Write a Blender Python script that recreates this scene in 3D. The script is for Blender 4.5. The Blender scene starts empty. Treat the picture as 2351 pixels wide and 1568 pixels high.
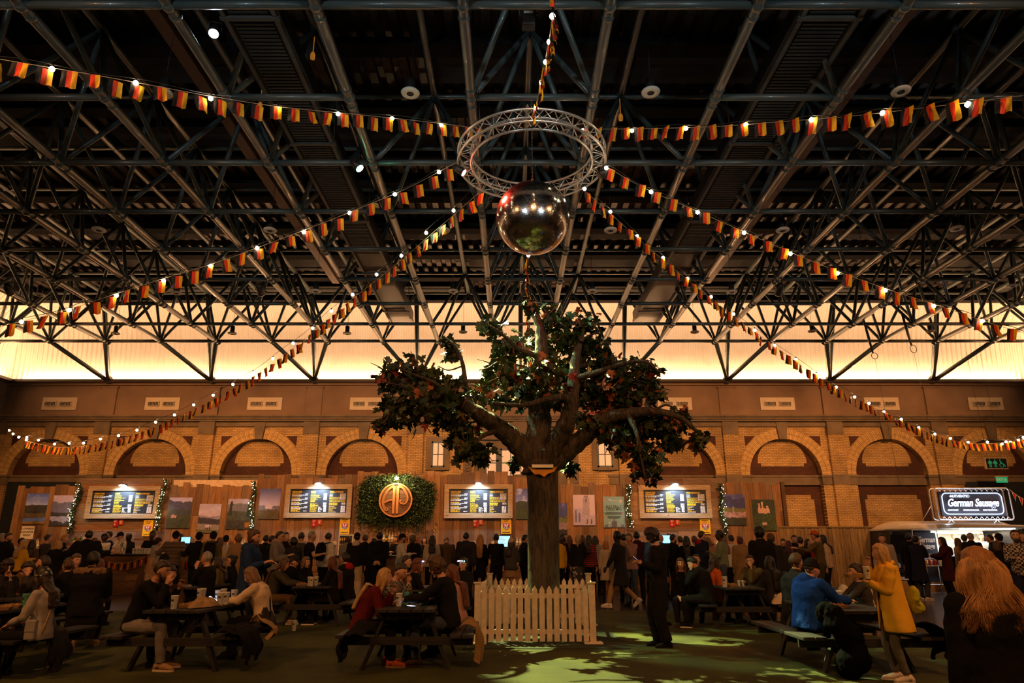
import bpy, math, random, mathutils
from math import sin, cos, tan, radians, pi, sqrt, atan, atan2, exp
V = mathutils.Vector
SC = bpy.context.scene
COL = SC.collection
F = 1567.0; TH = radians(16.53); HC = 1.55
rnd = random.Random(7)

def W(px, py, zc):
    """point seen at photo pixel (px,py) at camera-axis distance zc"""
    xc = (px-1175.5)/F*zc; yc = (784-py)/F*zc
    return V((xc, zc*cos(TH)-yc*sin(TH), HC+zc*sin(TH)+yc*cos(TH)))
def ang(py): return atan((784-py)/F)+TH
def ZY(py, Y): return HC+Y*tan(ang(py))
def PY(px, py, Y):
    z = Y*tan(ang(py)); zc = Y*cos(TH)+z*sin(TH)
    return V(((px-1175.5)*zc/F, Y, HC+z))
def G(px, py, z=0.0):
    a = ang(py); Y = (z-HC)/tan(a)
    return PY(px, py, Y)
def XG(px, Y, z=1.0):
    zc = Y*cos(TH)+(z-HC)*sin(TH)
    return (px-1175.5)*zc/F

# ---------------------------------------------------------------- mesh builder
class MB:
    def __init__(s): s.v=[]; s.f=[]; s.m=[]; s.s=[]
    def add(s, vs, fs, mi=0, sm=False):
        b=len(s.v); s.v.extend([tuple(p) for p in vs])
        for f in fs: s.f.append([b+i for i in f]); s.m.append(mi); s.s.append(sm)
        return s
    def box(s, x0,x1,y0,y1,z0,z1, mi=0):
        return s.add([(x0,y0,z0),(x1,y0,z0),(x1,y1,z0),(x0,y1,z0),(x0,y0,z1),(x1,y0,z1),(x1,y1,z1),(x0,y1,z1)],
              [(0,3,2,1),(4,5,6,7),(0,1,5,4),(1,2,6,5),(2,3,7,6),(3,0,4,7)], mi)
    def bar(s, p, q, w, h, mi=0, up=(0,0,1)):
        p=V(p); q=V(q); d=(q-p).normalized(); u=V(up)
        if abs(d.dot(u))>.98: u=V((1,0,0))
        a=d.cross(u).normalized()*w/2; b=a.cross(d).normalized()*h/2
        c=[p-a-b,p+a-b,p+a+b,p-a+b,q-a-b,q+a-b,q+a+b,q-a+b]
        return s.add(c,[(0,1,2,3),(7,6,5,4),(0,4,5,1),(1,5,6,2),(2,6,7,3),(3,7,4,0)],mi)
    def rings(s, R, mi=0, sm=True, c0=True, c1=True, closed=False):
        n=len(R[0]); vs=[p for r in R for p in r]; fs=[]
        m=len(R)
        for i in range(m if closed else m-1):
            j=(i+1)%m
            for k in range(n):
                l=(k+1)%n; fs.append((i*n+k,i*n+l,j*n+l,j*n+k))
        s.add(vs,fs,mi,sm)
        b=len(s.v)-len(vs)
        if not closed:
            if c0: s.f.append([b+k for k in range(n)][::-1]); s.m.append(mi); s.s.append(False)
            if c1: s.f.append([b+(m-1)*n+k for k in range(n)]); s.m.append(mi); s.s.append(False)
        return s
    def tube(s, pts, r, n=8, mi=0, caps=True, closed=False, sm=True, asp=1.0, up=None):
        pts=[V(p) for p in pts]; m=len(pts)
        rr=r if isinstance(r,(list,tuple)) else [r]*m
        R=[]; u=None
        for i,p in enumerate(pts):
            if closed: d=pts[(i+1)%m]-pts[i-1]
            else: d=pts[min(i+1,m-1)]-pts[max(i-1,0)]
            if d.length<1e-9: d=V((0,0,1))
            d.normalize()
            if u is None:
                u=V(up) if up else (V((0,0,1)) if abs(d.z)<.9 else V((0,1,0)))
            u=u-d*u.dot(d)
            if u.length<1e-6: u=d.orthogonal()
            u.normalize(); w=d.cross(u)
            R.append([p+u*(rr[i]*cos(2*pi*k/n))+w*(rr[i]*asp*sin(2*pi*k/n)) for k in range(n)])
        return s.rings(R,mi,sm,caps,caps,closed)
    def ell(s, secs, n=14, mi=0, caps=True):
        """secs: (center, right axis vec, fwd axis vec) vectors already scaled"""
        R=[[V(c)+V(a)*cos(2*pi*k/n)+V(b)*sin(2*pi*k/n) for k in range(n)] for c,a,b in secs]
        return s.rings(R,mi,True,caps,caps)
    def ball(s, c, r, nu=14, nv=9, mi=0, fn=None, sm=True, ax=None):
        c=V(c); r=r if isinstance(r,(tuple,list)) else (r,r,r)
        vs=[];fs=[]
        X,Y,Z=ax if ax else (V((1,0,0)),V((0,1,0)),V((0,0,1)))
        def P(t,f):
            x=sin(t)*cos(f);y=sin(t)*sin(f);z=cos(t)
            if fn: x,y,z=fn(x,y,z)
            return c+X*(x*r[0])+Y*(y*r[1])+Z*(z*r[2])
        vs.append(P(0,0))
        for i in range(1,nv):
            for k in range(nu): vs.append(P(pi*i/nv,2*pi*k/nu))
        vs.append(P(pi,0))
        for k in range(nu): fs.append((0,1+k,1+(k+1)%nu))
        for i in range(nv-2):
            for k in range(nu):
                a=1+i*nu+k;b=1+i*nu+(k+1)%nu; fs.append((a,a+nu,b+nu,b))
        e=len(vs)-1;b0=1+(nv-2)*nu
        for k in range(nu): fs.append((b0+k,e,b0+(k+1)%nu))
        return s.add(vs,fs,mi,sm)
    def prism(s, out, y0, y1, mi=0, fr=None):
        """2D outline (x,z) extruded in y; fr optional map (x,y,z)->world"""
        n=len(out); fr=fr or (lambda x,y,z:(x,y,z))
        vs=[fr(x,y0,z) for x,z in out]+[fr(x,y1,z) for x,z in out]
        fs=[list(range(n)),list(range(n,2*n))[::-1]]+[(i,i+n,(i+1)%n+n,(i+1)%n) for i in range(n)]
        return s.add(vs,fs,mi)
    def lathe(s, c, prof, n=16, mi=0, sm=True, cap=True):
        c=V(c); R=[[c+V((r*cos(2*pi*k/n),r*sin(2*pi*k/n),z)) for k in range(n)] for r,z in prof]
        return s.rings(R,mi,sm,cap,cap)
    def mesh(s, name, mats):
        me=bpy.data.meshes.new(name); me.from_pydata(s.v,[],s.f)
        for m in (mats if isinstance(mats,(list,tuple)) else [mats]): me.materials.append(m)
        me.polygons.foreach_set('material_index',s.m); me.polygons.foreach_set('use_smooth',s.s)
        me.update(); return me
    def build(s, name, mats, parent=None, loc=None, world=True):
        """world=True: vertices are world coordinates even when the parent stands elsewhere"""
        o=bpy.data.objects.new(name,s.mesh(name,mats)); COL.objects.link(o)
        if parent:
            o.parent=parent
            if world: o.location=-WL(parent)
        if loc: o.location=V(loc)
        return o
def WL(o):
    p=V(o.location)
    while o.parent: o=o.parent; p=p+V(o.location)
    return p
def tag(o,label=None,cat=None,group=None,kind=None):
    if label:o['label']=label
    if cat:o['category']=cat
    if group:o['group']=group
    if kind:o['kind']=kind
    return o
def thing(name,label,cat,loc=(0,0,0),rz=0,group=None):
    o=bpy.data.objects.new(name,None); COL.objects.link(o); o.location=loc; o.rotation_euler=(0,0,rz)
    o.empty_display_size=.2
    return tag(o,label,cat,group)
def struct(mb,name,mats):
    return tag(mb.build(name,mats),kind='structure')
def dup(o,parent=None):
    c=o.copy(); COL.objects.link(c); c.parent=parent
    for ch in o.children: dup(ch,c)
    return c
def bevel(o,w=.006,seg=2):
    m=o.modifiers.new('bevel','BEVEL'); m.width=w; m.segments=seg; m.limit_method='ANGLE'; return o

# ---------------------------------------------------------------- materials
MC={}
def N(nt,t,**k):
    n=nt.nodes.new(t)
    for a,b in k.items(): setattr(n,a,b)
    return n
def base(name):
    m=bpy.data.materials.new(name); m.use_nodes=True; nt=m.node_tree
    return m,nt,nt.nodes['Principled BSDF']
def M(name,rgb,rough=.6,metal=0,var=.15,sc=6,bump=0,bsc=40,coat=0,stretch=None,emit=None,es=0,trans=0,spec=None):
    if name in MC: return MC[name]
    m,nt,b=base(name); L=nt.links
    tc=N(nt,'ShaderNodeTexCoord'); mp=N(nt,'ShaderNodeMapping'); L.new(tc.outputs['Object'],mp.inputs['Vector'])
    if stretch: mp.inputs['Scale'].default_value=stretch
    if var:
        no=N(nt,'ShaderNodeTexNoise'); no.inputs['Scale'].default_value=sc; no.inputs['Detail'].default_value=5
        L.new(mp.outputs[0],no.inputs['Vector'])
        cr=N(nt,'ShaderNodeValToRGB'); cr.color_ramp.elements[0].position=.3; cr.color_ramp.elements[1].position=.7
        cr.color_ramp.elements[0].color=(*[c*(1-var) for c in rgb],1); cr.color_ramp.elements[1].color=(*[min(1,c*(1+var)) for c in rgb],1)
        L.new(no.outputs['Fac'],cr.inputs[0]); L.new(cr.outputs[0],b.inputs['Base Color'])
    else: b.inputs['Base Color'].default_value=(*rgb,1)
    if bump:
        n2=N(nt,'ShaderNodeTexNoise'); n2.inputs['Scale'].default_value=bsc; n2.inputs['Detail'].default_value=4
        L.new(mp.outputs[0],n2.inputs['Vector']); bp=N(nt,'ShaderNodeBump'); bp.inputs['Strength'].default_value=bump; bp.inputs['Distance'].default_value=.02
        L.new(n2.outputs['Fac'],bp.inputs['Height']); L.new(bp.outputs[0],b.inputs['Normal'])
    b.inputs['Roughness'].default_value=rough; b.inputs['Metallic'].default_value=metal
    if coat: b.inputs['Coat Weight'].default_value=coat
    if trans: b.inputs['Transmission Weight'].default_value=trans
    if spec is not None: b.inputs['Specular IOR Level'].default_value=spec
    if emit: b.inputs['Emission Color'].default_value=(*emit,1); b.inputs['Emission Strength'].default_value=es
    MC[name]=m; return m
def wood(name,rgb,axis='x',dark=.55):
    """plank material with grain along the axis and knots"""
    if name in MC: return MC[name]
    m,nt,b=base(name); L=nt.links
    tc=N(nt,'ShaderNodeTexCoord'); mp=N(nt,'ShaderNodeMapping'); L.new(tc.outputs['Object'],mp.inputs['Vector'])
    s=[14,14,14]; s['xyz'.index(axis)]=1.2; mp.inputs['Scale'].default_value=s
    no=N(nt,'ShaderNodeTexNoise'); no.inputs['Scale'].default_value=1.6; no.inputs['Detail'].default_value=6; no.inputs['Distortion'].default_value=.6
    L.new(mp.outputs[0],no.inputs['Vector'])
    cr=N(nt,'ShaderNodeValToRGB'); e=cr.color_ramp.elements; e[0].position=.32; e[1].position=.68
    e[0].color=(*[c*dark for c in rgb],1); e[1].color=(*rgb,1); L.new(no.outputs['Fac'],cr.inputs[0])
    mp2=N(nt,'ShaderNodeMapping'); s2=[5,5,5]; s2['xyz'.index(axis)]=2.2; mp2.inputs['Scale'].default_value=s2
    L.new(tc.outputs['Object'],mp2.inputs['Vector'])
    vo=N(nt,'ShaderNodeTexVoronoi'); vo.inputs['Scale'].default_value=1.3; L.new(mp2.outputs[0],vo.inputs['Vector'])
    kr=N(nt,'ShaderNodeValToRGB'); k=kr.color_ramp.elements; k[0].position=.05;k[0].color=(.25,.2,.18,1);k[1].position=.14;k[1].color=(1,1,1,1)
    L.new(vo.outputs['Distance'],kr.inputs[0])
    mx=N(nt,'ShaderNodeMixRGB',blend_type='MULTIPLY'); mx.inputs[0].default_value=1
    L.new(cr.outputs[0],mx.inputs[1]); L.new(kr.outputs[0],mx.inputs[2]); L.new(mx.outputs[0],b.inputs['Base Color'])
    bp=N(nt,'ShaderNodeBump'); bp.inputs['Strength'].default_value=.35; bp.inputs['Distance'].default_value=.02
    L.new(no.outputs['Fac'],bp.inputs['Height']); L.new(bp.outputs[0],b.inputs['Normal'])
    b.inputs['Roughness'].default_value=.65; MC[name]=m; return m
def brick(name,c1,c2,mortar,axis='x',bw=.23,bh=.075):
    if name in MC: return MC[name]
    m,nt,b=base(name); L=nt.links
    tc=N(nt,'ShaderNodeTexCoord'); sx=N(nt,'ShaderNodeSeparateXYZ'); cb=N(nt,'ShaderNodeCombineXYZ')
    L.new(tc.outputs['Object'],sx.inputs[0]); L.new(sx.outputs[0 if axis=='x' else 1],cb.inputs[0]); L.new(sx.outputs[2],cb.inputs[1])
    br=N(nt,'ShaderNodeTexBrick'); L.new(cb.outputs[0],br.inputs['Vector'])
    br.inputs['Scale'].default_value=1; br.inputs['Brick Width'].default_value=bw; br.inputs['Row Height'].default_value=bh
    br.inputs['Mortar Size'].default_value=.009; br.inputs['Color1'].default_value=(*c1,1); br.inputs['Color2'].default_value=(*c2,1); br.inputs['Mortar'].default_value=(*mortar,1)
    no=N(nt,'ShaderNodeTexNoise'); no.inputs['Scale'].default_value=.9; no.inputs['Detail'].default_value=6; L.new(tc.outputs['Object'],no.inputs['Vector'])
    cr=N(nt,'ShaderNodeValToRGB'); cr.color_ramp.elements[0].position=.35;cr.color_ramp.elements[0].color=(.62,.6,.58,1);cr.color_ramp.elements[1].position=.65
    L.new(no.outputs['Fac'],cr.inputs[0])
    mx=N(nt,'ShaderNodeMixRGB',blend_type='MULTIPLY'); mx.inputs[0].default_value=1
    L.new(br.outputs['Color'],mx.inputs[1]); L.new(cr.outputs[0],mx.inputs[2]); L.new(mx.outputs[0],b.inputs['Base Color'])
    bp=N(nt,'ShaderNodeBump',invert=True); bp.inputs['Strength'].default_value=.6; bp.inputs['Distance'].default_value=.01
    L.new(br.outputs['Fac'],bp.inputs['Height']); L.new(bp.outputs[0],b.inputs['Normal']); b.inputs['Roughness'].default_value=.8
    MC[name]=m; return m
def glow(name,rgb,s,light=True):
    if name in MC: return MC[name]
    m=M(name,rgb,var=0,emit=rgb,es=s)
    if not light: m.cycles.emission_sampling='NONE'
    return m
def text(s,size,parent,mat,loc,name='lettering',rx=pi/2,rz=0,ext=.004,shear=0,off=0,align='CENTER',sx=1,world=True):
    cu=bpy.data.curves.new('t','FONT'); cu.body=s; cu.size=size; cu.extrude=ext; cu.align_x=align; cu.shear=shear; cu.offset=off
    cu.resolution_u=3
    to=bpy.data.objects.new('t',cu); me=bpy.data.meshes.new_from_object(to); bpy.data.objects.remove(to); bpy.data.curves.remove(cu)
    me.materials.clear(); me.materials.append(mat); me.name=name
    o=bpy.data.objects.new(name,me); COL.objects.link(o); o.rotation_euler=(rx,0,rz); o.scale=(sx,1,1)
    if parent: o.parent=parent
    o.location=V(loc)-(WL(parent) if (parent and world) else V((0,0,0)))
    return o
def light(name,kind,loc,energy,color,size=.1,target=None,spot=60,blend=.5,sy=None,rot=None):
    l=bpy.data.lights.new(name,kind); l.energy=energy; l.color=color
    if kind=='AREA':
        l.size=size
        if sy: l.shape='RECTANGLE'; l.size_y=sy
    else: l.shadow_soft_size=size
    if kind=='SPOT': l.spot_size=radians(spot); l.spot_blend=blend
    o=bpy.data.objects.new(name,l); COL.objects.link(o); o.location=loc
    if target is not None: o.rotation_euler=(V(target)-V(loc)).to_track_quat('-Z','Y').to_euler()
    if rot: o.rotation_euler=rot
    return o
# ---------------------------------------------------------------- camera
cd=bpy.data.cameras.new('camera'); cam=bpy.data.objects.new('camera',cd); COL.objects.link(cam)
cd.sensor_width=36; cd.lens=F/2351*36; cam.location=(0,0,HC); cam.rotation_euler=(pi/2+TH,0,0); cd.clip_end=200
SC.camera=cam
vs=SC.view_settings; vs.view_transform='Standard'; vs.look='None'; vs.gamma=1; vs.use_curve_mapping=False; vs.exposure=0
SC.cycles.use_adaptive_sampling=True; SC.cycles.adaptive_threshold=.05; SC.cycles.max_bounces=4; SC.cycles.diffuse_bounces=2; SC.cycles.glossy_bounces=3; SC.cycles.transmission_bounces=4
SC.cycles.sample_clamp_indirect=4; SC.cycles.caustics_reflective=False; SC.cycles.caustics_refractive=False
w=bpy.data.worlds.new('world'); SC.world=w; w.use_nodes=True
w.node_tree.nodes['Background'].inputs[0].default_value=(.05,.025,.01,1); w.node_tree.nodes['Background'].inputs[1].default_value=.3

XL,XR,YB,YF=-23.6,24.4,31.3,-14.0   # hall
XC=.4; BW=4.8
yb1=(.74,.48,.19);yb2=(.58,.36,.13)
BR_Y=brick('yellow_brick',yb1,yb2,(.22,.15,.08)); BR_YS=brick('yellow_brick_side',yb1,yb2,(.22,.15,.08),'y')
BR_R=brick('red_brick',(.12,.034,.016),(.085,.022,.012),(.05,.03,.02))
STONE=M('stone_moulding',(.19,.14,.09),.8,var=.25,sc=2,bump=.2,bsc=8)
PLAST=M('upper_plaster',(.27,.175,.115),.85,var=.2,sc=.8,bump=.1,bsc=5)
VOUS=[M('voussoir_brick_a',(.70,.46,.18),.8,bump=.3),M('voussoir_brick_b',(.56,.36,.13),.8,bump=.3),M('voussoir_brick_c',(.63,.42,.19),.8,bump=.3)]
DARKST=M('dark_steel',(.03,.032,.035),.4,.3,var=.1)
STEEL=M('grey_green_painted_steel',(.055,.075,.077),.38,.0,var=.12,sc=2,coat=.25)
WHITE=M('white_paint',(.75,.7,.62),.5,var=.05)
BLACK=M('black_plastic',(.012,.012,.012),.5,var=.1)
# floor
def floor_mat():
    m,nt,b=base('polished_concrete'); L=nt.links
    tc=N(nt,'ShaderNodeTexCoord'); no=N(nt,'ShaderNodeTexNoise'); no.inputs['Scale'].default_value=.5; no.inputs['Detail'].default_value=8
    L.new(tc.outputs['Object'],no.inputs['Vector']); cr=N(nt,'ShaderNodeValToRGB'); cr.color_ramp.elements[0].color=(.045,.035,.028,1);cr.color_ramp.elements[1].color=(.10,.08,.065,1)
    cr.color_ramp.elements[0].position=.35; cr.color_ramp.elements[1].position=.7
    L.new(no.outputs['Fac'],cr.inputs[0]); L.new(cr.outputs[0],b.inputs['Base Color'])
    b.inputs['Roughness'].default_value=.22; return m
mb=MB().box(XL-.5,XR+.5,YF-.5,YB+.6,-.2,0); struct(mb,'floor',floor_mat())
# turf carpet lying on the floor
def turf_mat():
    m,nt,b=base('turf'); L=nt.links
    tc=N(nt,'ShaderNodeTexCoord'); no=N(nt,'ShaderNodeTexNoise'); no.inputs['Scale'].default_value=1.1; no.inputs['Detail'].default_value=7
    L.new(tc.outputs['Object'],no.inputs['Vector']); cr=N(nt,'ShaderNodeValToRGB'); cr.color_ramp.elements[0].color=(.036,.042,.004,1);cr.color_ramp.elements[1].color=(.115,.125,.012,1)
    cr.color_ramp.elements[0].position=.3; cr.color_ramp.elements[1].position=.7
    n2=N(nt,'ShaderNodeTexNoise'); n2.inputs['Scale'].default_value=90; n2.inputs['Detail'].default_value=3; L.new(tc.outputs['Object'],n2.inputs['Vector'])
    mx=N(nt,'ShaderNodeMixRGB',blend_type='MULTIPLY'); mx.inputs[0].default_value=.6
    L.new(no.outputs['Fac'],cr.inputs[0]); L.new(cr.outputs[0],mx.inputs[1]); L.new(n2.outputs['Color'],mx.inputs[2]); L.new(mx.outputs[0],b.inputs['Base Color'])
    bp=N(nt,'ShaderNodeBump'); bp.inputs['Strength'].default_value=.9; bp.inputs['Distance'].default_value=.02; L.new(n2.outputs['Fac'],bp.inputs['Height']); L.new(bp.outputs[0],b.inputs['Normal'])
    b.inputs['Roughness'].default_value=.9; return m
out=[(-10.5,3.0),(7.5,3.0),(6.6,9.5),(6.55,12.2),(4.8,17.6),(-10.5,17.6)]
mb=MB(); n=len(out); mb.add([(x,y,.001) for x,y in out]+[(x,y,.014) for x,y in out],[list(range(n))[::-1],list(range(n,2*n))]+[(i,(i+1)%n,(i+1)%n+n,i+n) for i in range(n)])
tag(mb.build('turf_carpet',turf_mat()),'large sheet of green artificial grass laid over the hall floor','artificial grass')
p0=G(1372,1452);p1=G(1440,1492)
mb=MB().box(-.75,p1.x+.05,11.3,14.6,.014,.024); tag(mb.build('floor_mat',M('dark_green_mat',(.02,.03,.012),.9,bump=.4,bsc=120)),'dark square mat under the white picket fence around the tree','mat')

# ---- back wall
zs=ZY(1090,YB); R0=1.63; R1=2.08; ztop=ZY(968,YB); zcap=8.8
arc=lambda xc,zc,r,a0,a1,n:[(xc+r*cos(a0+(a1-a0)*i/n),zc+r*sin(a0+(a1-a0)*i/n)) for i in range(n+1)]
wb=MB(); vs_=MB(); tr=MB(); dk=MB(); yi=MB()
for b in range(-5,5):
    xl=XC+BW*b; xr=xl+BW; xc=(xl+xr)/2
    if b in (-1,0): continue
    wb.prism([(xl,0),(xl,ztop),(xc,ztop),(xc,zs+R0)]+arc(xc,zs,R0,pi/2,pi,14)[1:]+[(xc-R0,0)],YB,YB+.5,0)
    wb.prism([(xr,0),(xc+R0,0)]+arc(xc,zs,R0,0,pi/2,14)+[(xc,ztop),(xr,ztop)],YB,YB+.5,0)
    # voussoir ring (brick courses fanned round the arch)
    nb=80
    for i in range(nb):
        a0=pi*i/nb+.003; a1=pi*(i+1)/nb-.003
        if abs((a0+a1)/2-pi/2)<.13: continue
        for j,(ra,rb) in enumerate(((R0,R0+.22),(R0+.235,R1))):
            vs_.prism([(xc+ra*cos(a0),zs+ra*sin(a0)),(xc+rb*cos(a0),zs+rb*sin(a0)),(xc+rb*cos(a1),zs+rb*sin(a1)),(xc+ra*cos(a1),zs+ra*sin(a1))],YB-.03,YB+.02,(i*7+j*3+b)%3)
    tr.prism([(xc-.16,zs+R0-.03),(xc-.27,ztop),(xc+.27,ztop),(xc+.16,zs+R0-.03)],YB-.14,YB+.3)     # keystone
    for s in (-1,1):
        zA,zB=ZY(1001.6,YB),ZY(1025,YB)
        dk.prism([(xc+s*1.25,zA),(xc+s*1.74,zA),(xc+s*1.72,zB)][::s],YB-.006,YB+.02)
    tr.box(xc-R0,xc+R0,YB+.2,YB+.45,ZY(1113,YB),zs-.0)      # sill band inside the arch
    tr.box(xc-R0,xc+R0,YB+.16,YB+.3,zs-.09,zs+.0)
    dk.prism([(xc-R0-.1,0),(xc-R0-.1,zs+R0+.1),(xc+R0+.1,zs+R0+.1),(xc+R0+.1,0)],YB+.32,YB+.5)
    zl=ZY(1062,YB); zl2=ZY(1069,YB); rl=1.13
    yi.prism([(xc-.98,zl2),(xc-.98,zl),(xc-1.12,zl)]+arc(xc,zl-.0,rl,pi,0,16)[1:-1]+[(xc+1.12,zl),(xc+.98,zl),(xc+.98,zl2)],YB+.30,YB+.4)
    if b in (2,3,):
        z1=ZY(1135,YB)
        yi.prism([(xc-1.25,0),(xc-1.25,z1-.2),(xc-1.12,z1-.2),(xc-1.12,z1),(xc+1.12,z1),(xc+1.12,z1-.2),(xc+1.25,z1-.2),(xc+1.25,0)],YB+.30,YB+.4)
# entrance section
wb.box(XC-BW,XC-1.64-.45,YB,YB+.5,0,ztop); wb.box(XC+1.64+.45,XC+BW,YB,YB+.5,0,ztop)
struct(wb,'wall_back',[BR_Y]); struct(vs_,'trim_1',VOUS); struct(dk,'wall_back',BR_R); struct(yi,'trim_2',BR_Y)
eb=MB(); eb.box(XC-2.1,XC+2.1,YB+.05,YB+.5,ZY(1030,YB),ztop); eb.box(XC-2.1,XC-1.62,YB,YB+.5,0,ZY(1030,YB)); eb.box(XC+1.62,XC+2.1,YB,YB+.5,0,ZY(1030,YB))
eb.box(XC-2.6,XC+2.6,YB-.1,YB+.1,ZY(1010,YB),ZY(1003,YB))
for s in (-1,1): # carved strips beside the doorway
    for k in range(14):
        eb.ball((XC+s*2.42,YB-.03,ZY(1090,YB)+.2+k*.13),(.13,.06,.07),8,5)
    eb.box(XC+s*2.42-.2,XC+s*2.42+.2,YB-.04,YB+.02,zs-.4,ZY(995,YB))
struct(eb,'trim_3',STONE)
# pilasters, impost, cornice, upper wall
for b in range(-5,6):
    x=XC+BW*b; w=.35
    wbm=tr
    tr.box(x-.36,x+.36,YB-.2,YB+.1,ZY(998,YB),ztop)
    tr.box(x-.36-.9*0,x+.36,YB-.17,YB+.1,ZY(1113,YB),zs)
    if b not in (0,): tr.box(x-.8,x+.8,YB-.05,YB+.1,ZY(1113,YB),zs); tr.box(x-.84,x+.84,YB-.1,YB+.1,zs-.1,zs)
tr.box(XL,XR,YB-.1,YB+.1,ZY(980,YB),ztop)
pz=MB()
for b in range(-5,6):
    x=XC+BW*b
    if b: pz.box(x-.34,x+.34,YB-.15,YB+.1,0,ZY(998,YB))
struct(pz,'wall_back',[BR_Y])
c0,c1=ztop,ZY(953,YB-.3)
def ringbox(mb,off0,off1,z0,z1,mi=0):
    """band running round all four walls, from off0 outside.. to off1 inside"""
    mb.box(XL,XR,YB-off1,YB+off0,z0,z1,mi); mb.box(XL,XR,YF-off0,YF+off1,z0,z1,mi)
    mb.box(XL-off0,XL+off1,YF,YB,z0,z1,mi); mb.box(XR-off1,XR+off0,YF,YB,z0,z1,mi)
ringbox(tr,.1,.25,c0-.02,c0+.07); ringbox(tr,.1,.32,c0+.07,c0+.16); ringbox(tr,.1,.42,c0+.16,c1)
struct(tr,'trim_4',STONE)
up=MB(); up.box(XL,XR,YB,YB+.5,ztop,zcap)
for b in range(-5,6):
    x=XC+BW*b; up.box(x-.36,x+.36,YB-.1,YB+.1,c1,zcap-.25); up.box(x-.42,x+.42,YB-.14,YB+.1,zcap-.25,zcap-.18)
up.box(XL,XR,YB-.12,YB,zcap-.13,zcap); 
struct(up,'wall_back',PLAST)
for nm,x0,x1 in (('wall_left',XL-.5,XL),('wall_right',XR,XR+.5)):
    struct(MB().box(x0,x1,YF,YB+.5,0,ztop),nm,BR_YS); struct(MB().box(x0,x1,YF,YB+.5,ztop,zcap),nm,PLAST)
struct(MB().box(XL-.5,XR+.5,YF-.5,YF,0,zcap),'wall_front',BR_Y)
# light trough lip
lp=MB(); ringbox(lp,.2,.42,zcap-.02,zcap+.02); 
struct(lp,'trim_5',PLAST)
lp=MB()
for (a,b_,c,d) in ((XL,XR,YB-.46,YB-.42),(XL,XR,YF+.42,YF+.46),(XL+.42,XL+.46,YF,YB),(XR-.46,XR-.42,YF,YB)): lp.box(a,b_,c,d,zcap-.03,zcap+.09)
struct(lp,'trim_6',M('dark_bronze_lip',(.03,.02,.015),.5))
# cove
def cove_mat(axis):
    m,nt,b=base('cove_sheet_'+axis); L=nt.links
    tc=N(nt,'ShaderNodeTexCoord'); wv=N(nt,'ShaderNodeTexWave',bands_direction=axis.upper()); wv.inputs['Scale'].default_value=1.35
    L.new(tc.outputs['Object'],wv.inputs['Vector'])
    vo=N(nt,'ShaderNodeTexVoronoi'); vo.inputs['Scale'].default_value=4.2; vo.inputs['Randomness'].default_value=0; L.new(tc.outputs['Object'],vo.inputs['Vector'])
    ad=N(nt,'ShaderNodeMath',operation='LESS_THAN'); ad.inputs[1].default_value=.16; L.new(vo.outputs['Distance'],ad.inputs[0])
    a2=N(nt,'ShaderNodeMath',operation='ADD'); L.new(wv.outputs['Fac'],a2.inputs[0]); L.new(ad.outputs[0],a2.inputs[1])
    bp=N(nt,'ShaderNodeBump'); bp.inputs['Strength'].default_value=1; bp.inputs['Distance'].default_value=.07; L.new(a2.outputs[0],bp.inputs['Height']); L.new(bp.outputs[0],b.inputs['Normal'])
    no=N(nt,'ShaderNodeTexNoise'); no.inputs['Scale'].default_value=1.5; no.inputs['Detail'].default_value=5; L.new(tc.outputs['Object'],no.inputs['Vector'])
    cr=N(nt,'ShaderNodeValToRGB'); cr.color_ramp.elements[0].color=(.62,.56,.50,1);cr.color_ramp.elements[1].color=(.78,.73,.68,1); L.new(no.outputs['Fac'],cr.inputs[0]); L.new(cr.outputs[0],b.inputs['Base Color'])
    b.inputs['Roughness'].default_value=.7; return m
prof=[(.15,zcap+.02),(.16,9.6),(.1,10.4),(0,11.1),(-.25,11.75),(-.7,12.3),(-1.15,12.6)]
CX,CY=cove_mat('x'),cove_mat('y')
def cove(nm,fn,mat):
    mb=MB(); n=len(prof); vs=[fn(0,o,z) for o,z in prof]+[fn(1,o,z) for o,z in prof]
    mb.add(vs,[(i,i+1,i+1+n,i+n) for i in range(n-1)],0,True); struct(mb,nm,mat)
cove('trim_7',lambda t,o,z:((XL-o,XR+o)[t],YB+o,z),CX); cove('trim_8',lambda t,o,z:((XL-o,XR+o)[t],YF-o,z),CX)
cove('trim_9',lambda t,o,z:(XL-o,(YF-o,YB+o)[t],z),CY); cove('trim_10',lambda t,o,z:(XR+o,(YF-o,YB+o)[t],z),CY)
# ceiling: corrugated deck + beams
mb=MB(); vs=[];fs=[]; x=XL-.2; k=0; per=.42
xs=[]
while x<XR+.3:
    xs+= [(x,13.0),(x+.2,13.0),(x+.24,13.09),(x+.38,13.09)]; x+=per
n=len(xs); mb.add([(x,YF-.3,z) for x,z in xs]+[(x,YB+.3,z) for x,z in xs],[(i,i+1,i+1+n,i+n) for i in range(n-1)])
DECK=M('dark_corrugated_deck',(.030,.022,.017),.36,.4,var=.3,sc=1.5)
struct(mb,'ceiling',DECK)
mb=MB()
y=YF+1
while y<YB-1:
    mb.box(XL+1,XR-1,y-.06,y+.06,12.66,12.98); mb.box(XL+1,XR-1,y-.22,y+.22,12.62,12.68); y+=2.4
mb.box(XL+.5,XR-.5,YB-1.35,YB-.95,12.45,12.9); mb.box(XL+.5,XR-.5,YF+.95,YF+1.35,12.45,12.9); mb.box(XL+.95,XL+1.35,YF,YB,12.45,12.9); mb.box(XR-1.35,XR-.95,YF,YB,12.45,12.9)
struct(mb,'ceiling',M('dark_purlin_paint',(.006,.005,.005),.9,spec=.1))
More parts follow.
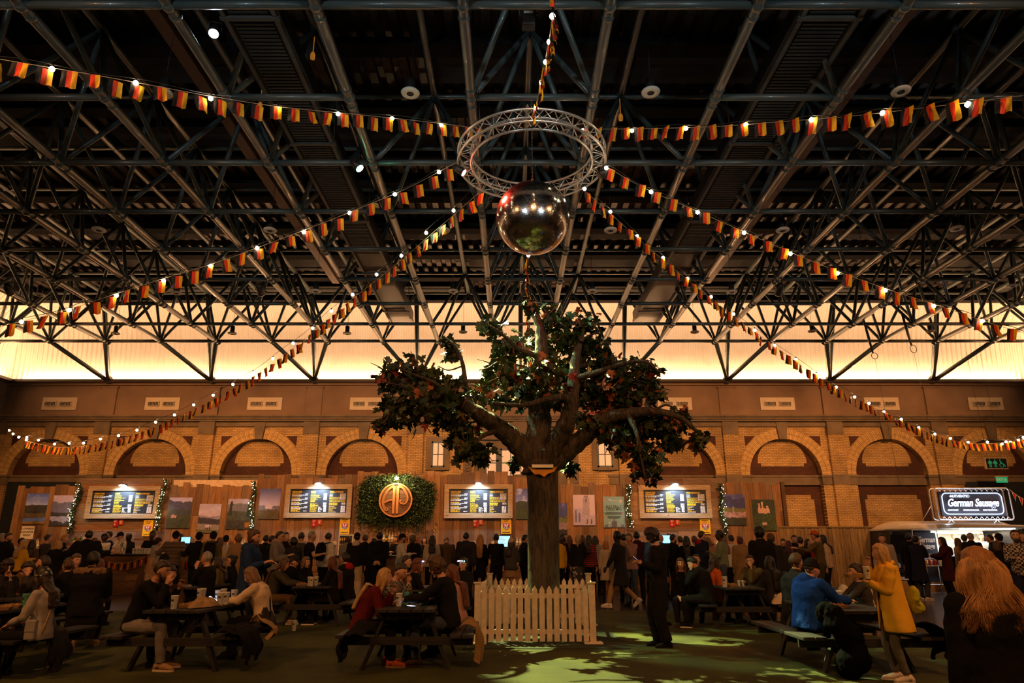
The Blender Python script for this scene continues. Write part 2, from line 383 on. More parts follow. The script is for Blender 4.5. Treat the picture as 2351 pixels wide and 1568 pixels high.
# dark acoustic panels between purlins
mb=MB()
for j in range(-3,6):
    for k in range(0,9):
        if (j*5+k*3)%4==0: continue
        mb.box(XC+j*4.8-2.2,XC+j*4.8+2.2,4.3+k*3.1,5.5+k*3.1,12.80,12.9)
struct(mb,'ceiling',M('black_acoustic_panel',(.006,.006,.006),.9))

# ---- windows of the entrance section
WINF=M('blue_grey_frame_paint',(.075,.10,.13),.5); PANE=M('lit_cream_pane',(.7,.5,.33),.3,var=.08,sc=1.5,emit=(.85,.52,.28),es=.42)
PANE.cycles.emission_sampling='NONE'
wi=0
def window(x0,x1,z0,z1,cols,rows,nm):
    f=MB(); y=YB-.14; t=.07
    f.box(x0,x0+t,y,y+.12,z0,z1); f.box(x1-t,x1,y,y+.12,z0,z1); f.box(x0,x1,y,y+.12,z0,z0+t); f.box(x0,x1,y,y+.12,z1-t,z1)
    for c in range(1,cols): xx=x0+(x1-x0)*c/cols; f.box(xx-.02,xx+.02,y+.02,y+.1,z0,z1)
    for r in range(1,rows): zz=z0+(z1-z0)*r/rows; f.box(x0,x1,y+.02,y+.1,zz-.02,zz+.02)
    root=tag(f.build(nm,WINF),kind='structure')
    p=MB().box(x0+.02,x1-.02,y+.05,y+.065,z0+.02,z1-.02).build('pane',PANE,root)
    s=MB(); s.box(x0-.22,x0,YB-.12,YB,z0-.12,z1+.2); s.box(x1,x1+.22,YB-.12,YB,z0-.12,z1+.2); s.box(x0,x1,YB-.12,YB,z1,z1+.2); s.box(x0,x1,YB-.15,YB,z0-.14,z0)
    return s
sur=MB()
for i,(a,b_,c,d) in enumerate(((990,1022,1014,1073),(1372,1405,1014,1073))):
    q0=PY(a,d,YB-.04); q1=PY(b_,c,YB-.04); s=window(q0.x,q1.x,q0.z,q1.z,2,2,'window_%d'%(i+1)); sur.v,sur.f,sur.m,sur.s=(sur.v+s.v,sur.f+[[j+len(sur.v) for j in f] for f in s.f],sur.m+s.m,sur.s+s.s)
z0,z1=ZY(1096,YB),ZY(1031,YB)
for i,(a,b_,c) in enumerate(((XC-1.62,XC-1.06,1),(XC-.92,XC+.92,4),(XC+1.06,XC+1.62,1))): window(a,b_,z0,z1,c,2,'window_%d'%(i+3))
struct(sur,'trim_11',STONE)
struct(MB().box(XC-1.62,XC+1.62,YB+.05,YB+.3,0,z0),'door_1',WINF)
struct(MB().box(XC-1.06,XC-.92,YB-.02,YB+.2,z0,z1).box(XC+.92,XC+1.06,YB-.02,YB+.2,z0,z1),'trim_12',WINF)
# dark shutter panels in the left and right end bays, blue-black
sh=MB(); q=PY(38,1107,YB-.25); sh.box(XL+.8,XC-BW*4+.9,YB+.1,YB+.3,0,4.25); sh.box(XC+BW*4+.75,XR-.6,YB+.1,YB+.3,0,4.25)
struct(sh,'door_2',M('dark_blue_shutter',(.012,.02,.03),.6))

# ---- vents on the upper wall
pm=M('cream_vent_panel',(.72,.6,.45),.6,var=.06); gm=M('dark_grille',(.02,.018,.015),.5)
vpos=[137,373,608,843,1549,1785,2024,2263]
vn=['directly above the leftmost arch','second from the left corner','third from the left corner','half behind the maple crown','just right of the maple crown','second to the right of the tree','crossed by the bunting, right of the tree','nearest the right corner, above the toilet sign']
for i,px in enumerate(vpos):
    c=PY(px,927,YB-.02); hw=.80; hh=.30
    t=thing('air_vent','cream wall vent panel with two dark grilles, '+vn[i],'vent',(c.x,YB,c.z),group='vent panels on the upper wall')
    bevel(MB().box(-hw,hw,-.05,.0,-hh,hh).build('panel',pm,t,world=False),.01)
    for s in (-.37,.33):
        g=MB(); g.box(s-.26,s+.26,-.16,-.05,-.11,.11,0); g.box(s-.24,s+.24,-.165,-.15,-.09,.06,1)
        for k in range(7): g.box(s-.21+k*.065,s-.2+k*.065,-.172,-.16,-.09,.06,0)
        g.build('grille',[pm,gm],t,world=False)
# ---------------------------------------------------------------- space frame roof
ZB=HC+8.42; ZT=HC+11.07; MD=2.4; YR=9.1
NX=9
bx=lambda i:XC+1.2+MD*i          # bottom chord x, i=-10..9
by=lambda k:YR+MD*k              # bottom row y, k=-9..8
K0=-8
frame=thing('roof_space_frame','grey tubular steel space frame under the dark corrugated roof','roof truss',(XC,12,ZB))
def colr(mb,c,d,r=.11):   # bolted collars
    pass
for i in range(-10,10):
    mb=MB(); y0=by(K0); x=bx(i)
    mb.tube([(x,y0,ZB),(x,by(8),ZB)],.095,10)
    for k in range(0,9): mb.tube([(x,by(k)-.28,ZB),(x,by(k)-.22,ZB)],.108,10); mb.tube([(x,by(k)+.22,ZB),(x,by(k)+.28,ZB)],.108,10)
    for k in range(K0,9): mb.ball((x,by(k),ZB),.125,8,6)
    mb.build('bottom_chord',STEEL,frame)
odd_open={1,4,5,6}
bars=[];
for k in range(K0,9):
    for i in range(-10,9):
        cell=i+1
        if (k in odd_open or (k<0 and k%2)) and cell%2: continue
        bars.append((abs(k-3)*0+(0 if k>=0 else 50)+abs(i),k,i))
bars.sort()
def barmb(mb,k,i):
    x0,x1=bx(i),bx(i+1); y=by(k)
    mb.tube([(x0+.1,y,ZB),(x1-.1,y,ZB)],.07,8); mb.tube([(x0+.12,y,ZB),(x0+.3,y,ZB)],.05,8)
for _,k,i in bars[:98]:
    mb=MB(); barmb(mb,k,i); mb.build('cross_bar',STEEL,frame)
mb=MB()
for _,k,i in bars[98:]: barmb(mb,k,i)
tag(mb.build('cross_bars',STEEL,frame),kind='stuff')
# struts from every upper node to the four lower nodes of its cell
st=[]; apex=set()
for k in range(K0,9):
    for i in range(-10,9):
        cell=i+1; 
        missing=cell%2 and ((k in (0,1,3,4,5,6)) or k<0)
        if missing: continue
        if k==8 and not (0): pass
        ax,ay=(bx(i)+bx(i+1))/2,by(k)+1.2
        if k==8 and (i+1)%2==0 and False: continue
        apex.add((i,k))
        for di in (0,1):
            for dk in (0,1):
                if k+dk>8: continue
                st.append(((0 if k>=0 else 40)+abs(i+.5)*1.0+(8-k)*.3,(ax,ay,ZT),(bx(i+di),by(k+dk),ZB)))
st.sort(key=lambda t:t[0])
for _,a,b_ in st[:98]: MB().tube([a,b_],.062,8).build('diagonal_strut',STEEL,frame)
mb=MB()
for _,a,b_ in st[98:]: mb.tube([a,b_],.062,7)
tag(mb.build('diagonal_struts',STEEL,frame),kind='stuff')
for i in range(-10,9):
    if abs(i)>9: continue
    ks=sorted(k for (ii,k) in apex if ii==i)
    if not ks: continue
    x=(bx(i)+bx(i+1))/2; mb=MB()
    mb.tube([(x,by(K0)+1.2,ZT),(x,by(8)+1.2,ZT)],.085,8)
    for k in ks: mb.ball((x,by(k)+1.2,ZT),.13,8,6)
    mb.build('top_chord',STEEL,frame)
for k in range(0,9):
    if k in (1,5): continue
    mb=MB().tube([(bx(-10)+1.2,by(k)+1.2,ZT),(bx(8)+1.2,by(k)+1.2,ZT)],.055,8); mb.build('top_cross_chord',STEEL,frame)
# braces from wall feet
for m in range(-4,5):
    x=XC+BW*m; foot=V((x,YB-.3,zcap+.02)); mb=MB()
    for dx in (-1.2,1.2): mb.tube([foot,(x+dx,by(8),ZB)],.095,9)
    mb.tube([foot,(x,by(8)+1.2,ZT)],.11,9)
    s=-1 if m<0 else (1 if m>0 else 0)
    if s: mb.tube([foot,(x+s*3.6,by(8),ZB)],.075,8) if False else None
    mb.ball(foot+V((0,0,.08)),.19,10,6)
    mb.build('wall_brace',STEEL,frame)
# brown beams and ventilation ducts
BRN=M('brown_painted_beam',(.09,.035,.015),.6)
for x,l in ((-7.5,'long brown beam under the roof, left of the mirror ball'),(8.3,'long brown beam under the roof, right of the mirror ball')):
    mb=MB(); mb.box(x-.15,x+.15,0,27.2,12.2,12.24); mb.box(x-.15,x+.15,0,27.2,12.5,12.54); mb.box(x-.03,x+.03,0,27.2,12.24,12.5)
    for y in range(2,27,5): mb.tube([(x,y+.5,12.5),(x,y+.5,12.7)],.02,6)
    tag(mb.build('roof_beam',BRN),l,'beam')
DUCT=M('dark_duct_metal',(.012,.013,.013),.45,.5,var=.2); DRAIL=M('duct_side_rail',(.09,.09,.085),.5,.4)
for (x0,x1,l) in ((-5.15,-4.2,'dark ribbed ventilation duct running overhead left of the mirror ball'),(5.15,6.2,'dark ribbed ventilation duct running overhead right of the mirror ball')):
    t=thing('ventilation_duct',l,'duct',((x0+x1)/2,14,10.6)); zb=10.6
    mb=MB().box(x0,x1,3,27.6,zb,zb+.45)
    mb.build('duct_body',DUCT,t); mb=MB(); y=3.1
    while y<20.5: mb.box(x0+.12,x1-.12,y,y+.05,zb-.03,zb+.01); y+=.1
    mb.build('ribs',M('duct_rib_metal',(.045,.045,.043),.5,.5),t)
    for xx in (x0-.02,x1-.06): MB().box(xx,xx+.08,3,27.6,zb-.06,zb+.1).build('side_rail',DRAIL,t)
    mb=MB()
    for y in (6,10,14,18,22,26): MB().box(x0-.06,x1+.06,y,y+.08,zb-.08,zb-.03).build('strap',DRAIL,t)
    for y in (6,10,14,18,22,26):
        for xx in (x0,x1): MB().tube([(xx,y+.04,zb),(xx,y+.04,12.7)],.012,5).build('hanger_rod',DRAIL,t)
# pendant disc speakers
spk=[(375,213,13.4,'half behind the bunting at upper left'),(942,213,13.4,'in the top row, left of the mirror ball ring'),(1494,211,13.4,'in the top row, right of the mirror ball ring'),(2068,209,13.4,'in the top row near the right edge'),
(227,527,18.8,'in the second row near the left edge'),(620,528,18.8,'in the second row above the left diagonal bunting'),(1018,528,18.8,'in the second row, left of the ball'),(1402,528,18.8,'in the second row just right of the mirror ball'),(1797,528,18.8,'in the second row above the right diagonal bunting'),(2197,524,18.8,'in the second row near the right edge'),
(90,676,23.5,'in the third row by the left corner'),(405,672,23.5,'in the third row under the left bunting'),(725,668,23.5,'in the third row left of the far duct end'),(1040,668,23.5,'in the third row above the tree, left'),(1360,668,23.5,'in the third row above the tree, right'),(1680,670,23.5,'in the third row right of the far duct end'),(1995,670,23.5,'in the third row under the right bunting'),(2325,655,23.5,'in the third row by the right corner'),
(265,765,29.0,'against the lit cove, leftmost one'),(533,765,29.0,'against the lit cove, second from left'),(797,765,29.0,'against the lit cove, above the descending bunting'),(1063,762,29.0,'against the lit cove, just left of the tree'),(1595,762,29.0,'against the lit cove, right of the tree'),(1865,760,29.0,'against the lit cove, second right of the tree'),(2136,760,29.0,'against the lit cove, rightmost one')]
SPW=M('cream_speaker_rim',(.62,.56,.46),.5,var=.05)
P0=None
for px,py,zc,l in spk:
    c=W(px,py,zc)
    if P0 is None:
        t=thing('pendant_speaker','x','speaker',c); P0=t
        mb=MB().lathe((0,0,0),[(.07,-.03),(.1,-.045),(.17,-.03),(.185,0),(.17,.02),(.08,.03),(.06,.03)],24,cap=False); mb.build('rim',SPW,t,world=False)
        MB().lathe((0,0,0),[(.001,-.02),(.075,-.025),(.09,.03),(.09,.30),(.05,.33),(.001,.33)],18).build('driver_can',BLACK,t,world=False)
        MB().tube([(0,0,.3),(.01,0,1.2),(0,0,12.6-c.z)],.006,5).build('cable',BLACK,t,world=False)
    else: t=dup(P0); t.location=c
    t['label']='white rimmed round pendant speaker hanging '+l; t['group']='round pendant speakers under the roof'
# round aluminium truss and mirror ball
ALU=M('brushed_aluminium',(.80,.76,.72),.36,.85,var=.1)
C0=V((.40,12.35,9.12)); 
ringt=thing('circular_truss','round aluminium lighting truss hanging above the mirror ball','truss',C0)
Ro,Ri,hz=1.50,1.24,.13
P=lambda r,a,z:(r*cos(a),r*sin(a),z)
for r,z in ((Ro,hz),(Ro,-hz),(Ri,hz),(Ri,-hz)):
    MB().tube([P(r,2*pi*k/72,z) for k in range(72)],.025,8,closed=True).build('truss_tube',ALU,ringt,world=False)
mb=MB(); nb=48
for k in range(nb):
    a,b_=2*pi*k/nb,2*pi*(k+1)/nb
    for (r1,z1,r2,z2) in ((Ro,-hz,Ro,hz),(Ri,-hz,Ri,hz),(Ro,-hz,Ri,-hz),(Ro,hz,Ri,hz)):
        if k%2: r1,z1,r2,z2=r2,z2,r1,z1
        mb.tube([P(r1,a,z1),P(r2,b_,z2)],.010,5)
mb.build('lacing',ALU,ringt,world=False)
for a in (.5,1.2+1,pi-.5,-.6,-2.4): mb=MB(); mb.tube([P(1.37,a,hz),(1.37*cos(a)*1.05,1.37*sin(a),1.0)],.006,5); mb.ball(P(1.37,a,hz+.05),.05,8,6); mb.build('hanging_wire',DARKST,ringt,world=False)
bc=V((.415,12.35,7.78)); br=.735
ball=thing('mirror_ball','large mirror ball hanging below the round truss','mirror ball',bc)
def mirror():
    m,nt,b=base('mirror_facets'); b.inputs['Base Color'].default_value=(.78,.76,.74,1); b.inputs['Metallic'].default_value=1; b.inputs['Roughness'].default_value=.17
    geo=N(nt,'ShaderNodeObjectInfo'); return m
mb=MB(); nv=76; r2=random.Random(3)
for i in range(nv):
    t0=pi*i/nv; t1=pi*(i+1)/nv; nn=max(6,int(2*nv*sin((t0+t1)/2)))
    for k in range(nn):
        f0=2*pi*k/nn; f1=2*pi*(k+.93)/nn; t1b=t1-(t1-t0)*.07
        c=[V((sin(t)*cos(f),sin(t)*sin(f),cos(t)))*br for t,f in ((t0,f0),(t1b,f0),(t1b,f1),(t0,f1))]
        nrm=(c[0]+c[2]).normalized(); j=V((r2.gauss(0,1),r2.gauss(0,1),r2.gauss(0,1)))*.012
        ctr=sum(c,V())/4; tilt=nrm+j
        c=[p+nrm*(-(p-ctr).dot(tilt)) for p in c]
        mb.add([p*1.003 for p in c],[(0,1,2,3)],0)
o=mb.build('mirror_tiles',mirror(),ball,world=False)
MB().ball((0,0,0),br*.992,48,32).build('core_sphere',M('silver_grout',(.12,.12,.12),.5,.6,var=0),ball,world=False)
MB().lathe((0,0,br),[(.09,-.01),(.09,.05),(.03,.06),(.03,.14),(.001,.14)],14).build('top_cap',M('brass_cap',(.5,.3,.1),.4,.8),ball,world=False)
mb=MB()
for k in range(34): 
    z=br+.14+k*.045
    mb.tube([(.012*cos(a)*(1 if k%2 else 0),.012*cos(a)*(0 if k%2 else 1),z+.022*sin(a)+.02) for a in [2*pi*j/8 for j in range(8)]],.005,4,closed=True)
mb.tube([(0,0,br+1.6),(0,0,ZB-bc.z+1.2)],.006,5)
mb.build('chain',M('steel_chain',(.3,.28,.25),.4,.9),ball,world=False)
# stage lamps on the ring and in the roof
def stage_lamp(loc,aim,label,lens,grp=None,s=1.0):
    t=thing('stage_light',label,'stage light',loc,group=grp)
    d=(V(aim)-V(loc)).normalized()
    mb=MB(); mb.tube([-d*.02*s,-d*.28*s,-d*.34*s],[.10*s,.085*s,.03*s],14); mb.build('lamp_body',BLACK,t,world=False)
    MB().tube([-d*.018*s,-d*.010*s],.09*s,14).build('lens',lens,t,world=False)
    u=V((0,0,1)); sd=d.cross(u).normalized()*.12*s
    MB().tube([-d*.14*s-sd,-d*.14*s-sd+u*.2*s,-d*.14*s+sd+u*.2*s,-d*.14*s+sd],.012,5).build('yoke',BLACK,t,world=False)
    return t
GREEN=glow('green_lens',(.25,1,.5),30,False); BLUEW=glow('white_lens',(.8,.88,1),25,False); REDL=glow('red_lens',(1,.05,.03),140,False); DULL=M('dark_lens',(.02,.02,.03),.1)
pg=W(827,388,15.5); stage_lamp(pg,(1.5,13,4),'green shining stage light on the roof frame left of the ring','x' and GREEN)
pw=W(490,78,13.2); stage_lamp(pw,(-5,8,5),'small white shining spotlight high under the roof at upper left',BLUEW)
stage_lamp(C0+V((1.37,.1,-.33)),bc,'dark stage light clamped to the right side of the round truss',DULL,s=.8)
stage_lamp(C0+V((-1.37,.0,-.33)),bc,'red stage light clamped to the left side of the round truss',REDL,s=.8)
stage_lamp(W(1612,381,18),(3,15,2),'unlit multi-lens stage light right of the ring',DULL,s=.9)
mh=W(1213,40,12.2)
t=thing('stage_projector','black moving-head projector hanging at the top above the ring','projector',mh)
bevel(MB().box(-.12,.12,-.1,.1,-.22,.1).build('projector_body',BLACK,t,world=False),.02); MB().tube([(-.15,0,.05),(-.15,0,.32),(.15,0,.32),(.15,0,.05)],.02,6).build('yoke',BLACK,t,world=False)
MB().box(-.08,.08,-.105,-.09,.0,.05).build('vent_strip',SPW,t,world=False)
for px,py,zc,l in ((718,128,15,'hanging from the frame at the top left'),(597,243,15.5,'beside the bunting at upper left'),(1425,269,16,'hanging just right of the ring')):
    t=tag(MB().lathe((0,0,0),[(.001,-.08),(.05,-.08),(.055,.02),(.035,.08),(.012,.09),(.01,.5),(.001,.5)],12).build('warning_beacon',M('amber_plastic',(.5,.2,.02),.4,emit=(.8,.3,.03),es=.25)),'small amber safety lamp '+l,'lamp','amber safety lamps in the roof'); t.location=W(px,py,zc)
# ---------------------------------------------------------------- bunting and festoon lights
FB=M('flag_black_cloth',(.02,.018,.016),.8,var=.2,bump=.3,bsc=25); FR=M('flag_red_cloth',(.78,.05,.012),.7,var=.15,bump=.3,bsc=25); FG=M('flag_gold_cloth',(1,.52,.02),.7,var=.12,bump=.3,bsc=25)
for m in (FR,FG,FB):
    nt=m.node_tree; b=nt.nodes['Principled BSDF']; tr_=N(nt,'ShaderNodeBsdfTranslucent'); mx=N(nt,'ShaderNodeMixShader'); mx.inputs[0].default_value=.45
    src=b.inputs['Base Color'].links[0].from_socket; nt.links.new(src,tr_.inputs['Color'])
    nt.links.new(b.outputs[0],mx.inputs[1]); nt.links.new(tr_.outputs[0],mx.inputs[2]); nt.links.new(mx.outputs[0],nt.nodes['Material Output'].inputs[0])
def flagmesh(seed,w=.19,h=.25):
    r=random.Random(seed); mb=MB(); nx,nz=9,7; ph=r.uniform(0,6); am=r.uniform(.012,.03); sk=r.uniform(-.05,.05)
    P=lambda i,j:(w*i/nx+sk*(j/nz)**1.3,am*sin(ph+i*1.1+j*.5)*(j/nz)+.02*r.uniform(-.2,.2),-h*j/nz*(1+.05*sin(ph+i)))
    vs=[P(i,j) for j in range(nz+1) for i in range(nx+1)]
    for k in range(3):
        fs=[(j*(nx+1)+i,j*(nx+1)+i+1,(j+1)*(nx+1)+i+1,(j+1)*(nx+1)+i) for j in range(nz) for i in range(k*3,k*3+3)]
        mb.f+=[list(f) for f in fs]; mb.m+=[k]*len(fs); mb.s+=[True]*len(fs)
    mb.v=vs; return mb.mesh('flag',[FB,FR,FG])
FM=[flagmesh(i) for i in range(8)]
BULB=glow('warm_white_bulb',(1,.78,.48),55); CORD=M('string_cord',(.5,.42,.3),.7,var=0)
bm_=MB(); bm_.ball((0,0,-.02),.038,10,7,0); BULBM=bm_.mesh('bulb',[BULB])
sm_=MB().tube([(0,0,.0),(0,0,.05)],.016,7); SOCKM=sm_.mesh('bulb_socket',[BLACK])
def catmull(P,n=12):
    out=[]; Q=[2*P[0]-P[1]]+P+[2*P[-1]-P[-2]]
    for i in range(1,len(Q)-2):
        for k in range(n):
            t=k/n; a,b,c,d=Q[i-1],Q[i],Q[i+1],Q[i+2]
            out.append(.5*((2*b)+(c-a)*t+(2*a-5*b+4*c-d)*t*t+(3*b-a-3*c+d)*t*t*t))
    out.append(P[-1]); return out
def walk(pts,step,start=.12):
    out=[];acc=-start
    for a,b in zip(pts,pts[1:]):
        L=(b-a).length
        while acc+step<=acc+L+1e9 and acc<L:
            if acc>=0: out.append((a+(b-a)*(acc/L),(b-a).normalized()))
            acc+=step if acc>=0 else -acc
        acc-=L
    return out
def garland(ctrl,where,step=.34,bstep=1.0,lift=.05,off=(0,0),seed=0,nof=()):
    pts=catmull([W(*c) for c in ctrl]); mid=pts[len(pts)//2]; r=random.Random(seed)
    t=thing('flag_bunting','black, red and gold flag string '+where,'bunting',mid,group='flag buntings around the round truss')
    MB().tube([p-mid for p in pts],.005,4).build('cord',CORD,t,world=False)
    for i,(p,d) in enumerate(walk(pts,step)):
        if any(a<i<b for a,b in nof): continue
        o=bpy.data.objects.new('flag',FM[r.randrange(8)]); COL.objects.link(o); o.parent=t; o.location=p-mid-V((0,0,.004))
        a=atan2(d.y,d.x)
        if d.x<0: a+=pi
        o.rotation_euler=(r.uniform(-.2,.2),-atan2(d.z,sqrt(d.x**2+d.y**2))*.35*(1 if d.x>0 else -1),a+r.uniform(-.3,.3)); s=r.uniform(.94,1.06); o.scale=(s,s,s)
    lp=[p+V((0,0,lift+.02*sin(i*.5))) for i,p in enumerate(pts)]; 
    t2=thing('light_string','festoon string of warm round bulbs '+where,'string lights',mid,group='festoon light strings around the round truss')
    MB().tube([p-mid for p in lp],.007,4).build('cable',BLACK,t2,world=False)
    for p,d in walk(lp,bstep,.3):
        j=V((0,0,-.0)); o=bpy.data.objects.new('bulb',BULBM); COL.objects.link(o); o.parent=t2; o.location=p-mid-V((0,-.0,.055))
        q=bpy.data.objects.new('bulb_socket',SOCKM); COL.objects.link(q); q.parent=t2; q.location=p-mid-V((0,0,.05))
garland([(-70,122,9.0),(0,136,9.4),(250,178,10.1),(490,222,10.9),(650,246,11.5),(830,264,12.3),(1000,282,13.2),(1108,296,13.9)],'running from the ring to the upper left edge',.29,1.05,seed=1)
garland([(1338,297,13.9),(1500,295,12.9),(1650,290,12.0),(1800,279,11.2),(1950,267,10.3),(2100,250,9.5),(2250,232,8.8),(2351,219,8.4),(2420,208,8.1)],'running from the ring to the upper right edge',.30,1.15,seed=2)
garland([(-60,764,13.5),(0,750,13.5),(150,712,13.5),(280,670,13.5),(390,635,13.5),(510,598,13.5),(720,520,13.5),(830,476,13.5),(935,432,13.4),(1048,373,13.4)],'running from the ring down to the lower left edge',.34,.98,seed=3)
garland([(60,1012,25),(85,1018,24.5),(130,1027,24),(200,1023,23),(300,1000,22),(405,958,21),(510,905,20),(590,858,19.2),(690,785,18.2),(785,705,17),(893,620,16),(1020,512,14.8),(1098,444,14.2)],'running from the ring back to the left wall',.30,.95,.2,seed=4)
garland([(1392,383,13.4),(1480,432,13.4),(1590,480,13.4),(1690,524,13.4),(1803,574,13.4),(1920,622,13.4),(2035,663,13.4),(2140,697,13.4),(2275,742,13.4),(2351,765,13.4),(2420,785,13.4)],'running from the ring down to the lower right edge',.34,1.0,seed=5)
garland([(1342,438,14.2),(1400,489,14.8),(1500,578,15.6),(1615,672,16.6),(1720,752,17.6),(1785,800,18.3),(1900,880,19.3),(1965,915,20),(2025,945,21),(2118,988,22),(2200,1014,23),(2290,1018,23.7),(2380,1002,24.5)],'running from the ring back to the right wall',.30,.95,.12,seed=6)
garland([(1280,-60,7.6),(1272,0,8.0),(1262,90,9.4),(1247,170,11),(1232,240,12.2),(1222,290,12.9)],'running from the ring overhead towards the viewer',.30,.95,.06,seed=7)
garland([(1213,585,15.0),(1210,640,16.5),(1212,700,18.5),(1215,770,21),(1218,840,24),(1219,905,27)],'running from the ring away behind the tree',.34,1.6,.06,seed=8)
# bare end of the left and right light strings
for ctrl,l in (([(22,985,25.5),(38,998,25),(75,1012,24.5)],'ending in the left corner of the hall'),([(2300,1016,23.8),(2335,1008,24.2),(2351,1004,24.5),(2390,994,25)],'ending in the right corner of the hall')):
    pts=catmull([W(*c) for c in ctrl]); t2=thing('light_string','short bare festoon string of warm bulbs '+l,'string lights',pts[0])
    MB().tube([p-pts[0] for p in pts],.007,4).build('cable',BLACK,t2,world=False)
    for p,d in walk(pts,.5,.02): o=bpy.data.objects.new('bulb',BULBM); COL.objects.link(o); o.parent=t2; o.location=p-pts[0]-V((0,0,.03))

# ---------------------------------------------------------------- stall backdrops
WC=[(.30,.155,.065),(.36,.19,.08),(.24,.115,.045),(.17,.085,.04),(.33,.15,.055),(.23,.14,.085)]
WV=[wood('pine_upright_%d'%i,c,'z') for i,c in enumerate(WC)]; WH=[wood('pine_level_%d'%i,c,'x') for i,c in enumerate(WC)]
YW=28.0
def planks_v(px0,px1,pyt,label,y=YW,j=.16,w=.27,pyt2=None):
    r=random.Random(px0); x0=PY(px0,1110,y).x; x1=PY(px1,1110,y).x; zt=ZY(pyt,y); mb=MB(); x=x0
    while x<x1-.05:
        ww=min(w*r.uniform(.8,1.2),x1-x); z=zt+r.uniform(-j,j*.3); d=r.uniform(0,.02)
        if pyt2: z+= (ZY(pyt2,y)-zt)*((x-x0)/(x1-x0))
        cut=r.uniform(1.2,z-.8) if r.random()<.25 else None
        if cut: mb.box(x+.004,x+ww-.004,y-d,y+.06,0,cut-.005,r.randrange(6)); mb.box(x+.004,x+ww-.004,y-d,y+.06,cut,z,r.randrange(6))
        else: mb.box(x+.004,x+ww-.004,y-d,y+.06,0,z,r.randrange(6))
        x+=ww
    mb.box(x0,x1,y+.065,y+.1,0,zt-.4,3)
    return tag(mb.build('plank_wall',WV),label,'wooden wall','plank walls behind the bars')
def planks_h(px0,px1,pyt,label,y=YW):
    r=random.Random(px0); x0=PY(px0,1110,y).x; x1=PY(px1,1110,y).x; zt=ZY(pyt,y); mb=MB(); z=zt
    while z>.02:
        h=min(r.uniform(.2,.3),z); x=x0
        while x<x1-.02:
            L=min(r.uniform(1.2,3.2),x1-x)
            if x1-x-L<.4: L=x1-x
            mb.box(x+.003,x+L-.003,y-r.uniform(0,.02),y+.06,z-h+.005,z,r.randrange(6)); x+=L
        z-=h
    mb.box(x0,x1,y+.065,y+.1,0,zt-.05,3)
    return tag(mb.build('plank_wall',WH),label,'wooden wall','plank walls behind the bars')
planks_v(44,184,1112,'upright brown planks behind the two leftmost landscape pictures')
planks_h(184,392,1098,'level planks behind the leftmost menu board')
planks_v(392,592,1110,'upright planks behind three landscape pictures left of the ivy')
tag(MB().box(PY(392,1104,28.2).x,PY(592,1104,28.2).x,28.15,28.3,1,ZY(1102,28.2)).build('partition_panel',M('pale_board',(.62,.47,.33),.7)),'pale board edge showing over the planks left of the ivy','panel')
planks_v(592,820,1090,'tall upright planks behind the second menu board')
planks_v(820,1222,1084,'tall upright planks behind the ivy and the third menu board',j=.22)
planks_v(1270,1436,1108,'upright planks right of the tree behind the church picture')
planks_h(1436,1652,1098,'level planks behind the rightmost menu board')
planks_v(1652,1790,1106,'upright planks behind the two castle pictures on the right')
tag(MB().box(PY(1791,1110,28).x,PY(1799,1110,28).x,27.93,28.06,0,ZY(1106,27.9)).build('corner_post',wood('dark_post',(.09,.045,.02),'z')),'dark wooden post closing the plank walls on the right','post')
# wooden fence panels on the right
FEN=[wood('fence_larch_%d'%i,c,'z') for i,c in enumerate([(.36,.24,.11),(.31,.20,.09),(.27,.175,.085)])]
for px0,px1,Yf,l in ((1792,1905,26.6,'larch board fence panel just right of the plank walls'),(1905,2026,26.0,'larch board fence panel next to the sausage van')):
    x0=PY(px0,1250,Yf).x;x1=PY(px1,1250,Yf).x; zt=ZY(1211,Yf); t=thing('fence_panel',l,'fence',((x0+x1)/2,Yf,0)); mb=MB(); x=x0; r=random.Random(px0)
    while x<x1: mb.box(x,min(x+.125,x1),Yf-.02*r.random(),Yf+.02,.03,zt,r.randrange(3)); x+=.135
    mb.build('boards',FEN,t); 
    for z in (.4,1.2,zt-.1): MB().box(x0,x1,Yf+.02,Yf+.07,z-.04,z+.04).build('rail',FEN[2],t)
    MB().box(x1-.04,x1+.07,Yf-.05,Yf+.08,0,zt+.02).build('fence_post',FEN[2],t); MB().box(x0-.03,x1+.03,Yf-.04,Yf+.06,zt,zt+.04).build('cap_rail',FEN[0],t)

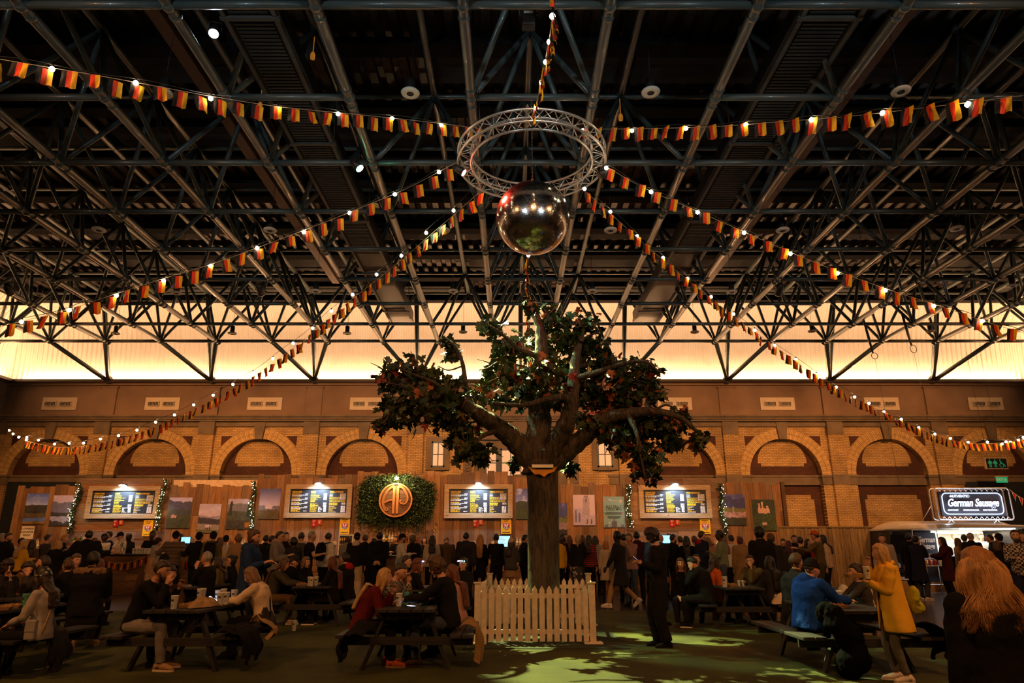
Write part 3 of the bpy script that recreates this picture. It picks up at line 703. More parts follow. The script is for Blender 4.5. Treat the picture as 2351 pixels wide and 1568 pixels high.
# ---------------------------------------------------------------- menu boards
YEL=M('menu_yellow',(.85,.55,.03),.6,var=0); WHT=M('menu_white',(.8,.8,.78),.6,var=0); BRD=M('menu_black_panel',(.018,.02,.028),.45,var=.1); FRW=wood('menu_frame_wood',(.50,.36,.21),'x',.6)
COOL=glow('cool_lamp_glass',(.8,.9,1),60)
def menu(px0,px1,py0,py1,label):
    y=YW-.06; a=PY(px0,(py0+py1)/2,y);b=PY(px1,(py0+py1)/2,y); zt=ZY(py0,y); zb=ZY(py1,y); xa,xb=a.x,b.x; xm=(xa+xb)/2; fw=.19
    t=thing('menu_board',label,'menu board',(xm,y,zb),group='drinks menu boards')
    mb=MB(); 
    mb.prism([(xa,zb),(xb,zb),(xb-fw,zb+fw),(xa+fw,zb+fw)],y-.07,y); mb.prism([(xa,zt),(xa+fw,zt-fw),(xb-fw,zt-fw),(xb,zt)],y-.07,y)
    mb.prism([(xa,zb),(xa+fw,zb+fw),(xa+fw,zt-fw),(xa,zt)],y-.07,y); mb.prism([(xb,zb),(xb,zt),(xb-fw,zt-fw),(xb-fw,zb+fw)],y-.07,y)
    bevel(mb.build('frame',FRW,t),.008)
    MB().box(xa+fw-.01,xb-fw+.01,y-.03,y-.01,zb+fw-.01,zt-fw+.01).build('panel',BRD,t)
    x0,x1,z0,z1=xa+fw,xb-fw,zb+fw,zt-fw; Wd=x1-x0; H=z1-z0; yy=y-.034
    r=random.Random(9); wb_=MB()
    def line(x,z,L,h,mi):
        e=x
        while e<x+L:
            w=r.uniform(.03,.1); w=min(w,x+L-e); wb_.box(e,e+w,yy-.002,yy+.001,z,z+h,mi); e+=w+.015
    def head(s,c,z):
        text(s,.085,t,YEL,(x0+Wd*c,yy,z),'heading',align='LEFT',ext=.002,off=.002,sx=.72 if len(s)<20 else .55)
    c1,c2,c3=.03,.36,.69; cw=Wd*.29
    head('GERMAN BEER',c1,z1-.14)
    for k in range(4):
        z=z1-.20-k*.165; line(x0+Wd*c1,z,cw*.5,.028,0); line(x0+Wd*c1+cw*.8,z,cw*.18,.028,1); line(x0+Wd*c1,z-.045,cw*.95,.024,1); line(x0+Wd*c1,z-.085,cw*.6,.024,1)
    head('BEER & CIDER',c1,z0+.12); line(x0+Wd*c1,z0+.085,cw*.4,.026,0); line(x0+Wd*c1,z0+.05,cw*.55,.024,0); line(x0+Wd*c1+cw*.75,z0+.06,cw*.22,.03,1)
    head('SPIRITS',c2,z1-.14)
    for k in range(6): line(x0+Wd*c2,z1-.2-k*.045,cw*.6*r.uniform(.5,1),.015,0); line(x0+Wd*c2+cw*.78,z1-.2-k*.045,cw*.2,.03,1)
    head('SHOTS',c2,z1-.50)
    for k in range(4): line(x0+Wd*c2,z1-.555-k*.042,cw*.5*r.uniform(.5,1),.016,0); line(x0+Wd*c2+cw*.78,z1-.555-k*.042,cw*.2,.028,1)
    head('COCKTAILS',c2,z0+.26)
    for k in range(6): line(x0+Wd*c2,z0+.215-k*.034,cw*.45*r.uniform(.8,1),.016,0); line(x0+Wd*c2+cw*.5,z0+.215-k*.034,cw*.3*r.uniform(.3,1),.02,1); line(x0+Wd*c2+cw*.82,z0+.215-k*.034,cw*.16,.028,1)
    head('WINE & SPARKLING',c3,z1-.14)
    for k in range(6): line(x0+Wd*c3,z1-.2-k*.042,cw*(.2 if k<3 else .6),.016,0 if k>2 else 1); line(x0+Wd*c3+cw*.62,z1-.2-k*.042,cw*.36,.026,1)
    head('WHITE CLAW HARD SELTZER',c3,z1-.50)
    for k in range(2): line(x0+Wd*c3,z1-.555-k*.042,cw*.5,.028,0); line(x0+Wd*c3+cw*.75,z1-.555-k*.042,cw*.23,.028,1)
    head('LOW & NO',c3,z0+.29)
    for k in range(7): line(x0+Wd*c3,z0+.245-k*.036,cw*.3*r.uniform(.5,1.6),.016,0 if k%3 else 1); line(x0+Wd*c3+cw*.72,z0+.245-k*.036,cw*.25,.028,1)
    wb_.build('printed_lettering',[YEL,WHT],t)
    l=thing('picture_lamp','small black lamp with cold white light over the '+label.split(' with ')[0].replace('dark drinks ',''),'lamp',(xm,y-.15,zt),group='cold white lamps over the menu boards')
    bevel(MB().box(xm-.14,xm+.14,y-.30,y-.14,zt+.0,zt+.05).build('lamp_head',BLACK,l),.01)
    MB().box(xm-.12,xm+.12,y-.29,y-.15,zt-.012,zt-.002).build('glass',COOL,l)
    MB().tube([(xm,y-.16,zt+.03),(xm,y,zt+.03)],.012,6).build('bracket',BLACK,l)
    light('menu_lamp','SPOT',(xm,y-.42,zt+.06),260,(.62,.84,1),.06,(xm,y,zb+.45),120,.7)
menu(200,366,1116,1191,'leftmost menu board with wooden frame')
menu(655,808,1112,1189,'second menu board, left of the ivy, with wooden frame')
menu(1020,1177,1112,1190,'third menu board, between ivy and tree, with wooden frame')
menu(1467,1632,1114,1190,'rightmost menu board, right of the tree, with wooden frame')

# ---------------------------------------------------------------- printed pictures
def hsh(i,j,s): 
    n=(i*374761393+j*668265263+s*974634777)&0xffffffff; n=(n^(n>>13))*1274126177&0xffffffff; return ((n^(n>>16))&0xffff)/65535
def vn_(x,y,s=0):
    i,j=int(x//1),int(y//1); fx,fy=x-i,y-j; fx=fx*fx*(3-2*fx); fy=fy*fy*(3-2*fy)
    a=hsh(i,j,s)*(1-fx)+hsh(i+1,j,s)*fx; b=hsh(i,j+1,s)*(1-fx)+hsh(i+1,j+1,s)*fx; return a*(1-fy)+b*fy
def fbm(x,y,s=0): return (vn_(x,y,s)*.5+vn_(x*2,y*2,s+1)*.25+vn_(x*4,y*4,s+2)*.15+vn_(x*8,y*8,s+3)*.1)
PRINT,_nt,_b=base('printed_picture'); _ca=N(_nt,'ShaderNodeVertexColor',layer_name='print'); _nt.links.new(_ca.outputs[0],_b.inputs['Base Color']); _b.inputs['Roughness'].default_value=.45
EDGE=M('poster_edge',(.4,.35,.3),.6,var=0)
def picture(px0,px1,py0,py1,label,sky,layers,extras=(),cloud=.3,y=YW-.05,seed=0,tilt=0):
    ym=(py0+py1)/2; x0=PY(px0,ym,y).x; x1=PY(px1,ym,y).x; z1=ZY(py0,y); z0=ZY(py1,y); nx,nz=64,86
    vs=[];cs=[]
    for j in range(nz+1):
        for i in range(nx+1):
            u,v=i/nx,j/nz; vs.append((x0+(x1-x0)*u,y,z0+(z1-z0)*v))
            k=max(0,min(1,(v-.5)*2)); c=[sky[0][q]*(1-k)+sky[1][q]*k for q in range(3)]
            cl=max(0,fbm(u*4,v*7,seed+5)-.5)*2.5*cloud; c=[q+(.75-q)*min(1,cl) for q in c]
            for li,(h,am,fr,col_,tx) in enumerate(layers):
                hh=h+am*(fbm(u*fr+li*7,li*3.3,seed+li)-.5)*2
                if v<hh:
                    tt=fbm(u*14,v*20,seed+li*11); c=[q*(1-tx+2*tx*tt) for q in col_]
            for (a,b_,d,e,col_) in extras:
                ju=.03*(vn_(u*30,v*30,seed+3)-.5)
                if a<=u+ju<=b_ and d<=v+ju<=e: c=[q*(.8+.4*vn_(u*40,v*40)) for q in col_]
            cs.append((c[0],c[1]*1.05,min(1,c[2]*1.8),1))
    fs=[(j*(nx+1)+i,j*(nx+1)+i+1,(j+1)*(nx+1)+i+1,(j+1)*(nx+1)+i) for j in range(nz) for i in range(nx)]
    mb=MB(); mb.add(vs,fs,0); mb.box(x0,x1,y+.002,y+.03,z0,z1,1)
    o=mb.build('landscape_picture',[PRINT,EDGE]); at=o.data.color_attributes.new('print','FLOAT_COLOR','POINT')
    for i,c in enumerate(cs): at.data[i].color=c
    return tag(o,label,'picture',group='landscape pictures on the plank walls')
mt=(.10,.11,.15); fo=(.035,.045,.02)
picture(57,107,1133,1203,'picture of a blue lake below snowy mountains, leftmost on the planks',((.35,.42,.6),(.08,.14,.35)),[(.72,.08,4,(.35,.4,.5),.4),(.62,.05,6,(.05,.05,.03),.5),(.35,.04,5,(.12,.09,.03),.6),(.2,.03,3,(.12,.2,.4),.3),(.07,.06,6,(.3,.16,.02),.4)],seed=1)
picture(118,171,1137,1207,'picture of a misty valley under pale clouds, second from left',((.5,.42,.4),(.5,.4,.36)),[(.72,.14,2,(.16,.15,.17),.4),(.45,.08,3,(.05,.05,.04),.5),(.3,.05,3,(.33,.33,.34),.3),(.14,.12,5,(.05,.05,.04),.6)],[(.75,1,.36,.40,(.6,.45,.03))],cloud=.6,seed=9)
picture(385,438,1142,1213,'dark mountain picture with a small pink castle, right of the leftmost menu board',((.5,.42,.45),(.4,.36,.42)),[(.85,.12,2.5,(.07,.07,.10),.4),(.62,.05,3,(.05,.06,.05),.5),(.42,.05,8,(.05,.06,.025),.6)],[(.16,.4,.34,.42,(.5,.26,.17)),(.22,.27,.42,.46,(.5,.26,.17))],seed=21)
picture(455,505,1157,1223,'picture of white cows on a meadow, lower than its neighbours',((.55,.45,.42),(.4,.36,.38)),[(.6,.06,3,(.28,.25,.27),.3),(.5,.08,2,(.05,.045,.05),.3),(.3,.04,3,(.25,.22,.16),.3),(.1,.03,3,(.12,.13,.05),.4)],[(.35,.62,.17,.27,(.5,.45,.42)),(.45,.5,.1,.18,(.03,.02,.02)),(.55,.6,.1,.22,(.03,.02,.02)),(.36,.4,.1,.18,(.03,.02,.02))],cloud=.5,seed=33)
picture(521,575,1145,1215,'picture of a rocky alpine meadow with dark firs, left of the tall planks',((.4,.36,.36),(.38,.34,.34)),[(.82,.08,3,(.16,.15,.13),.4),(.6,.06,3,(.06,.07,.04),.5),(.3,.06,4,(.045,.045,.03),.8)],[(.1,.2,.45,.9,(.02,.03,.02)),(.85,.98,.4,.85,(.02,.03,.02)),(.8,1,.06,.22,(.35,.15,.02))],seed=41)
picture(595,643,1122,1192,'picture of a pale house on a wooded hill, left of the second menu board',((.45,.38,.42),(.07,.09,.20)),[(.42,.05,4,(.16,.15,.16),.3),(.3,.07,6,(.10,.07,.02),.6)],[(.3,.65,.34,.45,(.6,.5,.45)),(.38,.42,.45,.53,(.6,.5,.45)),(.52,.56,.45,.51,(.6,.5,.45))],cloud=.2,seed=52)
picture(1184,1222,1122,1192,'picture of white clouds over green hills, partly behind the trunk',((.3,.35,.55),(.06,.08,.22)),[(.62,.1,2,(.05,.06,.03),.5),(.3,.1,4,(.06,.08,.02),.6)],cloud=.9,seed=61)
picture(1268,1302,1155,1226,'picture of a village below blue mountains, just right of the trunk',((.12,.14,.3),(.05,.06,.18)),[(.8,.15,3,(.06,.07,.16),.4),(.55,.12,3,(.14,.16,.04),.5),(.36,.06,8,(.3,.22,.17),.7),(.15,.05,5,(.03,.03,.02),.5)],seed=70)
picture(1316,1366,1136,1206,'pale picture of a church tower behind a slanting white house',((.65,.5,.42),(.62,.48,.4)),[(.02,.01,3,(.2,.15,.12),.3)],[(.45,.75,.3,.92,(.42,.34,.3)),(.5,.7,.92,.98,(.25,.2,.18)),(.57,.63,.75,.88,(.12,.09,.08)),(.0,.45,.0,.55,(.5,.42,.42)),(.45,1,.0,.32,(.48,.4,.38)),(.08,.16,.1,.5,(.15,.16,.22)),(.24,.32,.1,.4,(.15,.16,.22)),(.6,.66,.05,.2,(.12,.09,.08)),(.8,.86,.05,.2,(.12,.09,.08))],cloud=.1,seed=81)
gp=picture(1385,1434,1140,1211,'green poster with dark lettering and small drawings, right of the church picture',((.20,.34,.24),(.20,.34,.24)),[(.02,.04,12,(.14,.14,.13),.5)],[(.38,.62,.0,.2,(.1,.1,.1)),(.46,.54,.2,.27,(.1,.1,.1)),(.05,.2,.0,.09,(.12,.12,.12)),(.8,.95,.0,.1,(.12,.12,.12)),(.08,.14,.3,.4,(.5,.18,.04)),(.85,.92,.4,.5,(.55,.3,.2)),(.8,.88,.8,.9,(.6,.4,.15)),(.06,.12,.84,.92,(.5,.25,.1)),(.28,.36,.88,.91,(.6,.6,.5)),(.36,.8,.86,.87,(.6,.6,.5)),(.25,.3,.14,.17,(.6,.6,.5))],cloud=0,seed=0)
q=PY(1409,1166,YW-.06); GRT=M('poster_ink',(.02,.05,.04),.6,var=0)
text('ALLY PALLY',.15,gp,GRT,(q.x,YW-.055,ZY(1166,YW)),'lettering',ext=.001,off=.002,sx=.8); text('CHRISTMAS',.15,gp,GRT,(q.x,YW-.055,ZY(1172,YW)),'lettering',ext=.001,off=.002,sx=.8)
mb=MB()
for k,wd in enumerate((.3,.4,.34,.36,.0,.26,.26,.26,.2)): 
    if wd: mb.box(q.x-wd,q.x+wd,YW-.054,YW-.051,ZY(1176+k*1.8,YW)-.01,ZY(1176+k*1.8,YW)+.008)
mb.build('printed_lettering',GRT,gp)
picture(1659,1712,1135,1206,'picture of a village below a dark blue mountain, right of the rightmost menu board',((.12,.11,.22),(.07,.07,.16)),[(.9,.15,3,(.05,.05,.10),.4),(.55,.1,2,(.16,.14,.03),.3),(.42,.05,10,(.38,.22,.15),.7),(.25,.04,5,(.04,.04,.02),.5)],[(.44,.48,.4,.6,(.4,.28,.2))],seed=92)
picture(1728,1781,1147,1218,'picture of a sandy ruined fortress above green woods, rightmost on the planks',((.03,.05,.02),(.04,.06,.03)),[(1.1,.02,3,(.035,.05,.02),.6),(.5,.1,7,(.05,.075,.02),.7)],[(.25,.75,.55,.72,(.62,.36,.17)),(.28,.36,.7,.88,(.62,.36,.17)),(.42,.5,.72,.92,(.66,.4,.2)),(.62,.7,.7,.8,(.62,.36,.17)),(.38,.58,.18,.26,(.5,.35,.28))],cloud=0,seed=99)
# beer posters, red notices
YP=M('yellow_poster',(.85,.50,.02),.4,var=.05); NAVY=M('poster_navy',(.02,.025,.07),.4,var=0); REDP=M('poster_red',(.5,.015,.02),.4,var=.05); REDO=M('poster_orange_red',(.6,.08,.03),.4,var=.05)
for px0,px1,py0,py1,l in ((329,351,1194,1231,'under the leftmost menu board'),(780,803,1189,1226,'under the second menu board'),(1150,1174,1189,1226,'under the third menu board'),(1607,1631,1191,1226,'under the rightmost menu board')):
    y=YW-.05; x0=PY(px0,1208,y).x;x1=PY(px1,1208,y).x;z1=ZY(py0,y);z0=ZY(py1,y); xm=(x0+x1)/2; zm=(z0+z1)/2; w=x1-x0
    t=thing('beer_poster','yellow beer poster with red and navy shield, '+l,'poster',(xm,y,z0),group='yellow beer posters')
    MB().box(x0,x1,y-.01,y+.01,z0,z1).build('sheet',YP,t)
    sh=[(-.36,.27),(.36,.27),(.34,-.1),(.2,-.27),(0,-.34),(-.2,-.27),(-.34,-.1)]
    MB().prism([(xm+a*w,zm+b_*w) for a,b_ in sh],y-.016,y-.01).build('shield_rim',M('poster_silver',(.5,.5,.5),.4,var=0),t)
    MB().prism([(xm+a*w*.88,zm+b_*w*.88) for a,b_ in [(-.36,.27),(.36,.27),(.35,-.08),(-.35,-.08)]],y-.02,y-.016).build('shield_top',REDP,t)
    MB().prism([(xm+a*w*.88,zm+b_*w*.88) for a,b_ in [(-.345,-.1),(.345,-.1),(.2,-.27),(0,-.34),(-.2,-.27)]],y-.02,y-.016).build('shield_base',NAVY,t)
    mb=MB()
    for a0,a1 in ((-.22,-.08),(-.1,-.04),(.1,.04),(.22,.08)): mb.bar((xm+a0*w,y-.022,zm+.2*w),(xm+a1*w,y-.022,zm-.02*w),.025*w*2,.003,0,up=(0,1,0))
    mb.build('rays',WHT,t)
    text('CD',.22*w*1.2,t,WHT,(xm,y-.021,zm-.25*w),'lettering',ext=.001,off=.002)
    text('Braumeister',.09,t,NAVY,(xm,y-.012,z1-.1),'lettering',ext=.001,sx=.7) if False else None
    mb=MB(); mb.box(xm-.3*w,xm+.3*w,y-.012,y-.01,z1-.08,z1-.055); mb.box(xm-.18*w,xm+.18*w,y-.012,y-.01,z1-.13,z1-.11); mb.box(xm-.36*w,xm+.36*w,y-.012,y-.01,z0+.05,z0+.07); mb.build('printed_lettering',NAVY,t)
for (pxa,l) in ((260,'leftmost'),(716,'second'),(1086,'third'),(1538,'rightmost')):
    y=YW-.04
    for dx,w,h,m,n_ in ((0,12,17,REDP,'red notice sheet'),(13,10,13,REDO,'small orange notice sheet')):
        x0=PY(pxa+dx,1200,y).x;x1=PY(pxa+dx+w,1200,y).x; z1=ZY(1192,y);z0=ZY(1192+h,y)
        t=thing('notice_sheet',n_+' under the '+l+' menu board','notice',((x0+x1)/2,y,z0),group='red notices under the menu boards')
        MB().box(x0,x1,y-.008,y+.008,z0,z1).build('sheet',m,t)
        mb=MB(); 
        for k in range(3): mb.box(x0+.03,x0+.03+(x1-x0)*(.6-.12*k),y-.01,y-.008,z1-.05-k*.035,z1-.035-k*.035)
        mb.box(x0+.05,x0+.1,y-.01,y-.008,z0+.06,z0+.11)
        mb.build('printed_lettering',WHT,t)
y=26.9; q=PY(63,1222,y); t=thing('counter_sign','white sign reading LOWERED COUNTER POINT at the left end of the bar','sign',q)
SGN=M('sign_white',(.8,.72,.6),.5,var=.03)
MB().box(q.x-.24,q.x+.24,y-.01,y+.01,q.z-.24,q.z+.22).build('panel',SGN,t); MB().tube([(q.x,y+.02,0.0),(q.x,y+.02,q.z-.1)],.015,6).build('post',BLACK,t)
for s,dz in (('LOWERED',.1),('COUNTER',-.02),('POINT',-.14)): text(s,.1,t,BLACK,(q.x,y-.014,q.z+dz),'lettering',ext=.001,off=.002)

# ---------------------------------------------------------------- ivy panel with round emblem
IVY=[M('ivy_dark',(.012,.03,.008),.6,var=.3),M('ivy_mid',(.03,.07,.015),.5,var=.3),M('ivy_light',(.10,.15,.03),.5,var=.3)]
def leafcloud(mb,c,s,r,k=1):
    """small pointed leaf, two folded faces"""
    a=r.uniform(0,2*pi); b=r.uniform(-.9,.9); d=V((cos(a)*cos(b),-abs(sin(a))*.6*cos(b)-.15,sin(b))).normalized(); u=d.orthogonal().normalized(); u=(mathutils.Matrix.Rotation(r.uniform(0,6),3,d)@u)
    n=d.cross(u); p=V(c)
    mb.add([p,p+d*s*.5+u*s*.28+n*s*.08,p+d*s,p+d*s*.5-u*s*.28+n*s*.08],[(0,1,2),(0,2,3)],r.choice((0,0,1,1,2)) if k else 0)
cI=PY(911,1149,YW-.1); r=random.Random(5)
ivy=thing('ivy_panel','broad green ivy panel hanging around the round wooden emblem','artificial ivy',(cI.x,YW,cI.z-1.2))
mb=MB(); bk=MB(); poly=[(-1.5,-.75),(-1.5,.55),(-1.15,.9),(-.6,.98),(.4,1.0),(.9,.85),(1.45,.62),(1.5,-.1),(1.35,-.6),(.9,-.85),(-.8,-.9)]
bk.prism([(cI.x+a,cI.z+b_) for a,b_ in poly],YW-.14,YW-.02); bk.build('backing_panel',M('ivy_backing',(.008,.018,.006),.9),ivy)
def inpoly(x,z):
    c=False; n=len(poly)
    for i in range(n):
        (x0,z0),(x1,z1)=poly[i],poly[i-1]
        if (z0>z)!=(z1>z) and x<(x1-x0)*(z-z0)/(z1-z0)+x0: c=not c
    return c
k=0
while k<5200:
    x,z=r.uniform(-1.75,1.7),r.uniform(-1.25,1.15)
    if not inpoly(x*.93,z*.93+.03) and not (r.random()<.12 and z<-.6): continue
    if x*x+z*z<.5: continue
    leafcloud(mb,(cI.x+x,YW-.14-r.random()*.14,cI.z+z),r.uniform(.05,.1),r); k+=1
for q_ in range(26): # trailing strands
    x=r.uniform(-1.1,1.2); L=r.uniform(.1,.5)
    for j in range(int(L/.02)): leafcloud(mb,(cI.x+x+r.gauss(0,.03),YW-.18,cI.z-.85-j*.02),.06,r)
tag(mb.build('leaves',IVY,ivy),kind='stuff')
em=thing('round_emblem','round wooden emblem with two mirrored scroll letters on the ivy panel','emblem',(cI.x,YW-.3,cI.z)); R=.66; y=YW-.36
OW=wood('emblem_orange_wood',(.62,.24,.07),'z',.75); DW=wood('emblem_dark_planks',(.16,.075,.035),'x')
mb=MB(); 
for k in range(9):
    z0=-R+k*2*R/9; z1=z0+2*R/9-.008; w0=sqrt(max(0,R*R-max(abs(z0),abs(z1))**2)); w1=sqrt(max(0,R*R-min(abs(z0),abs(z1))**2)) if z0*z1>0 else R
    za=z0 if abs(z0)<abs(z1) else z1
    mb.prism([(cI.x-sqrt(R*R-z0*z0+1e-6),cI.z+z0),(cI.x-sqrt(R*R-z1*z1+1e-6),cI.z+z1),(cI.x+sqrt(R*R-z1*z1+1e-6),cI.z+z1),(cI.x+sqrt(R*R-z0*z0+1e-6),cI.z+z0)],y,y+.05)
mb.build('plank_disc',DW,em)
MB().rings([[ (cI.x+rr*cos(2*pi*k/48),yy,cI.z+rr*sin(2*pi*k/48)) for k in range(48)] for rr,yy in ((R,y-.05),(R,y+.05),(R-.055,y+.05),(R-.055,y-.05))],closed=True,sm=False).build('rim',OW,em)
mb=MB()
def stroke(pts,wd): 
    c=catmull([V((cI.x+a,y-.02,cI.z+b_)) for a,b_ in pts],6)
    for p,q_ in zip(c,c[1:]): mb.bar(p-(q_-p)*.15,q_+(q_-p)*.15,wd,.05,0,up=(0,1,0))
mb.box(cI.x-.125,cI.x-.03,y-.045,y+.005,cI.z-.52,cI.z+.55); mb.box(cI.x+.03,cI.x+.125,y-.045,y+.005,cI.z-.52,cI.z+.55)
stroke([(-.08,.55),(-.28,.42),(-.45,.15),(-.5,-.08),(-.44,-.28),(-.36,-.38),(-.28,-.36)],.09); stroke([(-.44,-.1),(-.3,-.03),(-.1,.03)],.07)
stroke([(.08,.55),(.28,.45),(.44,.2),(.45,0),(.36,-.12),(.22,-.1),(.18,.0)],.09)
mb.build('scroll_letters',OW,em)
lt=thing('wall_lamp','warm bright lamp above the round emblem','lamp',(cI.x,YW-.45,cI.z+.84)); WL_=glow('warm_lamp_glass',(1,.78,.42),70)
MB().ball((cI.x,YW-.42,cI.z+.84),(.08,.06,.06),12,8).build('bulb',WL_,lt); MB().tube([(cI.x,YW-.42,cI.z+.9),(cI.x,YW-.42,cI.z+1.02),(cI.x,YW,cI.z+1.02)],.015,6).build('bracket',BLACK,lt)
light('emblem_lamp','POINT',(cI.x,YW-.62,cI.z+.80),110,(1,.72,.36),.06)
# fairy light garlands down the posts
FL=glow('fairy_light',(1,.92,.65),11,False)
for (xa,ya,xb,yb_,l) in ((184,1110,157,1224,'left of the leftmost menu board'),(381,1100,358,1218,'right of the leftmost menu board'),(583,1104,576,1216,'left of the pale house picture'),(1441,1112,1444,1212,'left of the rightmost menu board'),(1653,1110,1665,1230,'right of the rightmost menu board')):
    a_=PY(xa,ya,YW-.2); b2=PY(xb,yb_,YW-.2); t=thing('fairy_light_garland','green garland with tiny white lights hanging '+l,'garland',b2,group='lit green garlands on the plank walls'); mb=MB(); r=random.Random(xa)
    fn=lambda s:a_+(b2-a_)*s+V((.05*sin(s*9),0,0))
    for k in range(420): s=r.random(); leafcloud(mb,fn(s)+V((r.gauss(0,.045),r.gauss(0,.04),0)),.085,r)
    mb.tube([fn(k/12) for k in range(13)],.025,6,0); tag(mb.build('greenery',IVY,t),kind='stuff'); mb=MB()
    for k in range(34): s=r.random(); mb.ball(fn(s)+V((r.gauss(0,.06),-.1-r.random()*.04,0)),.010,6,4)
    tag(mb.build('tiny_lights',FL,t),kind='stuff')
    if k: light('garland_glow','POINT',fn(.6)+V((0,-.35,0)),4,(1,.9,.55),.1)

# ---------------------------------------------------------------- bar counters
TOPM=M('black_counter_top',(.02,.018,.016),.25,var=.1)
def counter(px0,px1,y,zt,label,mm=0):
    x0=XG(px0,y);x1=XG(px1,y); t=thing('bar_counter',label,'bar counter',((x0+x1)/2,y,0)); mb=MB(); r=random.Random(px0); z=.0
    while z<zt-.06:
        h=min(.21,zt-.05-z); x=x0
        while x<x1:
            L=min(r.uniform(1,2.6),x1-x); mb.box(x+.003,x+L-.003,y-r.uniform(0,.015),y+.04,z+.004,z+h-.004,r.randrange(6)); x+=L
        z+=h
    mb.build('front_boards',WH,t); bevel(MB().box(x0-.03,x1+.03,y-.06,y+.62,zt-.05,zt).build('worktop',TOPM,t),.01)
    MB().box(x0,x1,y+.05,y+.55,.0,zt-.06).build('carcass',WH[3],t); return t
counter(54,590,23.2,1.24,'long plank bar counter under the leftmost menu board')
counter(592,1222,25.0,1.17,'long plank bar counter left of the trunk below the ivy')
counter(1283,1770,25.0,1.17,'long plank bar counter right of the trunk')
# bunting on the counter fronts
for (px0,px1,y,py,n,l) in ((222,342,23.1,1286,8,'along the left bar counter front'),(395,560,23.1,1287,7,'along the left bar counter front, farther right'),(1100,1230,24.9,1290,6,'along the middle bar counter front'),(1285,1330,24.9,1287,3,'along the right bar counter front')):
    a_=PY(px0,py-5,y);b2=PY(px1,py-12,y); t=thing('flag_bunting','small black, red and gold flags '+l,'bunting',a_,group='small buntings on the bar fronts'); pts=[a_+(b2-a_)*(k/16)+V((0,0,-.22*sin(pi*k/16))) for k in range(17)]
    MB().tube(pts,.008,4).build('cord',FG,t)
    for k in range(n):
        p=pts[int((k+.5)/n*16)]; o=bpy.data.objects.new('flag',FM[k%8]); COL.objects.link(o); o.parent=t; o.location=p-a_-V((0,.02,.0)); o.scale=(.8,.8,.8)
# bottles, taps, screens on the back shelves
GLS=[M('bottle_clear',(.55,.5,.42),.1,var=0,spec=.8),M('bottle_green',(.02,.09,.03),.1,var=0),M('bottle_amber',(.22,.08,.02),.1,var=0)]; CAPM=M('steel_pourer',(.5,.48,.45),.3,.9,var=0)
shelf_spots=[(300,350,'x')]
def shelf(px0,px1,y,z,label):
    x0=XG(px0,y);x1=XG(px1,y); t=thing('back_shelf',label,'shelf',((x0+x1)/2,y,0)); MB().box(x0,x1,y-.15,y+.15,z-.04,z).build('board',WH[3],t)
    mb=MB()
    for x in (x0+.05,x1-.05): mb.box(x-.03,x+.03,y-.12,y+.12,0,z-.04)
    MB().box(x0+.02,x0+.08,y-.12,y+.12,0,z-.04).build('side',WH[3],t); MB().box(x1-.08,x1-.02,y-.12,y+.12,0,z-.04).build('side',WH[3],t); return x0,x1
bp_=None
def bottles(x0,x1,y,z,n,grp,where):
    r=random.Random(int(x0*10)); kinds=['clear bottle with steel pourer','green glass bottle','amber spirit bottle']
    for i in range(n):
        k=r.choice((0,0,1,2)); h=r.uniform(.9,1.12); x=x0+(x1-x0)*(i+.5)/n
        key='bt%d'%k
        if key not in MC:
            t=thing('spirit_bottle','x','bottle'); MB().lathe((0,0,0),[(.001,0),(.038,.0),(.04,.02),(.04,.19),(.034,.215),(.014,.25),(.013,.29),(.001,.29)],12).build('glass_body',GLS[k],t,world=False)
            MB().lathe((0,0,.29),[(.013,0),(.014,.02),(.006,.03),(.004,.06),(.001,.06)],8).build('pourer',CAPM,t,world=False); MB().tube([(0,0,.06),(0,0,.15)],.0405,12).build('paper_label',[WHT,YEL,NAVY][k],t,world=False); MC[key]=t
        else: t=dup(MC[key])
        t.location=(x,y+r.uniform(-.05,.05),z+.002); t.scale=(h,h,h); t['label']=kinds[k]+' in the row '+where; t['group']=grp+(' %s'%['clear','green','amber'][k])
a_=shelf(75,105,25.2,1.38,'low dark shelf with bottles at the left end of the bar'); bottles(*a_,25.2,1.38,7,'bottles at the left end of the bar,','at the left end of the bar')
a_=shelf(160,192,25.2,1.5,'dark shelf with clear bottles left of the big dark coat'); bottles(*a_,25.2,1.5,5,'bottles behind the left bar,','left of the big dark coat')
a_=shelf(468,560,25.4,1.42,'long dark shelf with bottles below the alpine meadow picture'); bottles(*a_,25.4,1.42,14,'bottles below the meadow picture,','below the alpine meadow picture')
a_=shelf(868,950,26.8,1.62,'dark shelf with spirits under the ivy'); bottles(*a_,26.8,1.62,12,'bottles under the ivy,','under the ivy panel')
a_=shelf(1184,1212,26.5,1.5,'short metal shelf with bottles left of the trunk'); bottles(*a_,26.5,1.5,4,'bottles left of the trunk,','just left of the trunk')
a_=shelf(1605,1660,26.5,1.45,'dark shelf with bottles under the rightmost yellow poster'); bottles(*a_,26.5,1.45,7,'bottles behind the right bar,','under the rightmost yellow poster')
SCR=glow('screen_glow',(.15,.55,1),3.5,False)
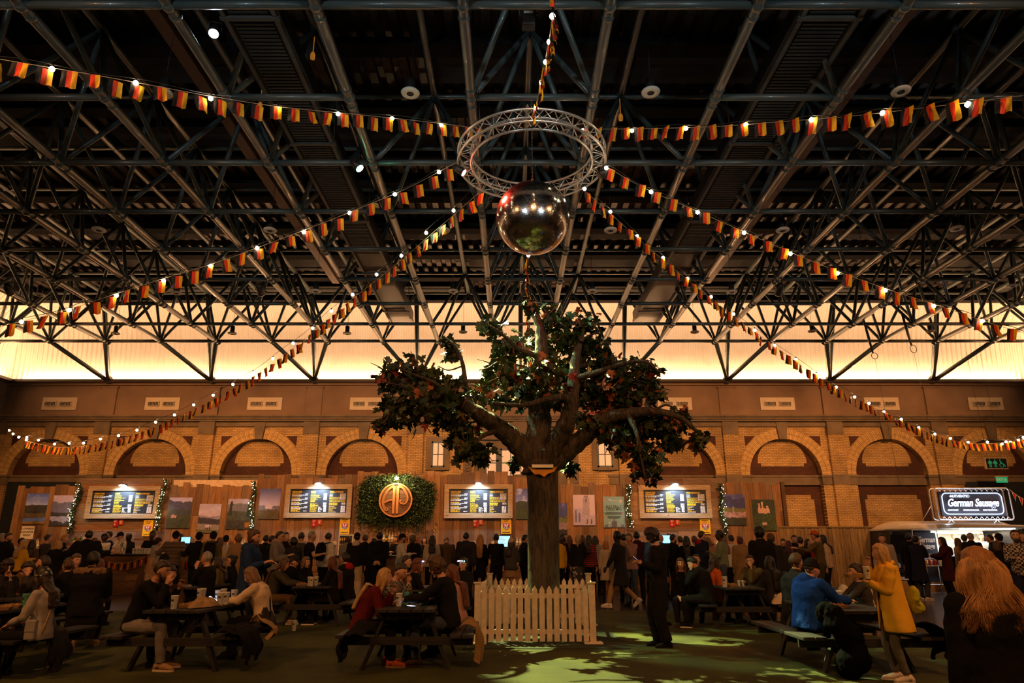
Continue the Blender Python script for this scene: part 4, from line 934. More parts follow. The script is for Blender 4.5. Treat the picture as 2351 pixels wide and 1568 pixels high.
for px,py,y,l,w in ((427,1240,23.45,'on the left bar by the striped sweater',.16),(1158,1243,25.3,'on the middle bar beside the bobble hat',.30),(1525,1238,25.3,'on the right bar behind the man in the black shirt',.22),(770,1250,25.3,'x',0)):
    if not w: continue
    q=PY(px,py,y); zt=1.24 if y<24 else 1.17; t=thing('till_screen','glowing blue till screen '+l,'screen',(q.x,y,zt))
    bevel(MB().box(q.x-w,q.x+w,y-.02,y+.03,q.z-w*.7,q.z+w*.7).build('casing',BLACK,t),.008); MB().box(q.x-w*.9,q.x+w*.9,y-.026,y-.02,q.z-w*.6,q.z+w*.6).build('display',SCR,t); MB().box(q.x-.05,q.x+.05,y-.0,y+.12,zt,q.z-w*.5).build('stand',BLACK,t)
    mb=MB(); 
    for k in range(4): mb.box(q.x-w*.7,q.x-w*.1+w*.2*(k%2),y-.03,y-.026,q.z+w*(.35-.22*k),q.z+w*(.42-.22*k))
    mb.build('screen_lines',WHT,t)
q=PY(786,1245,25.35); t=thing('drinks_fridge','white framed glass door fridge with rows of bottles on the bar back','fridge',(q.x,25.9,0))
MB().box(q.x-.27,q.x+.27,25.85,26.4,0,q.z+.28).build('cabinet',WHITE,t); MB().box(q.x-.22,q.x+.22,25.83,25.85,.9,q.z+.23).build('dark_interior',NAVY,t)
mb=MB()
for rr in range(3):
    for k in range(6): mb.ball((q.x-.18+k*.07,25.82,q.z+.1-rr*.2),(.02,.01,.06),6,5)
mb.build('bottle_row_print',M('bottle_print_yellow',(.7,.5,.15),.5,var=.3),t)
TAPM=M('brass_tap',(.6,.5,.35),.25,.9)
for px,y,zt,l in ((275,23.4,1.24,'in front of the staff in white'),(437,23.4,1.24,'behind the beanie near the left till'),(766,25.2,1.17,'beside the fridge'),(602,25.2,1.17,'behind the man in the blue coat'),(1088,25.2,1.17,'left of the red haired woman'),(1132,25.2,1.17,'left of the middle till')):
    x=XG(px,y); t=thing('beer_tap','tall beer tap with round white badge '+l,'beer tap',(x,y,zt),group='beer taps on the bars')
    MB().lathe((x,y,zt),[(.06,0),(.05,.02),(.03,.04),(.028,.3),(.04,.32),(.04,.36),(.001,.37)],12).build('column',TAPM,t); MB().tube([(x,y,zt+.3),(x,y-.1,zt+.3),(x,y-.12,zt+.24)],.011,6).build('spout',TAPM,t)
    MB().tube([(x,y-.035,zt+.42),(x,y-.055,zt+.42)],.075,16,up=(0,0,1)).build('badge',SGN,t); MB().tube([(x,y-.02,zt+.34),(x,y-.02,zt+.5)],.014,6).build('handle',BLACK,t)
# stack of pale cups by the staff
CUPW=M('paper_cup_white',(.78,.76,.72),.5,var=.04); CUPG=M('paper_cup_green',(.13,.42,.30),.5,var=.04); CINK=M('cup_print',(.03,.05,.05),.6,var=0)
def cup(loc,label,grp,mat=None,s=1.0):
    key='cup'+(mat or CUPW).name
    if key not in MC:
        t=thing('paper_cup','x','cup'); MB().lathe((0,0,0),[(.001,.002),(.028,.0),(.029,.004),(.040,.135),(.043,.14),(.040,.145),(.037,.138),(.001,.12)],18).build('cup_body',mat or CUPW,t,world=False)
        p=MB()
        for k in range(-2,3):
            a=-pi/2+k*.16; p.box(.0366*cos(a)-.003,.0366*cos(a)+.003,.0366*sin(a)-.0035,.0366*sin(a)+.0015,.085+(k%2)*.004,.105)
        p.box(-.008,.008,-.038,-.032,.05,.054); p.box(-.006,.006,-.036,-.031,.03,.034)
        p.build('printed_mark',CINK,t,world=False); MC[key]=t
    else: t=dup(MC[key])
    t.location=loc; t.scale=(s,s,s); t.rotation_euler=(0,0,random.Random(int(loc[0]*97)).uniform(-.6,.6)); t['label']=label; t['group']=grp; return t
for k in range(12): cup((XG(303+k*3.2,23.45),23.45+.05*(k%2),1.242),'pale cup standing in the row beside the barman in black','cup row on the left bar',None,1.25)

# ---------------------------------------------------------------- hanging signs on the right
GRN=M('sign_green',(.02,.20,.09),.4,var=0,emit=(.03,.4,.18),es=.25); SBK=M('sign_black_glass',(.01,.012,.012),.3,var=0); AL2=M('sign_silver_rim',(.6,.5,.4),.35,.4)
y=29.6; q=PY(2287,1064,y); t=thing('toilet_sign','black framed toilet sign with green man, woman and wheelchair figures','sign',q); hw,hh=.44,.21
bevel(MB().box(q.x-hw-.03,q.x+hw+.03,y-.03,y+.1,q.z-hh-.03,q.z+hh+.03).build('casing',AL2,t),.01); MB().box(q.x-hw,q.x+hw,y-.035,y-.03,q.z-hh,q.z+hh).build('panel',SBK,t)
def fig(cx,skirt=False):
    mb=MB(); z=q.z; yy=y-.04; mb.ball((cx,yy,z+.145),(.028,.006,.028),10,6)
    mb.prism([(cx-.045,z+.1),(cx+.045,z+.1),(cx+.055 if not skirt else cx+.075,z-.03),(cx-.055 if not skirt else cx-.075,z-.03)],yy-.005,yy+.002)
    for s in (-1,1): mb.bar((cx+s*.05,yy,z+.1),(cx+s*.085,yy,z-.01),.02,.008,up=(0,1,0)); mb.bar((cx+s*.025,yy,z-.02),(cx+s*.035,yy,z-.17),.03,.008,up=(0,1,0))
    return mb
fig(q.x-.28).build('man_figure',GRN,t); fig(q.x-.06,True).build('woman_figure',GRN,t)
mb=MB(); cx=q.x+.2; z=q.z; yy=y-.04; mb.tube([(cx+.085*cos(a),yy,z-.08+.085*sin(a)) for a in [2*pi*k/20 for k in range(20)]],.011,5,closed=True); mb.ball((cx-.04,yy,z+.145),(.027,.006,.027),10,6)
mb.bar((cx-.04,yy,z+.12),(cx-.02,yy,z-.02),.035,.008,up=(0,1,0)); mb.bar((cx-.02,yy,z-.02),(cx+.1,yy,z-.03),.03,.008,up=(0,1,0)); mb.bar((cx+.1,yy,z-.03),(cx+.15,yy,z-.15),.026,.008,up=(0,1,0)); mb.bar((cx-.03,yy,z+.06),(cx+.06,yy,z+.04),.02,.008,up=(0,1,0)); mb.build('wheelchair_figure',GRN,t)
MB().tube([(q.x-.3,y+.05,q.z+.2),(q.x-.3,y+.05,9.9)],.006,5).build('wire',DARKST,t); MB().tube([(q.x+.3,y+.05,q.z+.2),(q.x+.3,y+.05,9.9)],.006,5).build('wire',DARKST,t)
y=29.4; q=PY(2300,1101,y); t=thing('exit_sign','green lit EXIT sign with running figure below the toilet sign','sign',q)
MB().box(q.x-.27,q.x+.27,y-.05,y+.05,q.z+.1,q.z+.15).build('lamp_bar',AL2,t); MB().box(q.x-.24,q.x+.24,y-.01,y+.01,q.z-.13,q.z+.1).build('panel',M('exit_green',(.01,.25,.10),.3,var=0,emit=(.02,.5,.2),es=.5),t)
text('EXIT',.14,t,WHT,(q.x-.09,y-.014,q.z-.05),'lettering',ext=.001,off=.002); mb=MB(); mb.ball((q.x+.15,y-.012,q.z+.045),(.016,.004,.016),8,5)
for a,b_ in (((.145,.03),(.135,-.03)),((.135,-.03),(.17,-.09)),((.135,-.03),(.10,-.08)),((.14,.02),(.18,.0)),((.14,.02),(.10,-.0))): mb.bar((q.x+a[0],y-.012,q.z+a[1]),(q.x+b_[0],y-.012,q.z+b_[1]),.014,.004,up=(0,1,0))
mb.build('running_figure',WHT,t); MB().tube([(q.x-.2,y,q.z+.15),(q.x-.22,y,q.z+.45)],.006,5).build('wire',DARKST,t); MB().tube([(q.x+.2,y,q.z+.15),(q.x+.22,y,q.z+.45)],.006,5).build('wire',DARKST,t)
# ---------------------------------------------------------------- sausage van
y=24.6
CR=M('cream_van_paint',(.82,.70,.56),.35,var=.05,coat=.4); VBK=M('van_black_paint',(.012,.012,.014),.35,var=.1)
van=thing('food_van','cream and black vintage food van with serving hatch selling sausages','food van',(XG(2200,y),y+1,0))
xa=XG(2046,y); xb=XG(2345,y)+.1; zr=ZY(1212,y)   # roof edge height
# lower body shell (open above the counter)
mb=MB(); mb.prism([(xa,.35),(xa+.02,1.2),(xa+.14,zr-.05),(xa+1.55,zr-.02),(xa+1.55,.35)],y,y+1.9); bevel(mb.build('cab_body',VBK,van),.05)
mb=MB(); mb.box(xa+1.55,xb,y,y+.06,.35,1.15); mb.box(xa+1.55,xb,y+1.84,y+1.9,.35,zr); mb.box(xb-.06,xb,y,y+1.9,.35,zr); bevel(mb.build('serving_side',VBK,van),.02)
INT=M('van_interior_white',(.75,.75,.72),.5,var=.05); mb=MB(); mb.box(xa+1.6,xb-.07,y+1.78,y+1.83,1.15,zr); mb.box(xa+1.56,xb-.06,y+.06,y+1.8,1.0,1.15); mb.build('interior_lining',INT,van)
# domed roof
roof=MB(); R=[]
for i in range(15):
    t_=i/14; x=xa+.1+(xb-xa-.0)*t_; h=.30*min(1,sin(min(1,t_*6)*pi/2))*(1 if t_<.93 else 1-(t_-.93)*8); ww=1.0*min(1,.55+.45*sin(min(1,t_*5)*pi/2))
    R.append([V((x,y+.95-ww*cos(a)*(1.02),zr-.04+h*sin(a))) for a in [pi*k/12 for k in range(13)]]+[V((x,y+.95+ww*.98,zr-.08)),V((x,y+.95-ww*.98,zr-.08))])
roof.rings(R,0); roof.build('domed_roof',CR,van)
aw=MB(); aw.prism([(xa+1.75,zr-.02),(xb+.05,zr-.02),(xb+.05,zr+.06),(xa+1.75,zr+.12)],y-1.0,y+.02); bevel(aw.build('raised_hatch',M('hatch_white',(.75,.72,.68),.4,var=.03),van),.03)
GL=M('dark_windscreen',(.01,.012,.014),.08,var=0); mb=MB(); mb.prism([(xa-.012,1.25),(xa+.105,zr-.22),(xa+.75,zr-.22),(xa+.75,1.25)],y-.02,y+.01); mb.build('cab_window',GL,van)
mb=MB()
for k in range(5): mb.box(xa+.02,xa+.75,y-.03,y,.62+k*.07,.65+k*.07)
mb.build('grille',M('grille_grey',(.08,.08,.08),.4,.5),van)
for x in (xa+.9,xb-1.0): MB().tube([(x,y-.03,.34),(x,y+.22,.34)],.34,24).build('wheel',BLACK,van); 
MB().tube([(xa+.18,y-.05,.85),(xa+.18,y+.0,.85)],.1,16).build('headlamp',SPW,van)
MB().box(xa-.05,xa+1.4,y-.08,y,.38,.48).build('bumper',CR,van)
MB().box(xa+1.55,xb,y-.35,y+.1,1.15,1.19).build('counter_shelf',INT,van)
HL=glow('hatch_tube',(.75,.9,1),22); HW=glow('kitchen_tube',(1,.88,.66),10)
MB().tube([(xa+2.2,y-.55,zr-.04),(xb-.5,y-.55,zr-.04)],.03,8).build('hatch_light',HL,van)
MB().tube([(xa+1.9,y+1.3,zr-.14),(xb-.4,y+1.3,zr-.14)],.03,8).build('kitchen_light',HW,van)
light('van_hatch','AREA',((xa+xb)/2+.6,y-.6,zr-.09),45,(.6,.82,1),2.2,sy=.1,rot=(0,0,0)); light('van_inside','AREA',((xa+xb)/2+.8,y+1.0,zr-.12),60,(1,.85,.62),2.5,sy=.6,rot=(0,0,0))
# kitchen things inside
for k,(dx,h,m) in enumerate(((.3,.35,INT),(.95,.5,ALU),(1.5,.3,SPW),(2.1,.45,ALU),(2.6,.28,INT))):
    o=MB().box(xa+1.8+dx,xa+1.8+dx+.35,y+1.2,y+1.6,1.15,1.15+h); tag(bevel(o.build('kitchen_appliance',m),.02),['white warming box','steel urn box','cream hot cupboard','steel grill hood','small white box'][k]+' inside the food van','appliance',group='appliances in the van')
# roof sign
ys=y-.35; q0=PY(2150,1158,ys); q1=PY(2322,1158,ys); zt=ZY(1121,ys); zb=ZY(1193,ys)
sg=thing('roof_sign','black neon edged sign reading Authentic German Sausage on the van roof','sign',((q0.x+q1.x)/2,ys,zb))
def rr(x0,x1,z0,z1,c,n=5):
    o=[]
    for cx,cz,a0 in ((x1-c,z1-c,0),(x0+c,z1-c,pi/2),(x0+c,z0+c,pi),(x1-c,z0+c,3*pi/2)):
        o+=[(cx+c*cos(a0+pi/2*k/n),cz+c*sin(a0+pi/2*k/n)) for k in range(n+1)]
    return o
NEON=glow('neon_white_blue',(.55,.72,1),5); PNL=M('sign_dark_panel',(.03,.028,.035),.5,var=.1); LET=glow('sign_letter_white',(.72,.8,1),1.25,False)
fr=MB()
for dy in (0,.3): fr.tube([(a,ys+dy,b_) for a,b_ in rr(q0.x,q1.x,zb,zt,.1)],.025,7,closed=True)
fr.build('tube_frame',ALU,sg); mb=MB()
for k in range(13):
    x=q0.x+.1+(q1.x-q0.x-.2)*k/13; dx=(q1.x-q0.x-.2)/26
    for z in (zt,zb):
        zz=z-.0; mb.tube([(x,ys,zz),(x+dx,ys+.3,zz)],.01,5); mb.tube([(x+dx,ys+.3,zz),(x+2*dx,ys,zz)],.01,5); mb.tube([(x,ys,z),(x+dx,ys,z+(.1 if z==zb else -.1)),(x+2*dx,ys,z)],.01,5)
mb.build('lacing',ALU,sg)
px_,pX=q0.x+.2,q1.x-.16; pz0,pz1=zb+.12,zt-.1
mb=MB().prism(rr(px_,pX,pz0,pz1,.03),ys+.1,ys+.2); mb.build('panel',PNL,sg)
MB().tube([(a,ys+.08,b_) for a,b_ in rr(px_+.08,pX-.08,pz0+.07,pz1-.06,.16)],.013,8,closed=True).build('neon_border',NEON,sg)
xm=(px_+pX)/2; H=pz1-pz0
text('German Sausage',.36,sg,LET,(xm,ys+.08,pz0+H*.40),'lettering',shear=.35,off=.008,sx=.74,ext=.01)
text('·AUTHENTIC·',.12,sg,LET,(xm-.42,ys+.08,pz0+H*.76),'lettering',off=.004,ext=.004)
for s,dx in (('BRATWURST',-.72),('CHEESE KRAKAUER',-.1),('SPICY KRAKAUER',.56)): text(s,.062,sg,LET,(xm+dx,ys+.08,pz0+H*.22),'lettering',off=.003,ext=.003)
mb=MB()
for x in (q0.x+.5,q1.x-.5): mb.tube([(x-.12,ys+.15,zr+.15),(x,ys+.15,zb),(x+.12,ys+.15,zr+.15)],.02,6)
mb.tube([(q0.x-.35,ys+.4,zr+.24),(q0.x,ys+.3,zb+.5)],.012,6); mb.build('brackets',ALU,sg)
light('sign_wash','AREA',(xm,ys-.25,zb-.12),30,(.55,.75,1),2.4,sy=.08,rot=(pi*.86,0,0))
light('sign_downlight','AREA',(xm,ys-.3,zb-.06),26,(.62,.8,1),2.6,sy=.08,rot=(-.25,0,0))  # added fill, stands in for the neon's light on the van roof
# banner on the van side
yb_=y-.12; b0=PY(2107,1276,yb_); b1=PY(2155,1276,yb_); zt2=ZY(1217,yb_); zb2=ZY(1342,yb_)
bn=thing('banner','black German Sausage banner laced in a steel frame on the van','banner',((b0.x+b1.x)/2,yb_,zb2))
MB().tube([(a,yb_,b_) for a,b_ in rr(b0.x-.06,b1.x+.08,zb2,zt2,.06)],.016,6,closed=True).build('tube_frame',ALU,bn); MB().box(b0.x,b1.x,yb_-.01,yb_+.01,zb2+.08,zt2-.08).build('sheet',PNL,bn)
BW_=M('banner_cream_print',(.75,.62,.5),.6,var=0); xm=(b0.x+b1.x)/2
text('German',.26,bn,BW_,(xm,yb_-.016,zt2-.4),'lettering',shear=.35,off=.006,sx=.72); text('Sausage',.26,bn,BW_,(xm,yb_-.016,zt2-.62),'lettering',shear=.35,off=.006,sx=.66)
mb=MB()
for k in range(5): mb.box(xm-.2,xm+.2,yb_-.014,yb_-.01,zt2-.8-k*.05,zt2-.785-k*.05)
mb.box(xm-.1,xm+.1,yb_-.014,yb_-.01,zt2-1.1,zt2-1.0); mb.build('printed_lettering',BW_,bn)
# condiment table with sauce bottles
tx=XG(2140,23.4); t=thing('condiment_table','small folding table with sauce bottles beside the van','table',(tx,23.4,0)); 
MB().box(tx-.35,tx+.35,23.2,23.65,.86,.89).build('table_top',INT,t)
for sx_ in (-.3,.3):
    for sy_ in (-.18,.2): MB().tube([(tx+sx_,23.42+sy_,0),(tx+sx_,23.42+sy_,.86)],.015,6).build('leg',ALU,t)
for k in range(8):
    c=[REDP,YP,REDP,YP,REDP,REDP,SPW,YP][k]; o=MB().lathe((0,0,0),[(.001,0),(.035,0),(.036,.13),(.028,.16),(.008,.18),(.003,.23),(.001,.23)],10).build('sauce_bottle',c)
    o.location=(tx-.28+k*.08,23.35+.06*(k%2),.891); n_={REDP.name:'red',YP.name:'yellow',SPW.name:'cream'}[c.name]; tag(o,n_+' squeezy sauce bottle on the small table by the van','sauce bottle','squeezy sauce bottles, '+n_)
# red and white pennants right of the sign
t=thing('pennant_string','little red and white pennants hanging right of the sausage sign','pennants',PY(2322,1125,28)); pts=[PY(2318+ k*5,1124+k*4.2-(k*k)*.12,28) for k in range(10)]
MB().tube(pts,.01,4).build('cord',WHT,t)
for k in (1,4,7):
    p=pts[k]; p2=pts[k+2]; MB().add([p,p2,(p+p2)/2+V((0,0,-.32))],[(0,1,2)],0).build('pennant',REDP,t); MB().tube([p,p2,(p+p2)/2+V((0,0,-.32))],.012,4,closed=True).build('pennant_edge',WHT,t)
# ---------------------------------------------------------------- maple tree
def bark():
    m,nt,b=base('grey_brown_bark'); L=nt.links; tc=N(nt,'ShaderNodeTexCoord'); mp=N(nt,'ShaderNodeMapping'); mp.inputs['Scale'].default_value=(9,9,1.6); L.new(tc.outputs['Object'],mp.inputs[0])
    no=N(nt,'ShaderNodeTexNoise'); no.inputs['Scale'].default_value=2.2; no.inputs['Detail'].default_value=8; no.inputs['Distortion'].default_value=1; L.new(mp.outputs[0],no.inputs[0])
    cr=N(nt,'ShaderNodeValToRGB'); cr.color_ramp.elements[0].color=(.022,.015,.011,1); cr.color_ramp.elements[1].color=(.105,.075,.052,1); cr.color_ramp.elements[0].position=.35; cr.color_ramp.elements[1].position=.68; L.new(no.outputs[0],cr.inputs[0]); L.new(cr.outputs[0],b.inputs['Base Color'])
    bp=N(nt,'ShaderNodeBump'); bp.inputs['Strength'].default_value=1; bp.inputs['Distance'].default_value=.05; L.new(no.outputs[0],bp.inputs['Height']); L.new(bp.outputs[0],b.inputs['Normal']); b.inputs['Roughness'].default_value=.7; return m
BARK=bark()
TX,TY=.56,13.1
tree=thing('maple_tree','artificial maple tree with green and orange leaves inside the white picket fence','tree',(TX,TY,0))
r=random.Random(11)
def limb(mb,pts,r0,r1,n=12,wob=.0):
    c=catmull([V(p) for p in pts],8); m=len(c); rr=[(r0+(r1-r0)*(i/(m-1))**.8)*(1+.06*sin(i*1.7)) for i in range(m)]
    mb.tube(c,rr,n); return c
tp=lambda x,y,d=0: PY(x,y,TY+d)
mb=MB(); tr_pts=[(TX+.0,TY,.0),(TX,TY,.12),(TX+.01,TY,.6),(TX+.02,TY,1.4),(TX+.02,TY,2.3),(TX+.01,TY,2.9),(TX-.03,TY,3.25)]
c=catmull([V(p) for p in tr_pts],5); mb.tube(c,[.38,.34]+[.29+.04*max(0,(i-22)/8) for i in range(2,len(c))],20)
limb(mb,[(TX-.02,TY,2.85),tp(1236,1040),tp(1238,960),tp(1236,880),tp(1243,800),tp(1238,745),tp(1213,705)],.36,.05,16)
limb(mb,[(TX-.0,TY,2.9),tp(1190,1020,-.1),tp(1150,985,-.3),tp(1090,945,-.6),tp(1040,918,-.7),tp(980,905,-.8),tp(920,885,-.9)],.27,.04,14)
limb(mb,[(TX+.05,TY,2.9),tp(1285,1005,-.2),tp(1308,950,-.35),tp(1316,880,-.3),tp(1322,820,-.2),tp(1335,770,0),tp(1345,735,.1)],.25,.03,14)
limb(mb,[(TX+.05,TY,2.95),tp(1300,1035,-.1),tp(1345,1000,-.2),tp(1390,962,-.4),tp(1440,950,-.5),tp(1500,945,-.6),tp(1560,958,-.7),tp(1605,995,-.7)],.25,.03,14)
mb.build('trunk',BARK,tree)
brs=[([(1308,955,-.35),(1300,915,-.6),(1260,915,-.9),(1200,930,-1),(1130,925,-1.1)],.10,.03),([(1090,945,-.6),(1072,900,-.5),(1062,835,-.5),(1045,795,-.5),(1022,775,-.5)],.07,.015),
([(1240,820,0),(1190,800,-.4),(1150,765,-.7),(1105,735,-.9)],.07,.012),([(1150,985,-.3),(1110,1000,-.7),(1090,1020,-.9),(1085,1040,-1)],.06,.015),([(1440,950,-.5),(1460,990,-.8),(1470,1040,-.9),(1482,1100,-1)],.06,.015),
([(1318,870,-.3),(1370,855,-.5),(1430,835,-.7),(1480,830,-.8),(1515,855,-.8)],.08,.015),([(1320,840,-.2),(1380,840,.5),(1440,870,.9),(1490,900,1.1)],.07,.015),([(1236,900,0),(1190,870,.5),(1140,850,.9),(1110,840,1.1)],.07,.015),
([(980,905,-.8),(940,905,-.9),(905,935,-1),(880,975,-1)],.045,.012),([(1040,918,-.7),(1000,880,-.9),(950,860,-1),(915,845,-1)],.05,.012),([(1240,760,0),(1270,735,-.2),(1300,750,-.4)],.05,.015),
([(1335,780,0),(1365,765,-.2),(1380,755,-.3)],.03,.01),([(1062,840,-.5),(1030,850,-.5),(1005,840,-.5)],.02,.008),([(920,885,-.9),(895,880,-1),(872,872,-1)],.02,.006),([(1500,945,-.6),(1530,930,-.7),(1570,950,-.8)],.03,.01),
([(1240,860,0),(1160,830,-.8),(1120,845,-1),(1100,850,-1.1)],.03,.008),([(1345,1000,-.2),(1400,1010,-.6),(1440,1050,-.9)],.04,.012)]
for pts,a_,b2 in brs: mb=MB(); limb(mb,[tp(*p) for p in pts],a_,b2,8); mb.build('branch',BARK,tree)
LM=[M('maple_leaf_green',(.024,.045,.010),.5,var=.35,sc=9,spec=.3),M('maple_leaf_olive',(.05,.06,.012),.45,var=.3,sc=9),M('maple_leaf_orange',(.30,.075,.012),.5,var=.3,sc=9),M('maple_leaf_red',(.26,.022,.01),.5,var=.3,sc=9),M('maple_leaf_deep_green',(.013,.028,.008),.5,var=.3,sc=9)]
half=[(0,0),(.10,-.02),(.30,-.10),(.26,.02),(.48,.10),(.36,.20),(.52,.42),(.34,.38),(.30,.46),(.14,.40),(.16,.60),(.24,.66),(.09,.78),(0,1.0)]
def maple(mb,p,s,r,mi):
    d=V((r.gauss(0,.6),r.gauss(0,.6),-.55+r.gauss(0,.45))).normalized(); u=d.orthogonal().normalized(); u=mathutils.Matrix.Rotation(r.uniform(0,6.3),3,d)@u; n=d.cross(u); cup=r.uniform(-.12,.3); dr=r.uniform(-.2,.35)
    L=[V(p)+d*(s*b_)+u*(s*a_)+n*(s*(cup*a_*a_*2+dr*b_*b_)) for a_,b_ in half]; Rr=[V(p)+d*(s*b_)-u*(s*a_)+n*(s*(cup*a_*a_*2+dr*b_*b_)) for a_,b_ in half[1:-1]]
    k=len(half); vs=L+Rr; ri=[0]+list(range(k,k+len(Rr)))+[k-1]
    m=L[0]+(L[-1]-L[0])*.45; vs.append(m); c_=len(vs)-1
    fs=[(c_,i,i+1) for i in range(k-1)]+[(c_,ri[i+1],ri[i]) for i in range(k-1)]
    mb.add(vs,fs,mi,True)
cl=[(900,870,42),(945,850,38),(985,880,50),(1025,905,52),(905,930,30),(880,968,17),(955,930,42),(1010,950,45),(1058,955,40),(1055,1000,34),(1075,1030,30),(1108,1042,22),(1030,787,20),(1042,812,14),
(1128,752,26),(1170,800,40),(1140,848,34),(1180,865,40),(1235,800,45),(1218,703,20),(1270,732,36),(1290,785,50),(1340,742,34),(1352,790,48),(1300,845,52),(1250,865,46),(1370,840,50),(1405,872,52),(1442,850,42),(1482,862,34),(1500,900,28),(1450,912,48),(1400,930,42),(1340,905,36),(1275,915,24),(1200,905,30),(1150,915,28),(1108,900,28),
(1440,972,42),(1480,992,42),(1520,972,38),(1560,960,28),(1603,1008,20),(1470,1040,36),(1480,1085,24),(1420,1010,30),(1540,1015,26),(1390,985,28),(1180,1062,12),(1305,1072,15),(1345,960,20),(1495,845,20)]
for ci,(x,y,R_) in enumerate(cl):
    d=r.uniform(-1.0,.9); c0=tp(x,y,d); rad=R_/106; mb=MB(); warm=r.random()
    nl=int(18+(R_/50)**2*80)
    for k in range(nl):
        q_=V((r.gauss(0,.48),r.gauss(0,.5),r.gauss(0,.42)))*rad
        if q_.length>rad*1.25: q_*=.6
        mi=r.choices((0,1,2,3,4),(5,4,.8*(1+warm*1.6),.35*(1+warm),3.5))[0]; maple(mb,c0+q_,r.uniform(.14,.25),r,mi)
    for k in range(5):
        e=V((r.gauss(0,.7),r.gauss(0,.7),r.gauss(0,.5)))*rad; s_=c0+V((TX-c0.x,TY-c0.y,0))*.12*r.random()+V((0,0,-.1)); mb.tube(catmull([s_,c0+e*.4+V((0,0,.05)),c0+e],4),[.016,.015,.014,.013,.012,.011,.009,.007,.005],5,5)
    tag(mb.build('leaf_cluster',LM+[BARK],tree),kind='stuff')
# clamp collar with yellow leaf paper at the fork
cc=PY(1245,1072,TY-.3); MB().tube([(cc.x+.3*cos(a),TY+.3*sin(a),cc.z) for a in [2*pi*k/20 for k in range(20)]],.02,6,closed=True).build('strap',BLACK,tree)
bevel(MB().box(cc.x-.2,cc.x+.2,TY-.42,TY-.34,cc.z-.03,cc.z+.035).build('clamp_bar',ALU,tree),.008)
mb=MB(); pp=[(-.27,.05),(-.1,.0),(.1,.0),(.27,.05),(.22,-.04),(.1,-.08),(.03,-.14),(-.05,-.09),(-.15,-.09)]; mb.prism([(cc.x+a_,cc.z-.05+b_) for a_,b_ in pp],TY-.37,TY-.33); mb.build('yellow_leaf',M('yellow_leaf',(.7,.28,.02),.6,var=.2),tree)
# ---------------------------------------------------------------- picket fence round the tree
PK=M('fence_white_paint',(.72,.62,.52),.6,var=.12,sc=14,bump=.15,bsc=30)
fence=thing('picket_fence','white picket fence in a square around the foot of the maple tree','fence',(.45,13.1,0))
cs=[V((-.56,11.85,0)),V((1.30,11.85,0)),V((1.52,14.4,0)),V((-.44,14.4,0))]
for i in range(4):
    a_,b2=cs[i],cs[(i+1)%4]; L=(b2-a_).length; d=(b2-a_)/L; n_=V((d.y,-d.x,0)); k=0; n=15 if i%2==0 else 17
    for q_ in range(n):
        s_=(q_+.5)/n*(L-.1)+.05; c0=a_+d*s_; w=.042; j=r.uniform(-.006,.006)
        out=[(-w,.055),(w,.055),(w,.83+j),(0,.90+j),(-w,.83+j)]
        bevel(MB().prism(out,.012,.032,0,lambda x,y,z:(c0+d*x+n_*y+V((0,0,z)))).build('picket',PK,fence),.003)
    for z in (.2,.74): MB().bar(a_+V((0,0,z)),b2+V((0,0,z)),.03,.07).build('rail',PK,fence)
for i,c0 in enumerate(cs):
    bevel(MB().box(c0.x-.05,c0.x+.05,c0.y-.05,c0.y+.05,.03,.97 if i>1 else .93).build('corner_post',PK,fence),.005); bevel(MB().box(c0.x-.065,c0.x+.065,c0.y-.065,c0.y+.065,.93 if i<2 else .97,.955 if i<2 else .995).build('post_cap',PK,fence),.005)
    bevel(MB().box(c0.x-.15,c0.x+.15,c0.y-.14,c0.y+.1,.024,.05).build('foot_plate',PK,fence),.01)

# ---------------------------------------------------------------- picnic tables
TW=[wood('picnic_black_wood_%d'%i,c,'y',.6) for i,c in enumerate([(.028,.024,.025),(.034,.029,.028),(.022,.019,.020)])]
TB=wood('picnic_black_beam',(.022,.019,.021),'x',.6)
def picnic(x,y0,L,label):
    t=thing('picnic_table',label,'picnic table',(x,y0+L/2,0),group='black picnic tables'); y1=y0+L; r=random.Random(int(x*100))
    for k in range(5): bevel(MB().box(x-.37+k*.15,x-.37+k*.15+.14,y0+r.uniform(-.01,.01),y1,.71,.75,0).build('top_plank',TW[k%3],t),.005)
    for s in (-1,1):
        for k in range(2): bevel(MB().box(x+s*.72-.145+k*.15,x+s*.72-.145+k*.15+.14,y0-.02,y1+.02,.41,.45).build('bench_plank',TW[(k+1)%3],t),.005)
    for ye in (y0+.22,y1-.22):
        for s in (-1,1): bevel(MB().bar((x+s*.27,ye,.70),(x+s*.56,ye,.0),.04,.10,up=(0,1,0)) .build('leg',TB,t),.004)
        bevel(MB().box(x-.86,x+.86,ye-.06,ye-.02,.31,.41).build('crossbeam',TB,t),.004); bevel(MB().box(x-.36,x+.36,ye-.06,ye-.02,.62,.71).build('top_batten',TB,t),.004)
    MB().bar((x,y0+.25,.36),(x,y0+.65,.70),.04,.07).build('brace',TB,t); MB().bar((x,y1-.25,.36),(x,y1-.65,.70),.04,.07).build('brace',TB,t)
    return t
